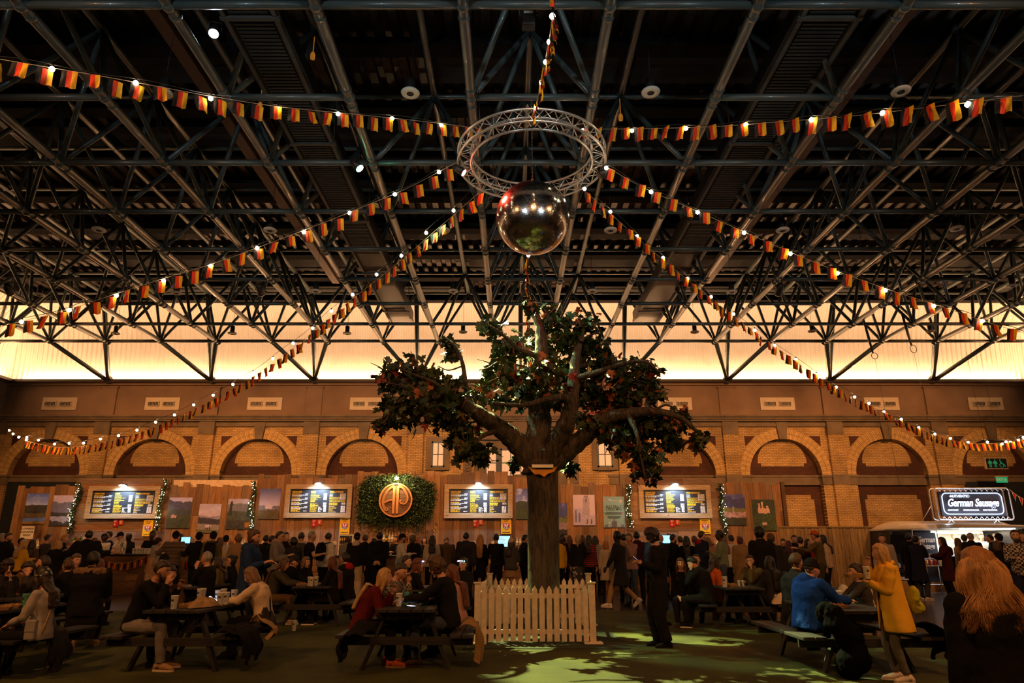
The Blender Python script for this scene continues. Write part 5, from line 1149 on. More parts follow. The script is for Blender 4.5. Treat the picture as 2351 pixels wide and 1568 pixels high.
tabs={'A':(-6.72,8.7,1.7,'black picnic table cut by the left edge, in front'),'A2':(-7.75,11.0,1.6,'black picnic table behind the fur hooded parka at the left'),'B':(-4.28,9.2,1.8,'black picnic table with many white cups and a beige coat'),
'C':(-3.95,14.2,1.6,'black picnic table behind the cream sweater woman'),'D':(-1.36,9.3,1.6,'black picnic table in front left of the picket fence'),'E':(4.42,13.7,1.6,'black picnic table right of the tree under the thoughtful man'),'F':(4.45,9.1,1.9,'black picnic table at the right in front, beside the yellow coat'),
'H':(-1.6,13.2,1.5,'black picnic table behind the front one left of the fence'),'G':(-6.35,13.9,1.5,'black picnic table under the grey haired man in black sweater'),'I':(5.95,13.0,1.5,'black picnic table behind the blue hoodie, with white bags')}
for k,v in tabs.items(): picnic(*v)
# ---------------------------------------------------------------- people
C=dict(black=(.012,.011,.012),char=(.03,.028,.03),dgrey=(.06,.055,.055),mgrey=(.13,.115,.105),grey=(.22,.2,.19),lgrey=(.38,.34,.32),white=(.75,.68,.6),cream=(.68,.52,.36),tan=(.38,.24,.12),brown=(.13,.075,.035),dbrown=(.05,.028,.018),olive=(.12,.095,.04),dolive=(.06,.055,.03),
navy=(.015,.02,.045),blue=(.010,.055,.32),dblue=(.02,.045,.13),jeans=(.07,.09,.14),ljeans=(.22,.25,.3),red=(.35,.015,.015),dred=(.12,.012,.015),maroon=(.06,.015,.018),yellow=(.75,.42,.02),mustard=(.85,.48,.04),sage=(.2,.24,.17),khaki=(.42,.26,.12),pink=(.45,.25,.22),orange=(.6,.12,.02),camel=(.33,.2,.1),teal=(.03,.12,.12))
HC_=dict(black=(.012,.01,.009),dark=(.03,.018,.012),brown=(.09,.045,.02),lbrown=(.2,.11,.05),blonde=(.5,.30,.11),pale=(.62,.42,.2),red=(.28,.08,.02),auburn=(.13,.035,.018),grey=(.3,.28,.26),strawb=(.45,.2,.06),plum=(.09,.01,.02))
SK=dict(l=(.64,.34,.22),m=(.48,.24,.14),t=(.28,.14,.075),d=(.075,.035,.02))
def cloth(c): return M('cloth_'+c,C[c],.9,var=.12,sc=5,bump=.25,bsc=60,spec=.12)
def hairm(c): return M('hair_'+c,HC_[c],.45,var=.3,sc=3,bump=.6,bsc=8,stretch=(9,9,1.1))
def skinm(c): return M('skin_'+c,SK[c],.5,var=.06,sc=8)
def stripem(name,c1,c2,w,sharp=.5):
    n='stripe_'+name
    if n in MC: return MC[n]
    m,nt,b=base(n); tc=N(nt,'ShaderNodeTexCoord'); wv=N(nt,'ShaderNodeTexWave',bands_direction='Z'); wv.inputs['Scale'].default_value=w; wv.inputs['Distortion'].default_value=.4; cr=N(nt,'ShaderNodeValToRGB'); cr.color_ramp.interpolation='CONSTANT'
    cr.color_ramp.elements[0].color=(*c1,1); cr.color_ramp.elements[1].color=(*c2,1); cr.color_ramp.elements[1].position=sharp
    nt.links.new(tc.outputs['Object'],wv.inputs[0]); nt.links.new(wv.outputs['Fac'],cr.inputs[0]); nt.links.new(cr.outputs[0],b.inputs['Base Color']); b.inputs['Roughness'].default_value=.85; MC[n]=m; return m
def plaidm(name,c1,c2,s):
    n='plaid_'+name
    if n in MC: return MC[n]
    m,nt,b=base(n); tc=N(nt,'ShaderNodeTexCoord'); ck=N(nt,'ShaderNodeTexChecker'); ck.inputs['Scale'].default_value=s; ck.inputs[1].default_value=(*c1,1); ck.inputs[2].default_value=(*c2,1)
    nt.links.new(tc.outputs['Object'],ck.inputs[0]); nt.links.new(ck.outputs[0],b.inputs['Base Color']); b.inputs['Roughness'].default_value=.85; MC[n]=m; return m
def printm(name,c1,c2,s):
    n='print_'+name
    if n in MC: return MC[n]
    m,nt,b=base(n); tc=N(nt,'ShaderNodeTexCoord'); vo=N(nt,'ShaderNodeTexVoronoi'); vo.inputs['Scale'].default_value=s; cr=N(nt,'ShaderNodeValToRGB'); cr.color_ramp.interpolation='CONSTANT'; cr.color_ramp.elements[0].color=(*c2,1); cr.color_ramp.elements[1].color=(*c1,1); cr.color_ramp.elements[1].position=.32
    nt.links.new(tc.outputs['Object'],vo.inputs[0]); nt.links.new(vo.outputs['Distance'],cr.inputs[0]); nt.links.new(cr.outputs[0],b.inputs['Base Color']); MC[n]=m; return m
FUR=M('fur_brown',(.26,.15,.075),.9,var=.4,sc=20,bump=1,bsc=90)
EYEW=M('eye_white',(.6,.55,.5),.3,var=0); EYED=M('eye_dark',(.02,.012,.01),.2,var=0); LIP=M('lips',(.35,.11,.08),.5,var=0); LIPD=M('lips_dark',(.12,.04,.035),.5,var=0)
FOLD=bpy.data.textures.new('cloth_folds','CLOUDS'); FOLD.noise_scale=.16; FOLD.noise_depth=2
STR=bpy.data.textures.new('hair_locks','CLOUDS'); STR.noise_scale=.05; STR.noise_depth=2
def rem(o,vx,sm=2,disp=0,tex=None):
    m=o.modifiers.new('remesh','REMESH'); m.mode='VOXEL'; m.voxel_size=vx; m.use_smooth_shade=True
    if sm: s=o.modifiers.new('smooth','SMOOTH'); s.iterations=sm; s.factor=.5
    if disp: d=o.modifiers.new('folds','DISPLACE'); d.texture=tex or FOLD; d.strength=disp; d.mid_level=.5; d.texture_coords='LOCAL'
    return o
def ik(a,t,l1,l2,pole):
    d=t-a; L=min(max(d.length,abs(l1-l2)+.02),(l1+l2)*.995); d.normalize(); x=(l1*l1-l2*l2+L*L)/(2*L); h=sqrt(max(0,l1*l1-x*x)); p=pole-d*pole.dot(d)
    if p.length<1e-4: p=d.orthogonal()
    p.normalize(); return a+d*x+p*h, a+d*L
ARM=dict(down=(.07,.03,-.54),pocket=(.09,.13,-.42),bar=(.0,.36,-.30),phone=(-.12,.27,-.20),hold=(-.06,.32,-.22),mouth=(-.12,.21,.03),chin=(-.12,.17,.03),table=(-.04,.36,-.30),lap=(-.05,.26,-.42),back=(-.15,-.17,-.42),cross=(-.22,.20,-.22),out=(.22,.42,-.10),swing=(.08,.22,-.48),wing=(.3,.12,-.18),rest=(.02,.42,-.28),cheek=(-.10,.14,.06),reach=(-.02,.47,-.20),low=(-.02,.30,-.36))
hip_=lambda s:s
def person(px,Y,face,pose,top,bot,hair,label,H=1.75,sk='l',sex='m',lean=4,arms=('down','down'),hd=(0,0),hat=None,sh='black',zo=0.0,w=1.0,tw=1.0,beard=0,glass=0,extra=None,hood=None,X=None,group=None,hc2=None,legs=None,fur=False,ltop=None):
    s=H/1.75; f=sex=='f'; vx=.0085 if Y<6 else (.0095 if Y<12.6 else (.013 if Y<17 else .019)); vc=.012 if Y<12.6 else (.016 if Y<17 else .022)
    sit=pose=='sit'; ph=radians(lean)
    pel=V((0,0,.545 if sit else .945)); sp=[]; p=V(pel); n=12
    for i in range(n+1):
        t=i/n; a_=ph*(.45+.75*t); u=V((0,sin(a_),cos(a_))); sp.append((p.copy(),u,V((0,cos(a_),-sin(a_))))); p=p+u*(.53/n)
    def S(t):
        t2=max(0,min(1,t))*n; i=min(n-1,int(t2)); q=t2-i; P=sp[i][0].lerp(sp[i+1][0],q); u=sp[i][1].lerp(sp[i+1][1],q).normalized(); fw=sp[i][2].lerp(sp[i+1][2],q).normalized()
        if t<0: P=P+(u if not sit else u)*(t*.53)
        return P,u,fw
    Xr=V((1,0,0))
    hipw=.15 if not f else .16; wa=.135 if not f else .115; ch=.165 if not f else .142; shw=.178 if not f else .155
    prof=[(-.12,hipw*.8,.09),(0,hipw,.112),(.2,wa*1.08,.10),(.4,wa*1.05,.10),(.62,ch,.118),(.8,shw*.98,.11),(.9,shw*.8,.09),(.97,.085,.07),(1.0,.058,.056)]
    def sect(t,wx,wy,g=0,off=0): P,u,fw=S(t); return (P+fw*off,Xr*(wx*w+g),fw*(wy*w+g))
    # limbs
    sj=[S(.88)[0]+Xr*(sg*(shw-.012)*w) for sg in (-1,1)]; wr=[];el=[]
    for k,sg in enumerate((-1,1)):
        o=arms[k]; o=ARM[o] if isinstance(o,str) else o; tg=sj[k]+V((o[0]*sg,o[1],o[2])); pole=V((sg*.45,-.35,-1)) if o[2]>-.45 else V((sg*.2,-1,0)); e_,w_=ik(sj[k],tg,.285,.255,pole); el.append(e_); wr.append(w_)
    hj=[pel+V((sg*.088,0,-.03)) for sg in (-1,1)]; kn=[];an=[];fdir=[]
    for k,sg in enumerate((-1,1)):
        if legs: tg=V(legs[k])
        elif sit: tg=V((sg*.13,.40+.06*k,.09))
        elif pose=='walk': tg=V((sg*.07,.30 if k==0 else -.36,.09 if k==0 else .22))
        else: tg=V((sg*(.10),.03*(k*2-1),.085))
        pole=V((sg*.1,1,.3)) if not sit else V((sg*.15,.6,1)); k_,a_=ik(hj[k],tg,.43,.42,pole); kn.append(k_); an.append(a_)
        fd=V((sg*.12,1,0)); 
        if pose=='walk' and k==1: fd=V((0,.75,-.65))
        fdir.append(fd.normalized())
    nb=S(1.0)[0]; hp=radians(hd[0]+lean*.35); hu=V((0,sin(hp),cos(hp))); mix=(hu+S(1)[1]).normalized(); hc=nb+mix*.14+V((0,cos(hp),-sin(hp)))*.018
    yw=radians(hd[1]); hf=V((0,cos(hp),-sin(hp))); RM=mathutils.Matrix.Rotation(yw,3,hu); hf=RM@hf; hr=hf.cross(hu); HA=(hr,hf,hu); h=lambda x,y,z: hc+hr*x+hf*y+hu*z
    face_r=radians(face)
    if X is None:
        Z=hc.z*s+zo; Xh=XG(px,Y,Z); shift=hc.y*s; X=Xh+sin(face_r)*shift
    root=thing('person',label,'person',(X,Y,zo),face_r,group); root.scale=(s,s,s)
    see=abs(((face+180)%360)-180)>35 or abs(hd[1])>30
    # body: one continuous skin surface
    b=MB()
    b.ell([sect(t,wx*.93,wy*.92) for t,wx,wy in prof],16)
    b.tube([nb-mix*.05,nb+mix*.03,hc-hu*.06],[.062,.053,.05],12)
    def headf(x,y,z):
        nx=x*(1-.30*max(0,-z)**1.2); ny=y*(1-.22*max(0,-z)*(1 if y<0 else .25)); 
        if y>.3: 
            for ex in (-.4,.4): ny-=.13*exp(-((x-ex)/.22)**2-((z-.1)/.17)**2)
            ny+=.05*exp(-(x/.5)**2-((z+.85)/.2)**2)
        return nx,ny,z
    b.ball(hc,(.077,.097,.118),24,18,0,headf,ax=HA)
    b.ball(h(0,.094,-.012),(.015,.022,.030),8,6,0,ax=HA); b.ball(h(0,.085,.022),(.010,.014,.026),8,6,0,ax=HA)
    for sg in (-1,1): b.ball(h(sg*.076,-.004,-.004),(.013,.022,.033),8,6,0,ax=HA)
    b.ball(h(0,.079,-.058),(.026,.014,.014),8,6,0,ax=HA); b.ball(h(0,.066,-.098),(.026,.02,.018),8,6,0,ax=HA)
    for k,sg in enumerate((-1,1)):
        b.tube([S(.82)[0]+Xr*sg*.08,sj[k]],[.055,.055],10); b.tube([sj[k],(sj[k]+el[k])/2,el[k]],[.048,.045,.035],10); b.tube([el[k],el[k].lerp(wr[k],.35),wr[k]],[.035,.037,.024],10); b.ball(sj[k],.05,10,7)
        b.ball(el[k],.035,8,6)
        fd=(wr[k]-el[k]).normalized(); pn=V((-sg*.8,.1,-.4)) if abs(fd.y)<.75 else V((-sg*.35,-.1,-1)); pn=(pn-fd*pn.dot(fd)).normalized(); sd=fd.cross(pn)
        w0=wr[k]; b.ball(w0+fd*.048,(.038,.016,.055),12,8,0,ax=(sd,pn,fd)); rf=max(.0085,vx*.72); cur=(.35,.5,.45)
        up=sd if sd.dot(V((0,.5,1)))>0 else -sd
        for i_,(o_,l_) in enumerate(((-.0285,.75),(-.0095,.95),(.0095,1.0),(.0285,.92))):
            q_=w0+fd*.088+up*o_; d_=fd.copy(); P_=[w0+fd*.05+up*o_*.8,q_]
            for c_ in range(3): d_=(d_+pn*cur[c_]*(1.15-.1*i_)).normalized(); q_=q_+d_*(.032,.024,.018)[c_]*l_; P_.append(q_)
            b.tube(P_,[rf*1.05,rf*1.05,rf,rf*.95,rf*.8],7)
        q_=w0+fd*.02+up*.022; b.tube([q_,q_+fd*.025+up*.026+pn*.008,q_+fd*.055+up*.032+pn*.022,q_+fd*.075+up*.026+pn*.034],[rf*1.5,rf*1.35,rf*1.15,rf*.9],7)
        b.ball(hj[k],.085,10,7); b.tube([hj[k],hj[k].lerp(kn[k],.5),kn[k]],[.083,.072,.052],12); b.tube([kn[k],kn[k].lerp(an[k],.3),kn[k].lerp(an[k],.75),an[k]],[.05,.054,.036,.032],12); b.ball(kn[k],.053,10,7)
        b.tube([an[k]-fdir[k]*.03-V((0,0,.045)),an[k]+fdir[k]*.05-V((0,0,.05)),an[k]+fdir[k]*.13-V((0,0,.06))],[.026,.028,.02],8)
    rem(b.build('body',skinm(sk),root,world=False),vx,1)
    near=Y<17.5
    if see and near:
        for sg in (-1,1):
            e=MB().ball(h(sg*.030,.0745,.012),(.0125,.0115,.0105),10,7,0,ax=HA); e.ball(h(sg*.030,.0835,.012),(.0062,.0045,.0062),8,6,1,ax=HA); eo=e.build('eye',[EYEW,EYED],root,world=False)
            MB().tube([h(sg*.048,.076,.030),h(sg*.032,.087,.036),h(sg*.014,.089,.031)],[.003,.005,.004],6).build('eyebrow',hairm(hair[1] if hair[1] in HC_ else 'dark'),root,world=False)
        MB().tube([h(-.020,.085,-.056),h(-.007,.0935,-.054),h(.007,.0935,-.054),h(.020,.085,-.056)],[.002,.0055,.0055,.002],7).build('lips',LIPD if sk=='d' else LIP,root,world=False)
    # clothing: top
    kind,colr_=top[0],top[1]; tm=colr_ if not isinstance(colr_,str) else cloth(colr_)
    g=dict(sw=.018,tee=.012,jk=.03,coat=.034,puf=.05,hoodie=.032,dress=.016,shirt=.02)[kind]*tw
    c=MB(); secs=[]
    hemt=-.16
    if kind=='coat' and not sit: secs=[(pel+V((0,-.01,-.42)),Xr*(hipw*w+g+.055),V((0,.13*w+g+.03,0))),(pel+V((0,0,-.2)),Xr*(hipw*w+g+.02),V((0,.12*w+g+.015,0)))]
    elif kind=='dress' and not sit: secs=[(pel+V((0,0,-.38)),Xr*(hipw*w+g+.03),V((0,.12*w+g+.01,0))),(pel+V((0,0,-.2)),Xr*(hipw*w+g+.01),V((0,.12*w+g,0)))]
    secs+=[sect(t,wx,wy,g*(1.0 if t<.9 else .7)) for t,wx,wy in ([(hemt if not secs else -.1,hipw*1.0,.108)]+prof[1:-1])]
    P_,u_,f_=S(1.0); secs.append((P_+u_*.0,Xr*(.062+g*.35),f_*(.058+g*.35)))
    c.ell(secs,18)
    if sit and kind in('coat','dress','jk','puf','hoodie'):
        for k,sg in enumerate((-1,1)): c.tube([hj[k],hj[k].lerp(kn[k],.45 if kind in('coat','dress') else .22)],[.088+g*.5,.09+g*.4],12)
        if kind=='coat': c.ell([(pel+V((0,-.09,-.38)),Xr*(hipw+.06),V((0,.035,0))),(pel+V((0,-.10,-.15)),Xr*(hipw+.05),V((0,.05,0))),(pel+V((0,-.05,.05)),Xr*(hipw+.03),V((0,.08,0)))],14)
    for k,sg in enumerate((-1,1)):
        c.ball(sj[k],.054+g*.8,10,8); c.tube([S(.84)[0]+Xr*sg*.07,sj[k]],[.07+g*.5,.058+g*.7],10)
        if kind=='tee': c.tube([sj[k],sj[k].lerp(el[k],.62)],[.056+g,.058+g],10)
        else:
            c.tube([sj[k],sj[k].lerp(el[k],.5),el[k]],[.052+g*.8,.05+g*.75,.044+g*.6],12); c.ball(el[k],.043+g*.6,10,7); c.tube([el[k],el[k].lerp(wr[k],.5),wr[k]-(wr[k]-el[k]).normalized()*.012],[.043+g*.6,.042+g*.6,.033+g*.35],12)
    if kind in('hoodie','puf','coat','jk') or hood: c.ell([(nb-mix*.055,Xr*.105,f_*.095),(nb-mix*.0,Xr*(.083+g*.3),f_*(.08+g*.3)),(nb+mix*.045,Xr*(.074+g*.2),f_*(.072+g*.2))],14)
    if hood or kind=='hoodie' or fur: 
        hb=MB() if (hood or fur) else c
        hb.ball(nb-f_*.09-mix*.03,(.115,.07,.085),14,9,0,ax=(Xr,f_,u_))
        if hb is not c: rem(hb.build('hood',cloth(hood) if hood else tm,root,world=False),vc,2,.01)
    if fur:
        hb=MB(); r_=random.Random(3)
        for i_ in range(26):
            a_=pi*.08+pi*.84*i_/25+pi; hb.ball(nb+Xr*(.19*cos(a_))-f_*(.02-.10*sin(a_))+mix*(-.02+.015*sin(i_*2)),.038+r_.random()*.008,8,6)
        rem(hb.build('fur_trim',FUR,root,world=False),.012,0,.02,STR)
    rem(c.build({'sw':'sweater','tee':'t_shirt','jk':'jacket','coat':'coat','puf':'puffer_jacket','hoodie':'hoodie','dress':'dress','shirt':'shirt'}[kind],tm,root,world=False),vc,2,(.034 if Y<12.6 else .024) if kind!='puf' else .045)
    # bottoms
    bk,bc_=bot[0],bot[1]; bm2=bc_ if not isinstance(bc_,str) else cloth(bc_); gl=dict(jeans=.010,wide=.035,slim=.004,skirt=.01,tights=.003,shorts=.02)[bk]
    t_=MB(); t_.ell([(pel+V((0,0,-.10)) if not sit else pel+V((0,.03,-.06)),Xr*(hipw*w*.95),V((0,.10*w,0))),sect(0,hipw,.112,.008),sect(.12,hipw*.95,.108,.004)],16)
    for k,sg in enumerate((-1,1)):
        t_.ball(hj[k],.089+gl*.5,10,8)
        if bk in('skirt','shorts') and not sit: continue
        t_.tube([hj[k],hj[k].lerp(kn[k],.5),kn[k]],[.087+gl*.7,.078+gl,.06+gl],12); t_.ball(kn[k],.058+gl,10,7)
        ae=an[k].lerp(kn[k],.04 if bk!='slim' else .1); t_.tube([kn[k],kn[k].lerp(ae,.35),ae],[.058+gl,.06+gl,.045+gl*1.15],12)
    if bk=='skirt' and not sit:
        L=legs[0] if False else .55; t_.ell([(pel+V((0,0,-L)),Xr*.2,V((0,.16,0))),(pel+V((0,0,-.15)),Xr*.175,V((0,.13,0))),sect(.1,hipw,.11,.01)],16)
    if bk=='shorts' and not sit: t_.ell([(pel+V((0,0,-.30)),Xr*.17,V((0,.13,0))),sect(.05,hipw,.11,.01)],14)
    FOLD2=FOLD; rem(t_.build({'jeans':'trousers','wide':'wide_trousers','slim':'leggings','skirt':'skirt','tights':'tights','shorts':'skirt'}[bk],bm2,root,world=False),vc,2,.020)
    # shoes
    sm1,sm2=(sh,sh) if isinstance(sh,str) else sh
    for k,sg in enumerate((-1,1)):
        fd=fdir[k]; sdv=V((fd.y,-fd.x,0)).normalized() if abs(fd.z)<.3 else V((1,0,0)); upv=sdv.cross(fd); A=an[k]-upv*.0
        m_=MB(); base_=A-upv*.080
        R_=[(-.075,.030,.034,.035),(-.05,.036,.05,.05),(0,.036,.052,.05),(.06,.040,.042,.04),(.12,.044,.032,.032),(.16,.038,.026,.026),(.185,.018,.018,.018)]
        m_.ell([(base_+fd*y_+upv*(.012+hh),sdv*wx,upv*hh) for y_,wx,hh,_ in R_],14,0)
        m_.tube([A-fd*.01-upv*.04,A-fd*.012+upv*.02],[.042,.043],12,0)
        so=[(-.080,.022),(-.06,.033),(0,.034),(.07,.040),(.13,.042),(.172,.030),(.190,.010)]
        vs0=[base_+fd*y_+sdv*x_ for y_,x_ in so]+[base_+fd*y_-sdv*x_ for y_,x_ in so[::-1]]; nn=len(vs0)
        m_.add(vs0+[p_+upv*.026 for p_ in vs0],[list(range(nn)),list(range(nn,2*nn))[::-1]]+[(i,i+nn,(i+1)%nn+nn,(i+1)%nn) for i in range(nn)],1)
        m_.build('shoe',[cloth(sm1),cloth(sm2)],root,world=False)
    # hair
    ht,hcol=hair; hm=hairm(hcol) if hcol in HC_ else None
    if ht not in('bald',):
        hb=MB(); gr=dict(buzz=.004,short=.013,curly=.028,crop=.008).get(ht,.014); lowback=-.75 if ht not in('buzz','short','crop','curly') else -.30
        def hf_(x,y,z):
            k=1.0
            if y>.15 and z<.50-.15*(y<.4): k=.80
            elif z<lowback: k=.82
            elif z<-.05 and y>-.1 and ht in('buzz','short','crop','curly'): k=.82
            if k==1.0: k+=.03*sin(x*13+z*7)*sin(y*11)*(2.2 if ht=='curly' else 1)
            return x*k,y*k,z*k
        hb.ball(h(0,-.005,.008),(.080+gr,.098+gr,.118+gr),26,20,0,hf_,ax=HA)
        if ht in('long','xlong','bob','pony','bun','mid'):
            G_=g+.015
            if ht in('bob','mid'):
                e=-.13 if ht=='bob' else -.20
                hb.ell([(h(0,-.035,.05),hr*.088,hf*.07),(h(0,-.035,-.05),hr*.098,hf*.072),(h(0,-.042,e),hr*.098,hf*.06),(h(0,-.045,e-.02),hr*.07,hf*.04)],18)
                for sg in (-1,1): hb.tube([h(sg*.074,.035,.05),h(sg*.088,.03,-.02),h(sg*.086,.028,-.085),h(sg*.07,.02,e)],[.014,.022,.024,.014],8)
            if ht in('long','xlong'):
                ts=(.9,.72,.56) if ht=='long' else (.9,.72,.5,.3)
                back=[(h(0,-.04,.05),hr*.088,hf*.065),(h(0,-.055,-.05),hr*.09,hf*.06),(h(0,-.075,-.12),hr*.092,hf*.045)]
                for t2 in ts:
                    P2,u2,f2=S(t2); back.append((P2-f2*(.112+G_),Xr*(.105 if t2>.5 else .09),f2*.034))
                P2,u2,f2=S(ts[-1]-.05); back.append((P2-f2*(.11+G_),Xr*.05,f2*.018)); hb.ell(back,18)
                for sg in (-1,1):
                    P2,u2,f2=S(.86); P3,u3,f3=S(.66)
                    hb.tube([h(sg*.07,.04,.06),h(sg*.088,.03,-.02),h(sg*.088,.015,-.09),P2+Xr*sg*.085+f2*.06,P3+Xr*sg*.085+f3*(.12+g)],[.014,.024,.026,.026,.012],8)
            if ht=='pony': hb.ell([(h(0,-.10,.07),hr*.03,hu*.03),(h(0,-.15,.04),hr*.035,hu*.035)],10); hb.tube([h(0,-.10,.06),h(0,-.165,.03),h(0,-.17,-.06),h(0,-.14,-.17),h(0,-.13,-.25)],[.03,.036,.036,.03,.01],10)
            if ht=='bun': hb.ball(h(0,-.10,.075),(.045,.045,.045),12,9)
            if ht in('pony','bun'): hb.ball(h(0,-.03,-.03),(.079,.08,.085),14,10,0,ax=HA)
        rem(hb.build('hair',hm,root,world=False),vx*1.1,1,.014 if ht!='curly' else .035,STR)
    if beard:
        bb=MB(); bb.ball(h(0,.052,-.085),(.056,.044,.048 if beard==1 else .07),14,10,0,ax=HA); bb.tube([h(-.07,.01,-.01),h(-.066,.035,-.06),h(0,.075,-.10),h(.066,.035,-.06),h(.07,.01,-.01)],.014,6); bb.tube([h(-.028,.082,-.052),h(0,.093,-.040),h(.028,.082,-.052)],.007,6); rem(bb.build('beard',hm,root,world=False),vx,1,.008,STR)
    if glass:
        gm_=MB(); gc=M('pale_glasses',(.7,.6,.5),.3,var=0) if glass==2 else BLACK
        for sg in (-1,1): gm_.tube([h(sg*.031+.022*cos(a_),.098-.006*abs(cos(a_)),.012+.018*sin(a_)) for a_ in [2*pi*k/14 for k in range(14)]],.003,5,closed=True); gm_.tube([h(sg*.053,.094,.016),h(sg*.08,.0,.012)],.0028,5)
        gm_.tube([h(-.01,.10,.014),h(.01,.10,.014)],.003,5); gm_.build('glasses',gc,root,world=False)
    if hat:
        hk,hcn=hat; hmt=hcn if not isinstance(hcn,str) else cloth(hcn); mb=MB()
        if hk in('beanie','bobble'):
            mb.ball(h(0,-.014,.030),(.090,.107,.118),20,16,0,lambda x,y,z:(x,y,max(z,-.10)) ,ax=HA); mb.tube([h(.083*cos(a_),-.012+.098*sin(a_),.026+.014*sin(a_)) for a_ in [2*pi*k/20 for k in range(20)]],.017,7,closed=True)
            if hk=='bobble': mb.ball(h(0,-.03,.18),.042,12,9)
            rem(mb.build('beanie',hmt,root,world=False),vx*1.1,1)
        elif hk=='cap':
            mb.ball(h(0,-.008,.035),(.090,.106,.105),20,16,0,lambda x,y,z:(x,y,max(z,-.02)),ax=HA)
            mb.ell([(h(0,.08,.045),hr*.075,hu*.006),(h(0,.125,.042),hr*.07,hu*.006),(h(0,.16,.034),hr*.045,hu*.005),(h(0,.172,.03),hr*.015,hu*.004)],12); mb.build('cap',hmt,root,world=False)
        elif hk=='band':
            mb.tube([h(.092*cos(a_),-.005+.108*sin(a_),.05+.02*sin(a_)) for a_ in [2*pi*k/20 for k in range(20)]],.007,6,closed=True); mb.build('headband',BLACK,root,world=False)
            for k,cn in enumerate(((.2,.3,1),(.9,.3,1),(1,.8,.5),(.3,.6,1),(.2,1,.9))):
                a_=pi*.5+(k-2)*.42; MB().ball(h(.098*cos(a_),.0+.112*sin(a_),.055+.02*sin(a_)),.012,8,6).build('glowing_bead',glow('bead_%d'%k,cn,9,False),root,world=False)
    R=mathutils.Matrix.Rotation(face_r,4,'Z'); world=lambda p: V((X,Y,zo))+(R@(V(p)*s))
    hands=[world(wr[k]+(wr[k]-el[k]).normalized()*.09) for k in (0,1)]
    if extra: extra(root,dict(S=S,h=h,hands=hands,wr=wr,el=el,hc=hc,hr=hr,hf=hf,hu=hu,nb=nb,pel=pel,Xr=Xr,world=world,cloth=cloth,kn=kn,an=an,g=g,sj=sj))
    return root,hands
def strap(col_,bag=True,side=1):
    def fn(root,d):
        S=d['S']; mb=MB(); pts=[]
        for t in (.92,.8,.6,.4,.2,.0): P,u,f=S(t); pts.append(P+d['Xr']*(side*(.07-.22*(.92-t)/.92))-f*(.108+d['g']))
        mb.tube(pts,.010,6); mb.build('bag_strap',cloth(col_),root,world=False)
    return fn
def rucksack(col_):
    def fn(root,d):
        P,u,f=d['S'](.55); mb=MB(); g=d['g']; c0=P-f*(.20+g); mb.ball(c0,(.145,.09,.24),16,12,0,lambda x,y,z:(max(-.8,min(.8,x))*1.15,max(-.75,min(.75,y))*1.2,max(-.85,min(.85,z))*1.1),ax=(d['Xr'],f,u)); mb.ball(c0-f*.08-u*.08,(.11,.05,.11),12,9,0,ax=(d['Xr'],f,u)); rem(mb.build('rucksack',cloth(col_),root,world=False),.018,2)
        for sg in (-1,1):
            mb=MB(); mb.tube([c0+u*.2+d['Xr']*sg*.09,d['S'](.97)[0]+d['Xr']*sg*.11+u*.03,d['S'](.8)[0]+d['Xr']*sg*.125+f*(.12+g),d['S'](.5)[0]+d['Xr']*sg*.14+f*(.08+g)],.016,7); mb.build('rucksack_strap',cloth(col_),root,world=False)
    return fn
PHS=glow('phone_screen',(.6,.75,1),2.5,False)
def phone(loc,face,label,tilt=-.9):
    t=thing('mobile_phone',label,'phone',loc,radians(face)); o=bevel(MB().box(-.036,.036,-.004,.004,-.075,.075).build('case',BLACK,t,world=False),.003); q=MB().box(-.032,.032,-.0055,-.004,-.07,.07).build('display',PHS,t,world=False)
    t.rotation_euler=(tilt,0,radians(face)); return t
# ================================================================ the people, nearest first
def bx_(o,parent,*a,**k): return o
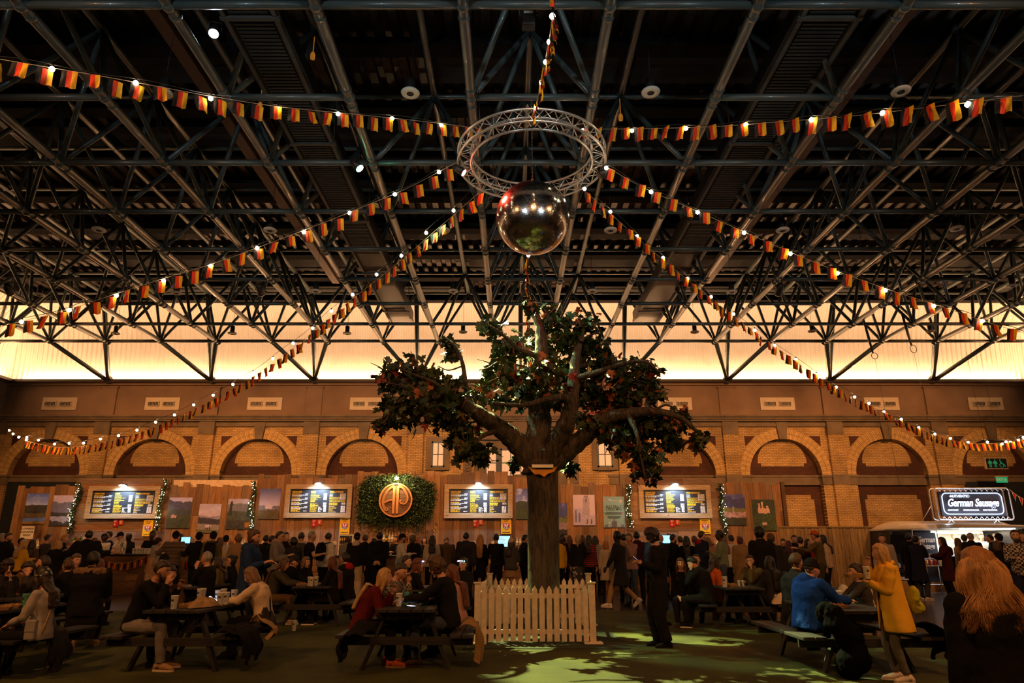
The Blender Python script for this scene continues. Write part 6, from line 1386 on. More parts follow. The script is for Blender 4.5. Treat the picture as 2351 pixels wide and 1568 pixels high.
# --- woman in the yellow coat
def yellow_extra(root,d):
    S,Xr=d['S'],d['Xr']; c=cloth('mustard'); pel=d['pel']
    mb=MB()  # coat flaring skirt and open front edges
    for i in range(40):
        pass
    R=[]; prof=[(.52,.155,.125,0),(.40,.168,.14,0),(.2,.178,.15,0),(0,.205,.17,-.01),(-.16,.235,.185,-.02),(-.33,.262,.20,-.03)]
    for z,wx,wy,oy in prof:
        ring=[]
        for k in range(30):
            a=pi/2+.28+(2*pi-.56)*k/29; ring.append(pel+V((wx*cos(a),oy+wy*sin(a)+.012*sin(a*7)*( .5-z),z)))
        R.append(ring)
    vs=[p for r_ in R for p in r_]; fs=[(i*30+k,i*30+k+1,(i+1)*30+k+1,(i+1)*30+k) for i in range(len(R)-1) for k in range(29)]; mb.add(vs,fs,0,True)
    o=mb.build('coat_skirt',c,root,world=False); so=o.modifiers.new('thick','SOLIDIFY'); so.thickness=.022; so.offset=0; sb=o.modifiers.new('sub','SUBSURF'); sb.levels=1; sb.render_levels=1
    mb=MB(); nb=d['nb']
    for sg in (-1,1): mb.ell([(nb+V((sg*.085,-.02,-.0)),V((.03,0,0)),V((0,.05,0))),(nb+V((sg*.10,.07,-.06)),V((.045,0,.02)),V((0,.03,0))),(nb+V((sg*.085,.13,-.18)),V((.05,0,0)),V((0,.016,0))),(nb+V((sg*.06,.155,-.30)),V((.012,0,0)),V((0,.012,0)))],12)
    mb.tube([nb+V((.09,.02,.0)),nb+V((.05,-.09,.02)),nb+V((-.05,-.09,.02)),nb+V((-.09,.02,.0))],.032,10)
    rem(mb.build('lapels',c,root,world=False),.01,2)
    MB().box(-.17,-.05,.17,.19,.86,.89).build('pocket_flap',c,root,world=False) if False else None
    # yellow bag on her back
    b=MB(); b.ball(V((-.02,-.28,1.02)),(.12,.07,.17),16,12); b.ball(V((.05,-.33,1.08)),(.07,.06,.09),12,9); b.ball(V((-.05,-.33,.93)),(.08,.07,.08),12,9); rem(b.build('shoulder_bag',cloth('lime') if 'lime' in C else cloth('yellow'),root,world=False),.012,1,.09)
C['lime']=(.45,.42,.03)
X0=XG(2022,8.75,1.55)
_,YH=person(2022,8.75,82,'stand',('jk','mustard'),('slim','mgrey'),('bob','blonde'),'woman in yellow coat and pale glasses eating, holding a tray and cup',H=1.565,sex='f',arms=((-.13,.24,-.17),'mouth'),hd=(10,0),glass=2,sh=('white','white'),extra=yellow_extra,lean=2)
# --- blonde woman from behind, nearest of all
def blonde_extra(root,d):
    h,S=d['h'],d['S']; mb=MB(); r=random.Random(4)
    mb2=MB(); mb2.ball(h(0,-.015,.055),(.075,.088,.062),20,12,0,ax=(d['hr'],d['hf'],d['hu'])); mb2.ell([(h(0,-.01,.125),d['hr']*.045,d['hf']*.05),(h(0,-.015,.10),d['hr']*.075,d['hf']*.09),(h(0,-.02,.04),d['hr']*.095,d['hf']*.11),(h(0,-.03,-.05),d['hr']*.108,d['hf']*.105),(h(0,-.05,-.15),d['hr']*.145,d['hf']*.09),(h(0,-.075,-.24),d['hr']*.165,d['hf']*.075),(h(0,-.085,-.31),d['hr']*.12,d['hf']*.05)],24)
    rem(mb2.build('hair_mass',hairm('strawb'),root,world=False),.009,2,.012,STR)
    for i in range(1300):
        a=r.uniform(pi*.93,pi*2.07) if r.random()<.85 else r.uniform(0,2*pi); k=r.uniform(.98,1.05); ph=r.uniform(0,6); e=r.uniform(-.34,-.22)
        pts=[]
        for q in range(12):
            t=q/11; z=.125+(e-.125)*t; wx=(.015+.086*min(1,t*3.0)**.6+.062*t+.03*max(0,t-.6))*k; wy=(.02+.105*min(1,t*3.2)**.6-.03*t)*k; a2=a+.10*sin(ph+t*6)
            pts.append(h(wx*cos(a2)+.028*sin(ph*.25+t*9+a*2)*t,-.01-.075*t+wy*sin(a2),z))
        mb.tube(pts,[.0024*(1-.7*(q/11)**3) for q in range(12)],4)
    mb.build('hair_strands',HS,root,world=False)
HS=M('hair_strand_blonde',(.56,.30,.11),.36,var=.5,sc=8,stretch=(3,3,.5))
person(2256,3.72,-6,'stand',('coat','black'),('jeans','black'),('mid','strawb'),'nearest woman seen from behind with long strawberry blonde hair and black coat',H=1.54,sex='f',arms=('down','down'),extra=blonde_extra,lean=2,w=1.12,tw=1.1)
# --- man in black shirt looking at his phone
_,hs=person(1497,11.55,96,'stand',('shirt','black'),('wide','black'),('curly','black'),'young man in black shirt and wide trousers standing looking at his phone',H=1.82,arms=((-.10,.27,-.20),(-.16,.27,-.20)),hd=(28,8),lean=3)
phone((hs[0]+hs[1])/2+V((-.01,0,.03)),96,'phone held by the young man in black shirt')
# --- table B
person(372,9.55,-90,'sit',('sw','black'),('jeans','grey'),('crop','dark'),'bearded man in black sweater and grey trousers eating at the table',H=1.82,sk='m',lean=27,arms=((-.10,.32,-.02),'mouth'),hd=(4,0),beard=1,sh=('tan','cream'))
person(400,10.25,-150,'sit',('sw','dbrown'),('jeans','black'),('bun','dark'),'dark haired woman in brown top behind the man in black sweater',H=1.66,sex='f',lean=14,arms=('rest','table'),hd=(4,-8))
_,hs=person(577,10.5,92,'sit',('sw','cream'),('jeans','black'),('bob','lbrown'),'woman with ginger bob and cream sweater holding a phone',H=1.68,sex='f',lean=24,arms=(('reach'),'reach'),hd=(24,0),w=1.08,tw=1.6,extra=strap('black'))
phone(hs[0]+V((-.03,0,.05)),92,'lit phone in the hand of the woman in cream sweater',-1.1)
# --- table A
person(97,9.0,88,'sit',('sw','lgrey'),('jeans','black'),('long','dbrown' if 'dbrown' in HC_ else 'dark'),'woman in pale grey sweater and black patterned beanie eating at the left table',H=1.66,sex='f',lean=8,arms=('low','low'),hd=(12,0),hat=('beanie',printm('beanie',(.012,.012,.012),(.4,.36,.32),18)),extra=strap('tan'))
person(206,11.15,22,'sit',('coat','black'),('jeans','black'),('short','black'),'person in black parka with big brown fur hood seen from behind',H=1.88,lean=8,arms=('table','table'),fur=True,hood='black',w=1.2,tw=1.2,sh=('tan','tan'))
person(-30,8.5,-75,'sit',('sw','black'),('jeans','black'),('short','dark'),'person cut by the left edge with crossed legs and white soled shoes',H=1.78,lean=10,arms=('table','table'),X=-7.35,legs=((.12,.45,.09),(.42,.46,.52)),sh=('dgrey','tan'))
person(25,11.5,-125,'sit',('jk','char'),('jeans','black'),('curly','dark'),'smiling person with brown curls resting the chin on one hand at far left',H=1.72,lean=16,arms=('chin','table'),hd=(2,0))
person(66,12.3,-100,'sit',('coat','brown'),('jeans','black'),('short','dark'),'person in brown coat bending low beside the man drinking',H=1.72,lean=24,arms=('table','table'),hd=(18,0))
_,hs=person(100,12.0,100,'sit',('jk','dgrey'),('jeans','black'),('crop','dark'),'man drinking from a white cup at the left table',H=1.78,lean=6,arms=('mouth','table'),hd=(-6,0),beard=1)
person(152,12.6,70,'sit',('jk','black'),('jeans','black'),('short','brown'),'brown haired person in dark jacket between the drinker and the fur hood',H=1.7,lean=10,arms=('table','table'))
person(178,13.4,-120,'sit',('jk','dbrown'),('jeans','black'),('short','brown'),'short haired man whose face shows just left of the fur hood',H=1.8,lean=8,arms=('table','table'))
person(223,14.0,10,'sit',('jk','dbrown'),('jeans','black'),('bob','auburn'),'auburn haired person right behind the fur hood',H=1.66,sex='f',lean=6)
# --- table D
person(882,9.75,-82,'sit',('sw','dred'),('jeans','black'),('xlong','blonde'),'blonde woman in dark red sweater leaning on the table',H=1.70,sex='f',lean=34,arms=((-.12,.22,-.02),(-.06,.30,-.30)),hd=(-10,-10),tw=1.4,sh=('orange','tan'))
person(922,10.5,-110,'sit',('shirt',plaidm('blackwhite',(.02,.02,.02),(.35,.32,.28),38)),('jeans','black'),('buzz','dark'),'bald man in checked shirt with hand at his mouth',H=1.74,lean=20,arms=('mouth','table'),hd=(20,0))
person(1003,9.85,84,'sit',('sw','black'),('jeans','jeans'),('curly','brown'),'curly haired man in black sweater and blue jeans at the front table',H=1.84,lean=17,arms=('reach','table'),hd=(14,0),w=1.05,tw=1.3,sh=('dbrown','dbrown'))
person(1037,10.6,70,'sit',('sw','pink'),('jeans','black'),('xlong','auburn'),'woman with very long auburn hair behind the curly haired man',H=1.66,sex='f',lean=14,arms=('table','table'))
_,hs=person(958,13.4,-70,'sit',('sw','black'),('jeans','black'),('xlong','auburn'),'long haired woman wearing a headband of glowing beads, in profile',H=1.70,sex='f',lean=10,arms=('table','table'),hat=('band','black'))
person(934,14.6,-100,'sit',('jk','black'),('jeans','black'),('short','dark'),'dark haired person behind the glowing headband woman in profile',H=1.74,lean=8)
person(1064,13.6,150,'sit',('coat','black'),('jeans','black'),('bun','dark'),'woman with glasses and glowing bead headband facing left of the fence',H=1.70,sex='f',lean=6,arms=('table','table'),hat=('band','black'),glass=1)
# --- table C
person(651,14.7,-84,'sit',('sw','dolive'),('tights','brown'),('xlong','brown'),'woman with very long brown hair and olive dress eating',H=1.72,sex='f',lean=22,arms=('reach','reach'),hd=(12,0),sh=('cream','cream'),tw=1.5)
person(676,15.3,-95,'sit',('jk','black'),('jeans','black'),('short','dark'),'man in dark cap and jacket eating beside the olive dress',H=1.76,lean=16,arms=('reach','table'),hd=(14,0),hat=('cap','char'))
person(704,15.8,-120,'sit',('jk','black'),('jeans','black'),('bob','lbrown'),'fair haired woman in black beyond the man in the cap',H=1.68,sex='f',lean=10,arms=('table','table'))
person(762,14.6,78,'sit',('jk','black'),('jeans','black'),('xlong','auburn'),'woman seen from behind with straight copper hair down to the waist',H=1.70,sex='f',lean=6,arms=('table','table'),sh=('black','white'))
person(790,15.3,66,'sit',('coat','black'),('jeans','dblue'),('short','black'),'person in black coat with a red hood lining beside the copper hair',H=1.80,lean=10,arms=('table','table'),hood='red')
# --- tables G, beyond
person(340,13.2,30,'sit',('jk','dbrown'),('jeans','black'),('long','lbrown'),'woman with long fair hair behind the bearded man',H=1.70,sex='f',lean=14)
person(379,14.2,-130,'sit',('hoodie','black'),('jeans','black'),('short','dark'),'man with glasses, black cap and pale hood strings',H=1.78,lean=4,hat=('cap','black'),glass=1,beard=1,hood='tan')
_,hs=person(474,14.3,84,'sit',('sw','black'),('jeans','black'),('crop','grey'),'heavy grey haired man in black sweater drinking',H=1.84,lean=5,arms=('chin','table'),w=1.2)
person(500,15.2,100,'sit',('jk','olive'),('jeans','black'),('long','dark'),'dark haired woman just right of the heavy man in black',H=1.68,sex='f',lean=8)
person(531,15.6,120,'sit',('coat','black'),('jeans','black'),('bun','black'),'dark haired woman in black coat left of the tall blue coat',H=1.72,sex='f',lean=2,glass=1)
# tall man in blue
_,hs=person(584,12.4,-92,'stand',('coat','dblue'),('jeans','black'),('bun','brown'),'tall man with bun and long beard in a blue coat holding a phone',H=1.80,lean=3,arms=('hold','phone'),hd=(6,0),beard=2,hood='dblue')
# --- table E
person(1560,14.6,168,'sit',('sw','black'),('jeans','black'),('xlong','brown'),'long haired woman in black facing the viewer right of the man in black shirt',H=1.68,sex='f',lean=8,arms=('lap','lap'),sh=('dbrown','dbrown'))
person(1597,15.4,150,'sit',('jk','black'),('jeans','black'),('buzz','dark'),'man whose forehead shows above the bowed figure in black',H=1.76,lean=4)
person(1594,14.0,62,'sit',('coat','black'),('jeans','black'),('crop','black'),'bowed figure in black coat with head in hand',H=1.80,lean=24,arms=('cheek','cheek'),hd=(26,0),w=1.1,sh=('black','white'))
person(1640,14.85,-70,'sit',('jk','orange'),('jeans','black'),('xlong','dark'),'person in orange red jacket with long dark hair beside the bowed figure',H=1.70,sex='f',lean=4)
person(1712,15.0,128,'sit',('jk','olive'),('jeans','black'),('crop','dark'),'man in olive jacket resting his cheek on his hand',H=1.76,lean=13,arms=('cheek','rest'),hd=(4,22),beard=1,X=5.06)
person(1768,14.3,20,'sit',('jk','char'),('jeans','black'),('xlong','black'),'woman with long black hair seen from behind right of the thoughtful man',H=1.72,sex='f',lean=2,arms=('table','table'))
# --- table F
person(1868,9.75,-72,'sit',('hoodie','blue'),('jeans','black'),('short','brown'),'person in bright blue hoodie and black beanie seen from behind',H=1.80,lean=15,arms=('reach','reach'),hd=(14,-12),hat=('beanie','black'),w=1.2,tw=1.35,sh=('white','white'))
person(1832,10.9,-62,'sit',('coat','char'),('jeans','black'),('short','brown'),'man in dark green coat half hidden by the blue hoodie',H=1.86,lean=12,arms=('table','table'),w=1.15)
person(1965,10.9,80,'sit',('sw','dgrey'),('jeans','black'),('bun','dark'),'person in grey sweater mostly hidden behind the yellow coat',H=1.66,sex='f',lean=10,arms=('reach','reach'))
# --- standing between tables
person(1417,18.0,62,'walk',('coat','char'),('jeans','khaki'),('short','black'),'walking man in dark parka, khaki trousers and white shoes',H=1.88,sk='d',lean=3,arms=('swing','down'),hood='tan',sh=('white','white'))
person(1443,18.9,150,'stand',('jk','pink'),('jeans','jeans'),('bun','lbrown'),'smiling woman in pale top and open jacket behind the walking man',H=1.84,sex='f',arms=('mouth','down'))
person(1432,20.5,0,'stand',('jk','black'),('jeans','black'),('short','black'),'dark figure just right of the walking man',H=1.84)
person(1462,19.8,0,'stand',('hoodie','maroon'),('jeans','black'),('crop','black'),'person in maroon hoodie with a white patch on the back',H=1.90)
person(1504,14.5,-60,'stand',('jk','navy'),('jeans','black'),('short','dark'),'tall dark figure right behind the young man with the phone',H=1.88)
person(1745,15.6,10,'stand',('coat','black'),('jeans','dgrey'),('curly','black'),'very tall figure in long black coat with thick black hair',H=1.92,w=1.15)
person(1772,16.8,-10,'stand',('jk','char'),('jeans','ljeans'),('short','brown'),'person in brown cap and charcoal jacket right of the tall coat',H=1.80,hat=('cap','brown'))
person(1652,19.0,70,'stand',('sw','sage'),('jeans','jeans'),('short','black'),'man with glasses in sage green sweater, seen from the side',H=1.92,sk='d',arms=('phone','pocket'),glass=1)
person(1612,19.8,-75,'stand',('puf','navy'),('jeans','black'),('crop','dark'),'man in navy jacket with red collar, seen in profile',H=1.92,hood='red')
person(2023,18.5,150,'stand',('hoodie','lgrey'),('jeans','black'),('short','black'),'dark haired person in pale grey hoodie behind the yellow coat woman',H=1.82)
person(1872,19.5,58,'stand',('sw','olive'),('wide','dolive'),('short','brown'),'man in rust cap and olive sweater reaching an arm around a friend',H=1.92,hat=('cap','orange'),arms=('out','wing'),lean=6)
person(1838,20.0,5,'stand',('sw','dbrown'),('jeans','black'),('short','dark'),'person in dark brown sweater hugged by the man in rust cap',H=1.76)
person(1890,20.4,70,'stand',('jk','cream'),('jeans','black'),('long','dark'),'dark haired woman in cream vest behind the rust cap man',H=1.82,sex='f')
# --- at the right wall
for px,Y,fa,top,bot,hair,l,kw in (
(1797,22.0,150,('jk','black'),('jeans','black'),('bun','black'),'pale faced woman with black hair left of the plum haired girl',dict(sex='f',H=1.72)),
(1812,21.0,0,('jk','dgrey'),('jeans','black'),('long','plum'),'girl with long plum red hair from behind',dict(sex='f',H=1.66)),
(1822,22.6,170,('jk','black'),('jeans','black'),('short','black'),'black haired man looking down behind the plum haired girl',dict(H=1.84)),
(1853,22.4,-160,('sw','red'),('jeans','black'),('long','dark'),'woman in red patterned blouse left of the rust cap man',dict(sex='f',H=1.72)),
(2088,21.5,-50,('coat','black'),('jeans','black'),('short','black'),'man in black coat at the left end of the van window',dict(H=1.88)),
(2104,20.6,-70,('coat','navy'),('jeans','dgrey'),('short','black'),'man in navy coat and dark cap eating before the van banner',dict(H=1.80,arms=('reach','mouth'),sh=('white','white'))),
(2163,20.8,80,('coat','maroon'),('jeans','black'),('long','black'),'woman in long maroon coat right of the van banner',dict(sex='f',H=1.76,arms=('reach','hold'))),
(2201,22.0,20,('jk','tan'),('jeans','black'),('long','brown'),'brown haired woman in patterned jacket at the van hatch',dict(sex='f',H=1.74)),
(2216,23.0,-40,('jk','black'),('jeans','black'),('short','dark'),'dark haired man close to the van counter',dict(H=1.86)),
(2230,21.0,-60,('jk','black'),('jeans','black'),('buzz','grey'),'balding man in black jacket before the van hatch',dict(H=1.90,w=1.15)),
(2275,22.3,60,('jk','black'),('jeans','black'),('crop','dark'),'dark haired man leaning at the van counter on the right',dict(H=1.86,lean=10)),
(2296,20.0,10,('coat','black'),('jeans','black'),('short','black'),'person in black hooded coat right of the nearest blonde head',dict(H=1.84,hat=('beanie','black'))),
(2292,17.8,10,('jk','black'),('jeans','black'),('bob','brown'),'brown haired woman in front of the checked shirt man',dict(sex='f',H=1.64)),
(2327,15.2,150,('shirt',plaidm('overshirt',(.02,.02,.02),(.5,.42,.34),26)),('jeans','navy'),('crop','dark'),'bearded man in black and white checked overshirt holding food',dict(H=1.86,beard=1,arms=('hold','hold'))),
(2346,17.5,120,('jk','black'),('jeans','black'),('short','dark'),'dark haired man cut by the right edge of the photo',dict(H=1.86)),
(2190,26.0,190,('tee','black'),('jeans','black'),('short','lbrown'),'fair haired cook in black inside the van',dict(H=1.95)),
(2250,25.6,170,('tee','white'),('jeans','black'),('bun','brown'),'cook in white shirt inside the van',dict(sex='f',H=1.95)),
(2285,25.7,200,('tee','black'),('jeans','black'),('short','brown'),'cook at the right end inside the van',dict(H=1.95))):
    person(px,Y,fa,'stand',top,bot,hair,l,**kw)
# --- at the bar, left part
STRP=stripem('sweater_earth',(.035,.025,.02),(.30,.2,.12),9,.72); STRR=stripem('sweater_red',(.015,.012,.012),(.35,.015,.012),5.5,.5)
bar=[
(3,21.6,-60,('jk','navy'),('short','grey'),'person in navy jacket at the very left edge',dict(H=1.88)),
(20,20.8,-88,('jk','black'),('crop','dark'),'bearded man in black jacket second from the left edge',dict(H=1.88,beard=1,arms=('hold','down'))),
(47,22.4,-20,('sw','white'),('short','black'),'dark haired person in white sweater near the lowered counter sign',dict(sk='d')),
(52,19.6,-20,('sw','yellow'),('long','blonde'),'blonde woman in yellow sweater near the left edge',dict(sex='f',H=1.68,arms=('hold','hold'))),
(72,21.5,30,('sw','brown'),('long','dark'),'dark haired woman right of the yellow sweater',dict(sex='f',H=1.70)),
(108,22.2,-30,('sw','dgrey'),('crop','dark'),'man in two tone grey sweater from behind left of the bar',dict(H=1.86)),
(131,19.4,15,('coat','black'),('bob','blonde'),'short blonde woman in long black coat from behind',dict(sex='f',H=1.66)),
(147,21.7,-70,('jk','black'),('crop','strawb'),'ginger haired man in black at the left bar',dict(H=1.84)),
(158,22.6,-40,('sw','lgrey'),('short','grey'),'person in pale sweater behind the ginger man',dict(H=1.72)),
(200,19.2,8,('coat','black'),('short','black'),'broad figure in big black coat leaning on the left bar',dict(H=1.92,w=1.4,tw=1.5,lean=8,arms=('wing','wing'),hood='black')),
(215,22.7,0,('jk','brown'),('short','brown'),'head showing just right of the big black coat',dict(H=1.76)),
(352,22.75,-80,('tee','black'),('short','black'),'x',None),
(362,21.4,-40,('hoodie','lgrey'),('short','dark'),'woman in pale grey hoodie and dark beanie at the left bar',dict(sex='f',H=1.74,hat=('beanie','dbrown'))),
(402,20.6,0,('sw',STRP),('short','dark'),'person in brown striped sweater and beanie from behind',dict(H=1.92,w=1.3,tw=1.5,hat=('beanie','black'),arms=('wing','wing'))),
(456,20.2,-12,('jk','black'),('short','black'),'person in black jacket and dark beanie leaning to the bar',dict(H=1.88,hat=('beanie','black'),w=1.15,arms=('wing','bar'))),
(488,20.0,12,('jk','olive'),('short','black'),'person in olive jacket with black rucksack and beanie',dict(H=1.90,hat=('beanie','black'),extra=rucksack('black'))),
(503,21.6,-10,('sw','cream'),('long','auburn'),'auburn haired woman in cream sweater right of the rucksack',dict(sex='f',H=1.76,arms=('hold','hold'))),
(517,22.0,20,('sw','white'),('short','black'),'person in white top and black beanie at the left bar',dict(H=1.82,hat=('beanie','black'),arms=('hold','bar'))),
(546,20.0,20,('coat','camel'),('curly','lbrown'),'curly fair haired woman in camel coat from behind',dict(sex='f',H=1.82,w=1.1)),
(610,22.8,-20,('jk','black'),('short','black'),'dark figure at the bar left of the grey hoodie man',dict(H=1.84)),
(625,20.8,-70,('jk','black'),('short','dark'),'dark haired person left of the grey hoodie man',dict(H=1.80)),
(643,17.0,-88,('hoodie','grey'),('crop','dark'),'man with glasses in grey hoodie looking right',dict(H=1.86,glass=1,arms=('down','phone'),w=1.1)),
(658,19.5,-130,('jk','black'),('crop','dark'),'dark haired man in black right behind the grey hoodie',dict(H=1.88,arms=('chin','down'))),
(673,18.6,40,('jk','char'),('curly','black'),'short curly black haired person in charcoal jacket',dict(H=1.72,arms=('hold','hold'))),
(691,19.6,-40,('sw','dgrey'),('crop','dark'),'man in tight dark grey sweater looking back',dict(H=1.88,hd=(0,40))),
(716,19.2,-70,('tee','black'),('crop','grey'),'grey haired man in black polo shirt',dict(H=1.90,arms=('hold','hold'))),
(752,20.1,-20,('jk','white'),('short','dark'),'man with a large black rucksack and light jacket',dict(H=1.88,extra=rucksack('black'),lean=6,hd=(18,0))),
(797,22.2,-15,('puf','grey'),('short','brown'),'person in grey quilted jacket leaning at the fridge',dict(H=1.80,lean=10,arms=('bar','bar'))),
(819,20.8,0,('jk','black'),('short','black'),'person in black top with cream hood and cream cargo trousers',dict(H=1.88,hood='cream',hat=('cap','black'),bot=('wide','cream'),sh=('white','white'),w=1.1)),
(838,22.6,-10,('jk','black'),('short','brown'),'fair cheeked man in black right of the cream hood',dict(H=1.86)),
(871,20.3,0,('puf','black'),('short','black'),'person in black quilted coat with hands clasped behind the back',dict(H=1.90,arms=('back','back'),w=1.08)),
(858,23.9,20,('jk','black'),('short','black'),'dark head bent over the bar under the ivy',dict(H=1.76)),
(924,21.4,-78,('sw','white'),('crop','dark'),'bearded man in white sweater and black cap holding a cup',dict(H=1.86,hat=('cap','black'),beard=1,arms=('hold','hold'))),
(948,22.8,-50,('jk','black'),('curly','lbrown'),'curly haired person in black right of the white sweater',dict(H=1.84,sex='f')),
(960,23.8,-70,('jk','black'),('short','strawb'),'ginger man in profile behind the curly hair',dict(H=1.82)),
(992,21.3,5,('sw','cream'),('long','dark'),'woman in fluffy cream jacket with black shoulder strap from behind',dict(sex='f',H=1.82,w=1.1,tw=1.5,extra=strap('black'))),
(1023,21.6,3,('jk','brown'),('buzz','brown'),'person in brown jacket bending over the bar, head down',dict(H=1.86,lean=26,hd=(45,0),bot=('jeans','ljeans'),w=1.1)),
(1070,21.0,-5,('puf','char'),('crop','black'),'person in dark quilted jacket left of the red haired woman',dict(H=1.90,w=1.1)),
(1102,21.5,0,('dress','black'),('xlong','strawb'),'woman with long bright red hair and black dress from behind',dict(sex='f',H=1.84,bot=('tights','black'))),
(1139,21.0,10,('sw','black'),('crop','black'),'slim man all in black by the till screen',dict(H=1.86,arms=('bar','down'))),
(1174,20.4,-25,('puf','dgrey'),('long','dark'),'woman in dark quilted jacket, skirt and cream bobble hat',dict(sex='f',H=1.72,hat=('bobble','cream'),arms=('hold','hold'),bot=('shorts','khaki'),sh=('brown','brown'))),
(1206,21.5,-70,('jk','black'),('crop','black'),'black haired man just left of the trunk',dict(H=1.84,arms=('reach','down'))),
(1281,20.6,30,('hoodie','yellow'),('short','dark'),'person in yellow hoodie right behind the trunk',dict(H=1.78)),
(1290,22.9,-160,('sw','black'),('long','black'),'woman in black with dark curls right of the trunk',dict(sex='f',H=1.88,sk='d')),
(1307,23.5,-20,('jk','black'),('long','auburn'),'auburn haired woman at the bar right of the trunk',dict(sex='f',H=1.84)),
(1327,20.8,-10,('sw','black'),('pony','blonde'),'woman with blonde ponytail and flower print skirt from behind',dict(sex='f',H=1.84,bot=('skirt',printm('flower_skirt',(.015,.015,.015),(.45,.38,.3),9)),arms=('down','hold'))),
(1337,23.4,-60,('jk','black'),('long','brown'),'brown haired woman between ponytail and striped sweater',dict(sex='f',H=1.84)),
(1352,21.2,-20,('sw',STRR),('long','dark'),'woman in red and black striped sweater from behind',dict(sex='f',H=1.82)),
(1367,23.0,-30,('jk','lgrey'),('long','dark'),'dark haired woman right of the striped sweater',dict(sex='f',H=1.82)),
(1391,21.0,-10,('dress','cream'),('bob','strawb'),'short woman in cream knitted dress with black belt',dict(sex='f',H=1.66,bot=('tights','black'))),
(1518,22.0,-30,('jk','navy'),('buzz','strawb'),'ginger cropped man at the right bar',dict(H=1.84)),
(1546,20.6,-70,('jk','black'),('crop','black'),'bearded man in black jacket right of the ginger man',dict(H=1.84,beard=1,extra=rucksack('char'))),
(1562,22.6,20,('sw','white'),('short','dark'),'person in white top at the right bar, mostly hidden',dict(H=1.80)),
(1577,20.2,-15,('jk','black'),('xlong','black'),'woman with very long black hair at the right bar',dict(sex='f',H=1.78)),
(1596,20.8,20,('sw','cream'),('short','brown'),'person in cream sweater with hand on hip at the right bar',dict(H=1.80,arms=('wing','wing'),lean=10)),
(1627,21.5,0,('sw','tan'),('bob','lbrown'),'fair person between the navy jacket and sage sweater men',dict(sex='f',H=1.76)),
(1663,21.3,5,('sw','white'),('long','lbrown'),'woman in white top with long fair brown hair at the right bar',dict(sex='f',H=1.80)),
(1679,22.6,25,('shirt','white'),('short','black'),'person in white shirt behind the fair brown hair',dict(H=1.84)),
(1700,19.8,3,('coat','camel'),('bun','auburn'),'woman in long camel coat with auburn bun from behind',dict(sex='f',H=1.78,w=1.15,tw=1.4)),
(1494,22.3,-30,('jk','dgrey'),('short','black'),'dark figure at the bar behind the young man with the phone',dict(H=1.86)),
(282,24.5,200,('tee','white'),('short','black'),'x2',None)]
for px,Y,fa,top,hair,l,kw in bar:
    if kw is None: continue
    kw=dict(kw); bot=kw.pop('bot',('jeans','black')); person(px,Y,fa,'stand',top,bot,hair,l,**kw)
# bar staff
for px,Y,fa,top,hair,l,kw in (
(242,24.3,190,('sw','white'),('curly','black'),'barmaid in white long sleeved top with arms folded',dict(sk='d',sex='f',H=1.90,arms=('cross','cross'))),
(251,25.0,120,('shirt','dblue'),('crop','black'),'barman in dark blue shirt behind the barmaid in white',dict(H=2.0,arms=('chin','down'))),
(279,24.2,150,('tee','white'),('crop','dark'),'barman in white T-shirt and black cap behind the left tap',dict(H=1.96,hat=('cap','black'),arms=('bar','bar'),w=1.1,hd=(20,0))),
(294,24.9,60,('jk','black'),('bun','black'),'staff member in black with hair tied, behind the white T-shirt',dict(H=1.92,sex='f')),
(352,24.3,195,('tee','black'),('short','black'),'bearded barman in black T-shirt right of the white T-shirt barman',dict(sk='d',H=2.0,beard=1,arms=('hold','bar'))),
(415,24.4,170,('tee','black'),('curly','black'),'barman whose face shows beside the striped sweater',dict(H=1.88)),
(909,26.2,160,('sw','black'),('bun','dark'),'barmaid in black looking right under the ivy',dict(sex='f',H=1.86,arms=('hold','bar'))),
(975,26.2,175,('sw','black'),('long','dark'),'long dark haired barmaid facing the queue under the ivy',dict(sex='f',H=1.82)),
(1535,26.2,185,('sw','brown'),('bun','dark'),'barmaid in brown behind the right till screen',dict(sex='f',H=1.94))):
    person(px,Y,fa,'stand',top,('jeans','black'),hair,l,**kw)
# ---------------------------------------------------------------- things on the tables
def onB(px,Y): return V((XG(px,Y,.8),Y,.752))
for px,Y,m,l in ((400,9.32,CUPW,'white printed cup at the front edge of the table with the beige coat'),(507,9.85,CUPW,'nearest white cup of the group before the cream sweater woman'),(523,10.05,CUPW,'second white cup of the group before the cream sweater woman'),(500,10.45,CUPW,'leftmost rear white cup of the group before the cream sweater'),(537,10.55,CUPW,'rightmost rear white cup of the group before the cream sweater'),
(513,10.75,CUPW,'farthest white cup of the group before the cream sweater'),(371,10.75,CUPW,'white cup between the bearded man and the dark haired woman'),(385,10.85,CUPW,'small far white cup behind the bearded man')):
    X=XG(px,Y,.82); cup((min(max(X,-4.62),-3.95),Y,.752),l,'white cups on the long table',m,1.16 if Y<10 else 1.12)
for px,Y,m,l in ((4,8.95,CUPG,'green cup at the left edge of the photo'),(58,9.6,CUPG,'green cup behind the sandwich of the beanie woman'),(916,9.75,CUPW,'tall white cup beside the blonde woman in red'),(932,10.0,CUPG,'green cup in the middle of the front table'),(968,9.95,CUPG,'green cup near the curly haired man')):
    x=XG(px,Y,.82); x=min(max(x,-7.0),-6.4) if px<100 else x; cup((x,Y,.752),l,'cups on the front tables %s'%m.name[-5:],m,1.16)
for px,Y,l in ((709,14.4,'rear white cup on the table by the olive dress'),(713,14.3,'white cup left on the table by the copper hair'),(724,14.5,'white cup right on the table by the copper hair')): cup((XG(px+2,Y,.82),Y,.752),l,'white cups on the table by the copper hair',CUPW,1.2)
cup((XG(675,13.6,.1),13.6,.016),'white cup standing on the turf by the cream boots','cup on the turf',CUPW,1.25)
cup((XG(1664,14.0,.82),14.0,.752),'white cup on the table before the thoughtful man','cups on the right rear table',CUPW,1.35)
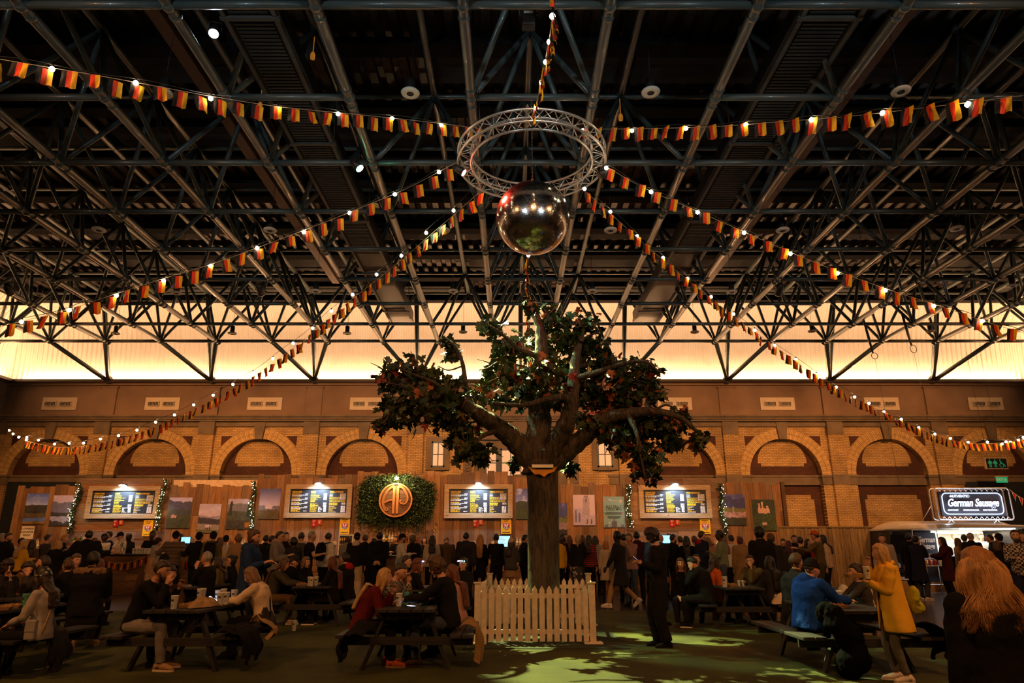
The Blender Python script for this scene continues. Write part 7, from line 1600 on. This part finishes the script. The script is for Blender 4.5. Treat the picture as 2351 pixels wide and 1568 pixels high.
for px,l in ((1697,'left small patterned cup before the thoughtful man'),(1706,'right small patterned cup before the thoughtful man')): cup((XG(px,14.3,.8),14.3,.752),l,'small cups on the right rear table',CUPW,.75)
cup((XG(1926,9.9,.82),9.9,.752),'white cup before the person in blue hoodie','cup on the right front table',CUPW,1.3)
# held cups
def held(p,l,rx=0,ry=0,m=None,s=1.0):
    t=cup((p[0],p[1],p[2]),l,'cup in hand: '+l[:24],m,s); t.rotation_euler=(rx,ry,0); return t
for o in [o for o in COL.objects if o.get('category')=='person']:
    L=o['label']
# tray and cup of the woman in yellow
FOOD=M('golden_chips',(.55,.28,.06),.6,var=.4,sc=25); PAP=M('white_paper',(.72,.66,.56),.7,var=.05); KR=M('kraft_card',(.38,.22,.10),.7,var=.1)
def tray(loc,label,grp='food trays',rz=0,col_=None):
    t=thing('food_tray',label,'food tray',loc,rz,grp); mb=MB(); a,b,c=.10,.07,.04
    mb.add([(-a*.8,-b*.8,0),(a*.8,-b*.8,0),(a*.8,b*.8,0),(-a*.8,b*.8,0),(-a,-b,c),(a,-b,c),(a,b,c),(-a,b,c)],[(0,3,2,1),(0,1,5,4),(1,2,6,5),(2,3,7,6),(3,0,4,7)]); o=mb.build('tray',col_ or KR,t,world=False); s=o.modifiers.new('t','SOLIDIFY'); s.thickness=.003
    r=random.Random(int(abs(loc[0])*50)); mb=MB()
    for k in range(30): p=V((r.uniform(-.07,.07),r.uniform(-.045,.045),.02+r.uniform(0,.03))); d=V((r.uniform(-1,1),r.uniform(-1,1),r.uniform(-.2,.4))).normalized()*.03; mb.bar(p-d,p+d,.009,.009)
    tag(mb.build('chips',FOOD,t,world=False),kind='stuff'); return t
yx=XG(2022,8.75,1.45)
tray(YH[0]+V((-.10,.0,.015)),'paper food tray held by the woman in the yellow coat'); held(YH[0]+V((.045,-.035,.0)),'white cup held by the woman in the yellow coat',s=1.0)
for px,Y,l in ((17,9.2,'food tray on the left front table'),(30,9.5,'food tray behind the fork on the left front table'),(955,10.3,'white paper food tray in the middle of the front table'),(975,10.5,'second food tray of the front table by the curly haired man'),(690,14.6,'food tray before the woman in olive dress'),(1680,14.2,'food tray on the table before the thoughtful man'),(1925,9.5,'paper tray on the table before the blue hoodie'),(430,9.6,'flat kraft food box on the table with the beige coat')):
    x=XG(px,Y,.8); x=min(max(x,-7.0),-6.42) if px<100 else x; tray((x,Y,.752),l,rz=.3,col_=PAP if 'white' in l else None)
# rumpled clothes
def rumple(name,label,cat,pts,r,mat,seed=0,flat=.6,vx=.016,disp=.05):
    rn=random.Random(seed); mb=MB()
    for a,b in zip(pts,pts[1:]):
        a,b=V(a),V(b); n=max(2,int((b-a).length/.06))
        for k in range(n): p=a.lerp(b,k/n)+V((rn.gauss(0,.02),rn.gauss(0,.02),rn.gauss(0,.008))); q=r*rn.uniform(.8,1.2); mb.ball(p,(q,q,q*flat),10,7)
    mb.ball(pts[-1],(r,r,r*flat),10,7); c=sum((V(p) for p in pts),V())/len(pts); o=mb.build(name,mat); rem(o,vx,2,disp); o.data.transform(mathutils.Matrix.Translation(-c)); o.location=c; return tag(o,label,cat)

def cloth_sheet(name,label,cat,P,nu,nv,mat,seed,thick=.014):
    """P(u,v)->point; an irregular hemmed sheet of cloth with folds"""
    mb=MB(); vs=[P(i/nu,j/nv) for j in range(nv+1) for i in range(nu+1)]; fs=[(j*(nu+1)+i,j*(nu+1)+i+1,(j+1)*(nu+1)+i+1,(j+1)*(nu+1)+i) for j in range(nv) for i in range(nu)]
    c=sum((V(p) for p in vs),V())/len(vs); mb.add([V(p)-c for p in vs],fs,0,True); o=mb.build(name,mat); o.location=c
    m=o.modifiers.new('thick','SOLIDIFY'); m.thickness=thick; m=o.modifiers.new('sub','SUBSURF'); m.levels=1; m.render_levels=1; m=o.modifiers.new('folds','DISPLACE'); m.texture=FOLD; m.strength=.03; m.texture_coords='LOCAL'
    return tag(o,label,cat)
def drape(name,label,cat,x,y,z,dx,w,top,hang,mat,seed=0,rise=.06,bulge=.09,fold=.03):
    """cloth lying over a bench edge at (x,y,z); hangs down on the dx side; width w along y"""
    r=random.Random(seed); a=[r.uniform(0,6) for _ in range(6)]
    def P(u,v):
        L=top+hang*(1+.18*sin(u*9+a[4])); s=v*L; n1=sin(u*11+a[0])+.6*sin(u*23+a[1])+.4*sin(u*37+a[5]); yy=y+(u-.5)*w*(1+.10*sin(v*4+a[2]))+.02*sin(v*9+a[3])
        if s<top: t=s/top; return (x-dx*(top-s)+.02*n1*(1-t),yy,z+rise*sin(pi*t)*(.6+.4*sin(u*7+a[2]))+.022*(n1+1.5)*(1-t*.3))
        d=s-top; return (x+dx*(.03+bulge*sin(min(1,d/max(.01,hang))*pi*.8)+fold*n1*min(1,d*5)),yy,z+.03-d)
    return cloth_sheet(name,label,cat,P,46,34,mat,seed)
def heap(name,label,cat,x,y,z,w,d,h,mat,seed=0,rot=0):
    r=random.Random(seed); a=[r.uniform(0,6) for _ in range(8)]
    def P(u,v):
        p,q=(u-.5)*2,(v-.5)*2; m=max(abs(p),abs(q)); l=sqrt(p*p+q*q)+1e-6; k=m/l; p*=k;q*=k; rr=1+.16*sin(atan2(q,p)*3+a[0])+.10*sin(atan2(q,p)*5+a[1]); R_=sqrt(p*p+q*q)
        rid=abs(sin(p*4+q*2.5+a[2]+sin(q*3)))*.5+abs(sin(q*5-p*2+a[3]))*.35+.25*sin(p*8+a[4])*sin(q*7+a[5])
        zz=h*(max(0,1-R_**2.2))*(.45+.65*rid); X_=p*rr*w/2; Y_=q*rr*d/2; c_,s_=cos(rot),sin(rot); return (x+X_*c_-Y_*s_,y+X_*s_+Y_*c_,z+.012+zz)
    return cloth_sheet(name,label,cat,P,44,44,mat,seed)
heap('folded_coat','beige knitted coat lying rumpled on the table before the white cups','coat',-4.12,9.72,.752,.40,.62,.12,cloth('tan'),1,.2)
drape('folded_coat','black coat lying over the right bench of the table with white cups','coat',-3.42,9.45,.46,1,.6,.26,.34,cloth('black'),2)
heap('backpack','dark bag with pale straps beside the cream sweater woman','bag',-3.42,10.15,.452,.34,.42,.24,cloth('char'),3)
drape('folded_coat','cream coat bundle beside the cream sweater woman on the bench','coat',-3.40,10.05,.52,1,.28,.14,.20,cloth('tan'),4,bulge=.12)
drape('hanging_jacket','black jacket hanging over the left front bench under the red sweater','jacket',-2.02,9.28,.47,-1,.5,.22,.30,cloth('black'),5,rise=.12)
drape('hanging_jacket','beige coat hanging from the bench end beside the picket fence','coat',-.50,9.85,.50,1,.34,.16,.42,cloth('camel'),6,bulge=.04)
drape('hanging_jacket','dark coat hanging from the bench behind the beanie woman','jacket',-5.83,9.35,.47,1,.5,.2,.42,cloth('char'),7)
rumple('backpack','bulky black rucksack hanging at the bench behind the blue hoodie','bag',[(3.86,8.98,.74),(3.98,8.9,.60),(4.05,8.86,.42),(4.08,8.86,.26),(4.02,8.92,.14)],.15,M('backpack_black',(.004,.004,.005),.95,spec=.03),8,flat=1,vx=.012,disp=.07)
drape('folded_coat','black coat spread over the right bench behind the yellow coat','coat',5.30,9.3,.50,1,.6,.5,.34,cloth('black'),9,rise=.10)
heap('folded_coat','cream quilted jacket on the bench behind the long black hair','jacket',5.17,13.95,.452,.42,.55,.2,cloth('cream'),10)
for x,y,l in ((5.95,13.1,'white plastic bag hanging on the left of the right rear table'),(6.28,13.0,'white plastic bag hanging at the right rear table corner')):
    rumple('plastic_bag',l,'bag',[(x,y-.12,.72),(x+.02,y-.14,.55),(x,y-.14,.42)],.10,PAP,int(x*10),flat=1.2)
t=thing('shoulder_bag','small grey shoulder bag hanging at the hip of the beanie woman','bag',(XG(72,8.7,.6),8.7,.58)); bevel(MB().box(-.06,.06,-.03,.03,-.11,.11).build('bag_body',M('grey_leather',(.32,.3,.3),.5),t,world=False),.012); MB().tube([(-.05,0,.1),(.0,.0,.2),(.05,0,.1)],.006,5).build('strap',M('grey_leather',(.32,.3,.3)),t,world=False)
bevel(MB().box(-.058,.058,-.036,-.03,-.02,.10).build('flap',M('grey_leather',(.32,.3,.3)),t,world=False),.004)
ph=phone(V((XG(945,9.75,.8),9.72,.757)),0,'glowing phone lying on the front table by the green cups',0); ph.rotation_euler=(-pi/2,0,.6)
# ---------------------------------------------------------------- lights
OR=(1,.525,.24)
E=3700
def strip(nm,loc,L,rz,tilt):
    l=bpy.data.lights.new(nm,'AREA'); l.shape='RECTANGLE'; l.size=L; l.size_y=.12; l.energy=E*L/47; l.color=OR
    o=bpy.data.objects.new(nm,l); COL.objects.link(o); o.location=loc; o.rotation_euler=(mathutils.Matrix.Rotation(rz,4,'Z')@mathutils.Matrix.Rotation(pi+tilt,4,'X')).to_euler()
    return o
strip('cove_strip_back',(XC,YB+.02,zcap+.06),47,0,-.02)
strip('cove_strip_left',(XL+.1,21,zcap+.06),20,pi/2,-.05).data.energy*=.6
strip('cove_strip_right',(XR-.1,21,zcap+.06),20,-pi/2,-.05).data.energy*=.6
s_=strip('cove_strip_front',(XC,YF+.2,zcap+.06),47,pi,-.25); s_.data.energy*=.18
WARM=M('warm_lens',(1,.55,.2),var=0,emit=(1,.5,.2),es=2); WARM.cycles.emission_sampling='NONE'
def flood(loc,aim,e,spot,col_,label,lens=WARM,rad=.2,blend=.8):  # fill spot dressed with an added stage lamp housing
    stage_lamp(loc,aim,label,lens,s=1.3)
    return light('flood','SPOT',V(loc)+(V(aim)-V(loc)).normalized()*.05,e,col_,rad,aim,spot,blend)
AM=(1,.405,.12)
for i,(x,l) in enumerate(((-16,'far left'),(-8,'left of centre'),(0.4,'centre'),(8.5,'right of centre'),(16.5,'far right'))):  # row of added warm fill lamps, ambient light for the brick wall
    flood((x,20.5,9.2),(x,31,3.0),2900,85,AM,'warm flood lamp aimed at the brick wall, '+l+' of its row')
for i,(x,y,l) in enumerate(((-9,4,'front left'),(9,4,'front right'),(0.4,-2,'overhead'))):  # further warm fill lamps, added to light the crowd
    flood((x,y,9.3),(x*.7,y+12,0),1500,105,AM,'warm flood lamp on the roof frame aimed down at the crowd, '+l)
# added unseen cool fill floods hanging behind the viewer, brightening the roof frame
for x,l in ((-7,'left'),(7,'right')):
    flood((x,-4,7),(x*.5,9,12),1900,66,(.78,.95,1),'cool flood lamp hanging behind the viewer, aimed up at the roof, '+l,BLUEW,.3,.9)
light('tree_spot','SPOT',W(827,388,15.5),2600,(.62,1,.52),.05,(.8,12.8,4.4),30,.3)
light('roof_spot','SPOT',(-2.0,15.6,9.6),23000,(.92,1,.36),.03,(1.9,10.6,0),28,.3)
light('ball_red','SPOT',C0+V((-1.25,.0,-.42)),900,(1,.04,.02),.12,bc,70,.5)
light('beam_white','SPOT',W(490,78,13.2),300,(.8,.88,1),.05,(-5,9,9),40,.5)

# two black hanging cables with loops before the lit cove on the right
for px,py,l in ((2008,817,'left'),(2097,801,'right')):
    c=W(px,py,26); t=thing('hanging_cable','thin black cable with a small loop hanging before the cove, '+l+' one',"cable",c,group='looped cables on the right')
    MB().tube([c+V((.12*cos(a_),0,.12*sin(a_)*(1 if l=='left' else 1.3))) for a_ in [2*pi*k/18 for k in range(18)]],.014,5,closed=True).build('loop',BLACK,t)
    MB().tube([c+V((-.05,0,.12)),c+V((-.12,0,.7)),c+V((-.2,0,1.4)),(c.x-.22,c.y,ZB)],[.03,.05,.04,.02],6).build('cable_bundle',BLACK,t)
    MB().tube([c+V((0,0,-.12)),c+V((.25,.3,-2.4)),(c.x+.5,c.y+.6,3.6)],.006,4).build('thin_line',BLACK,t)
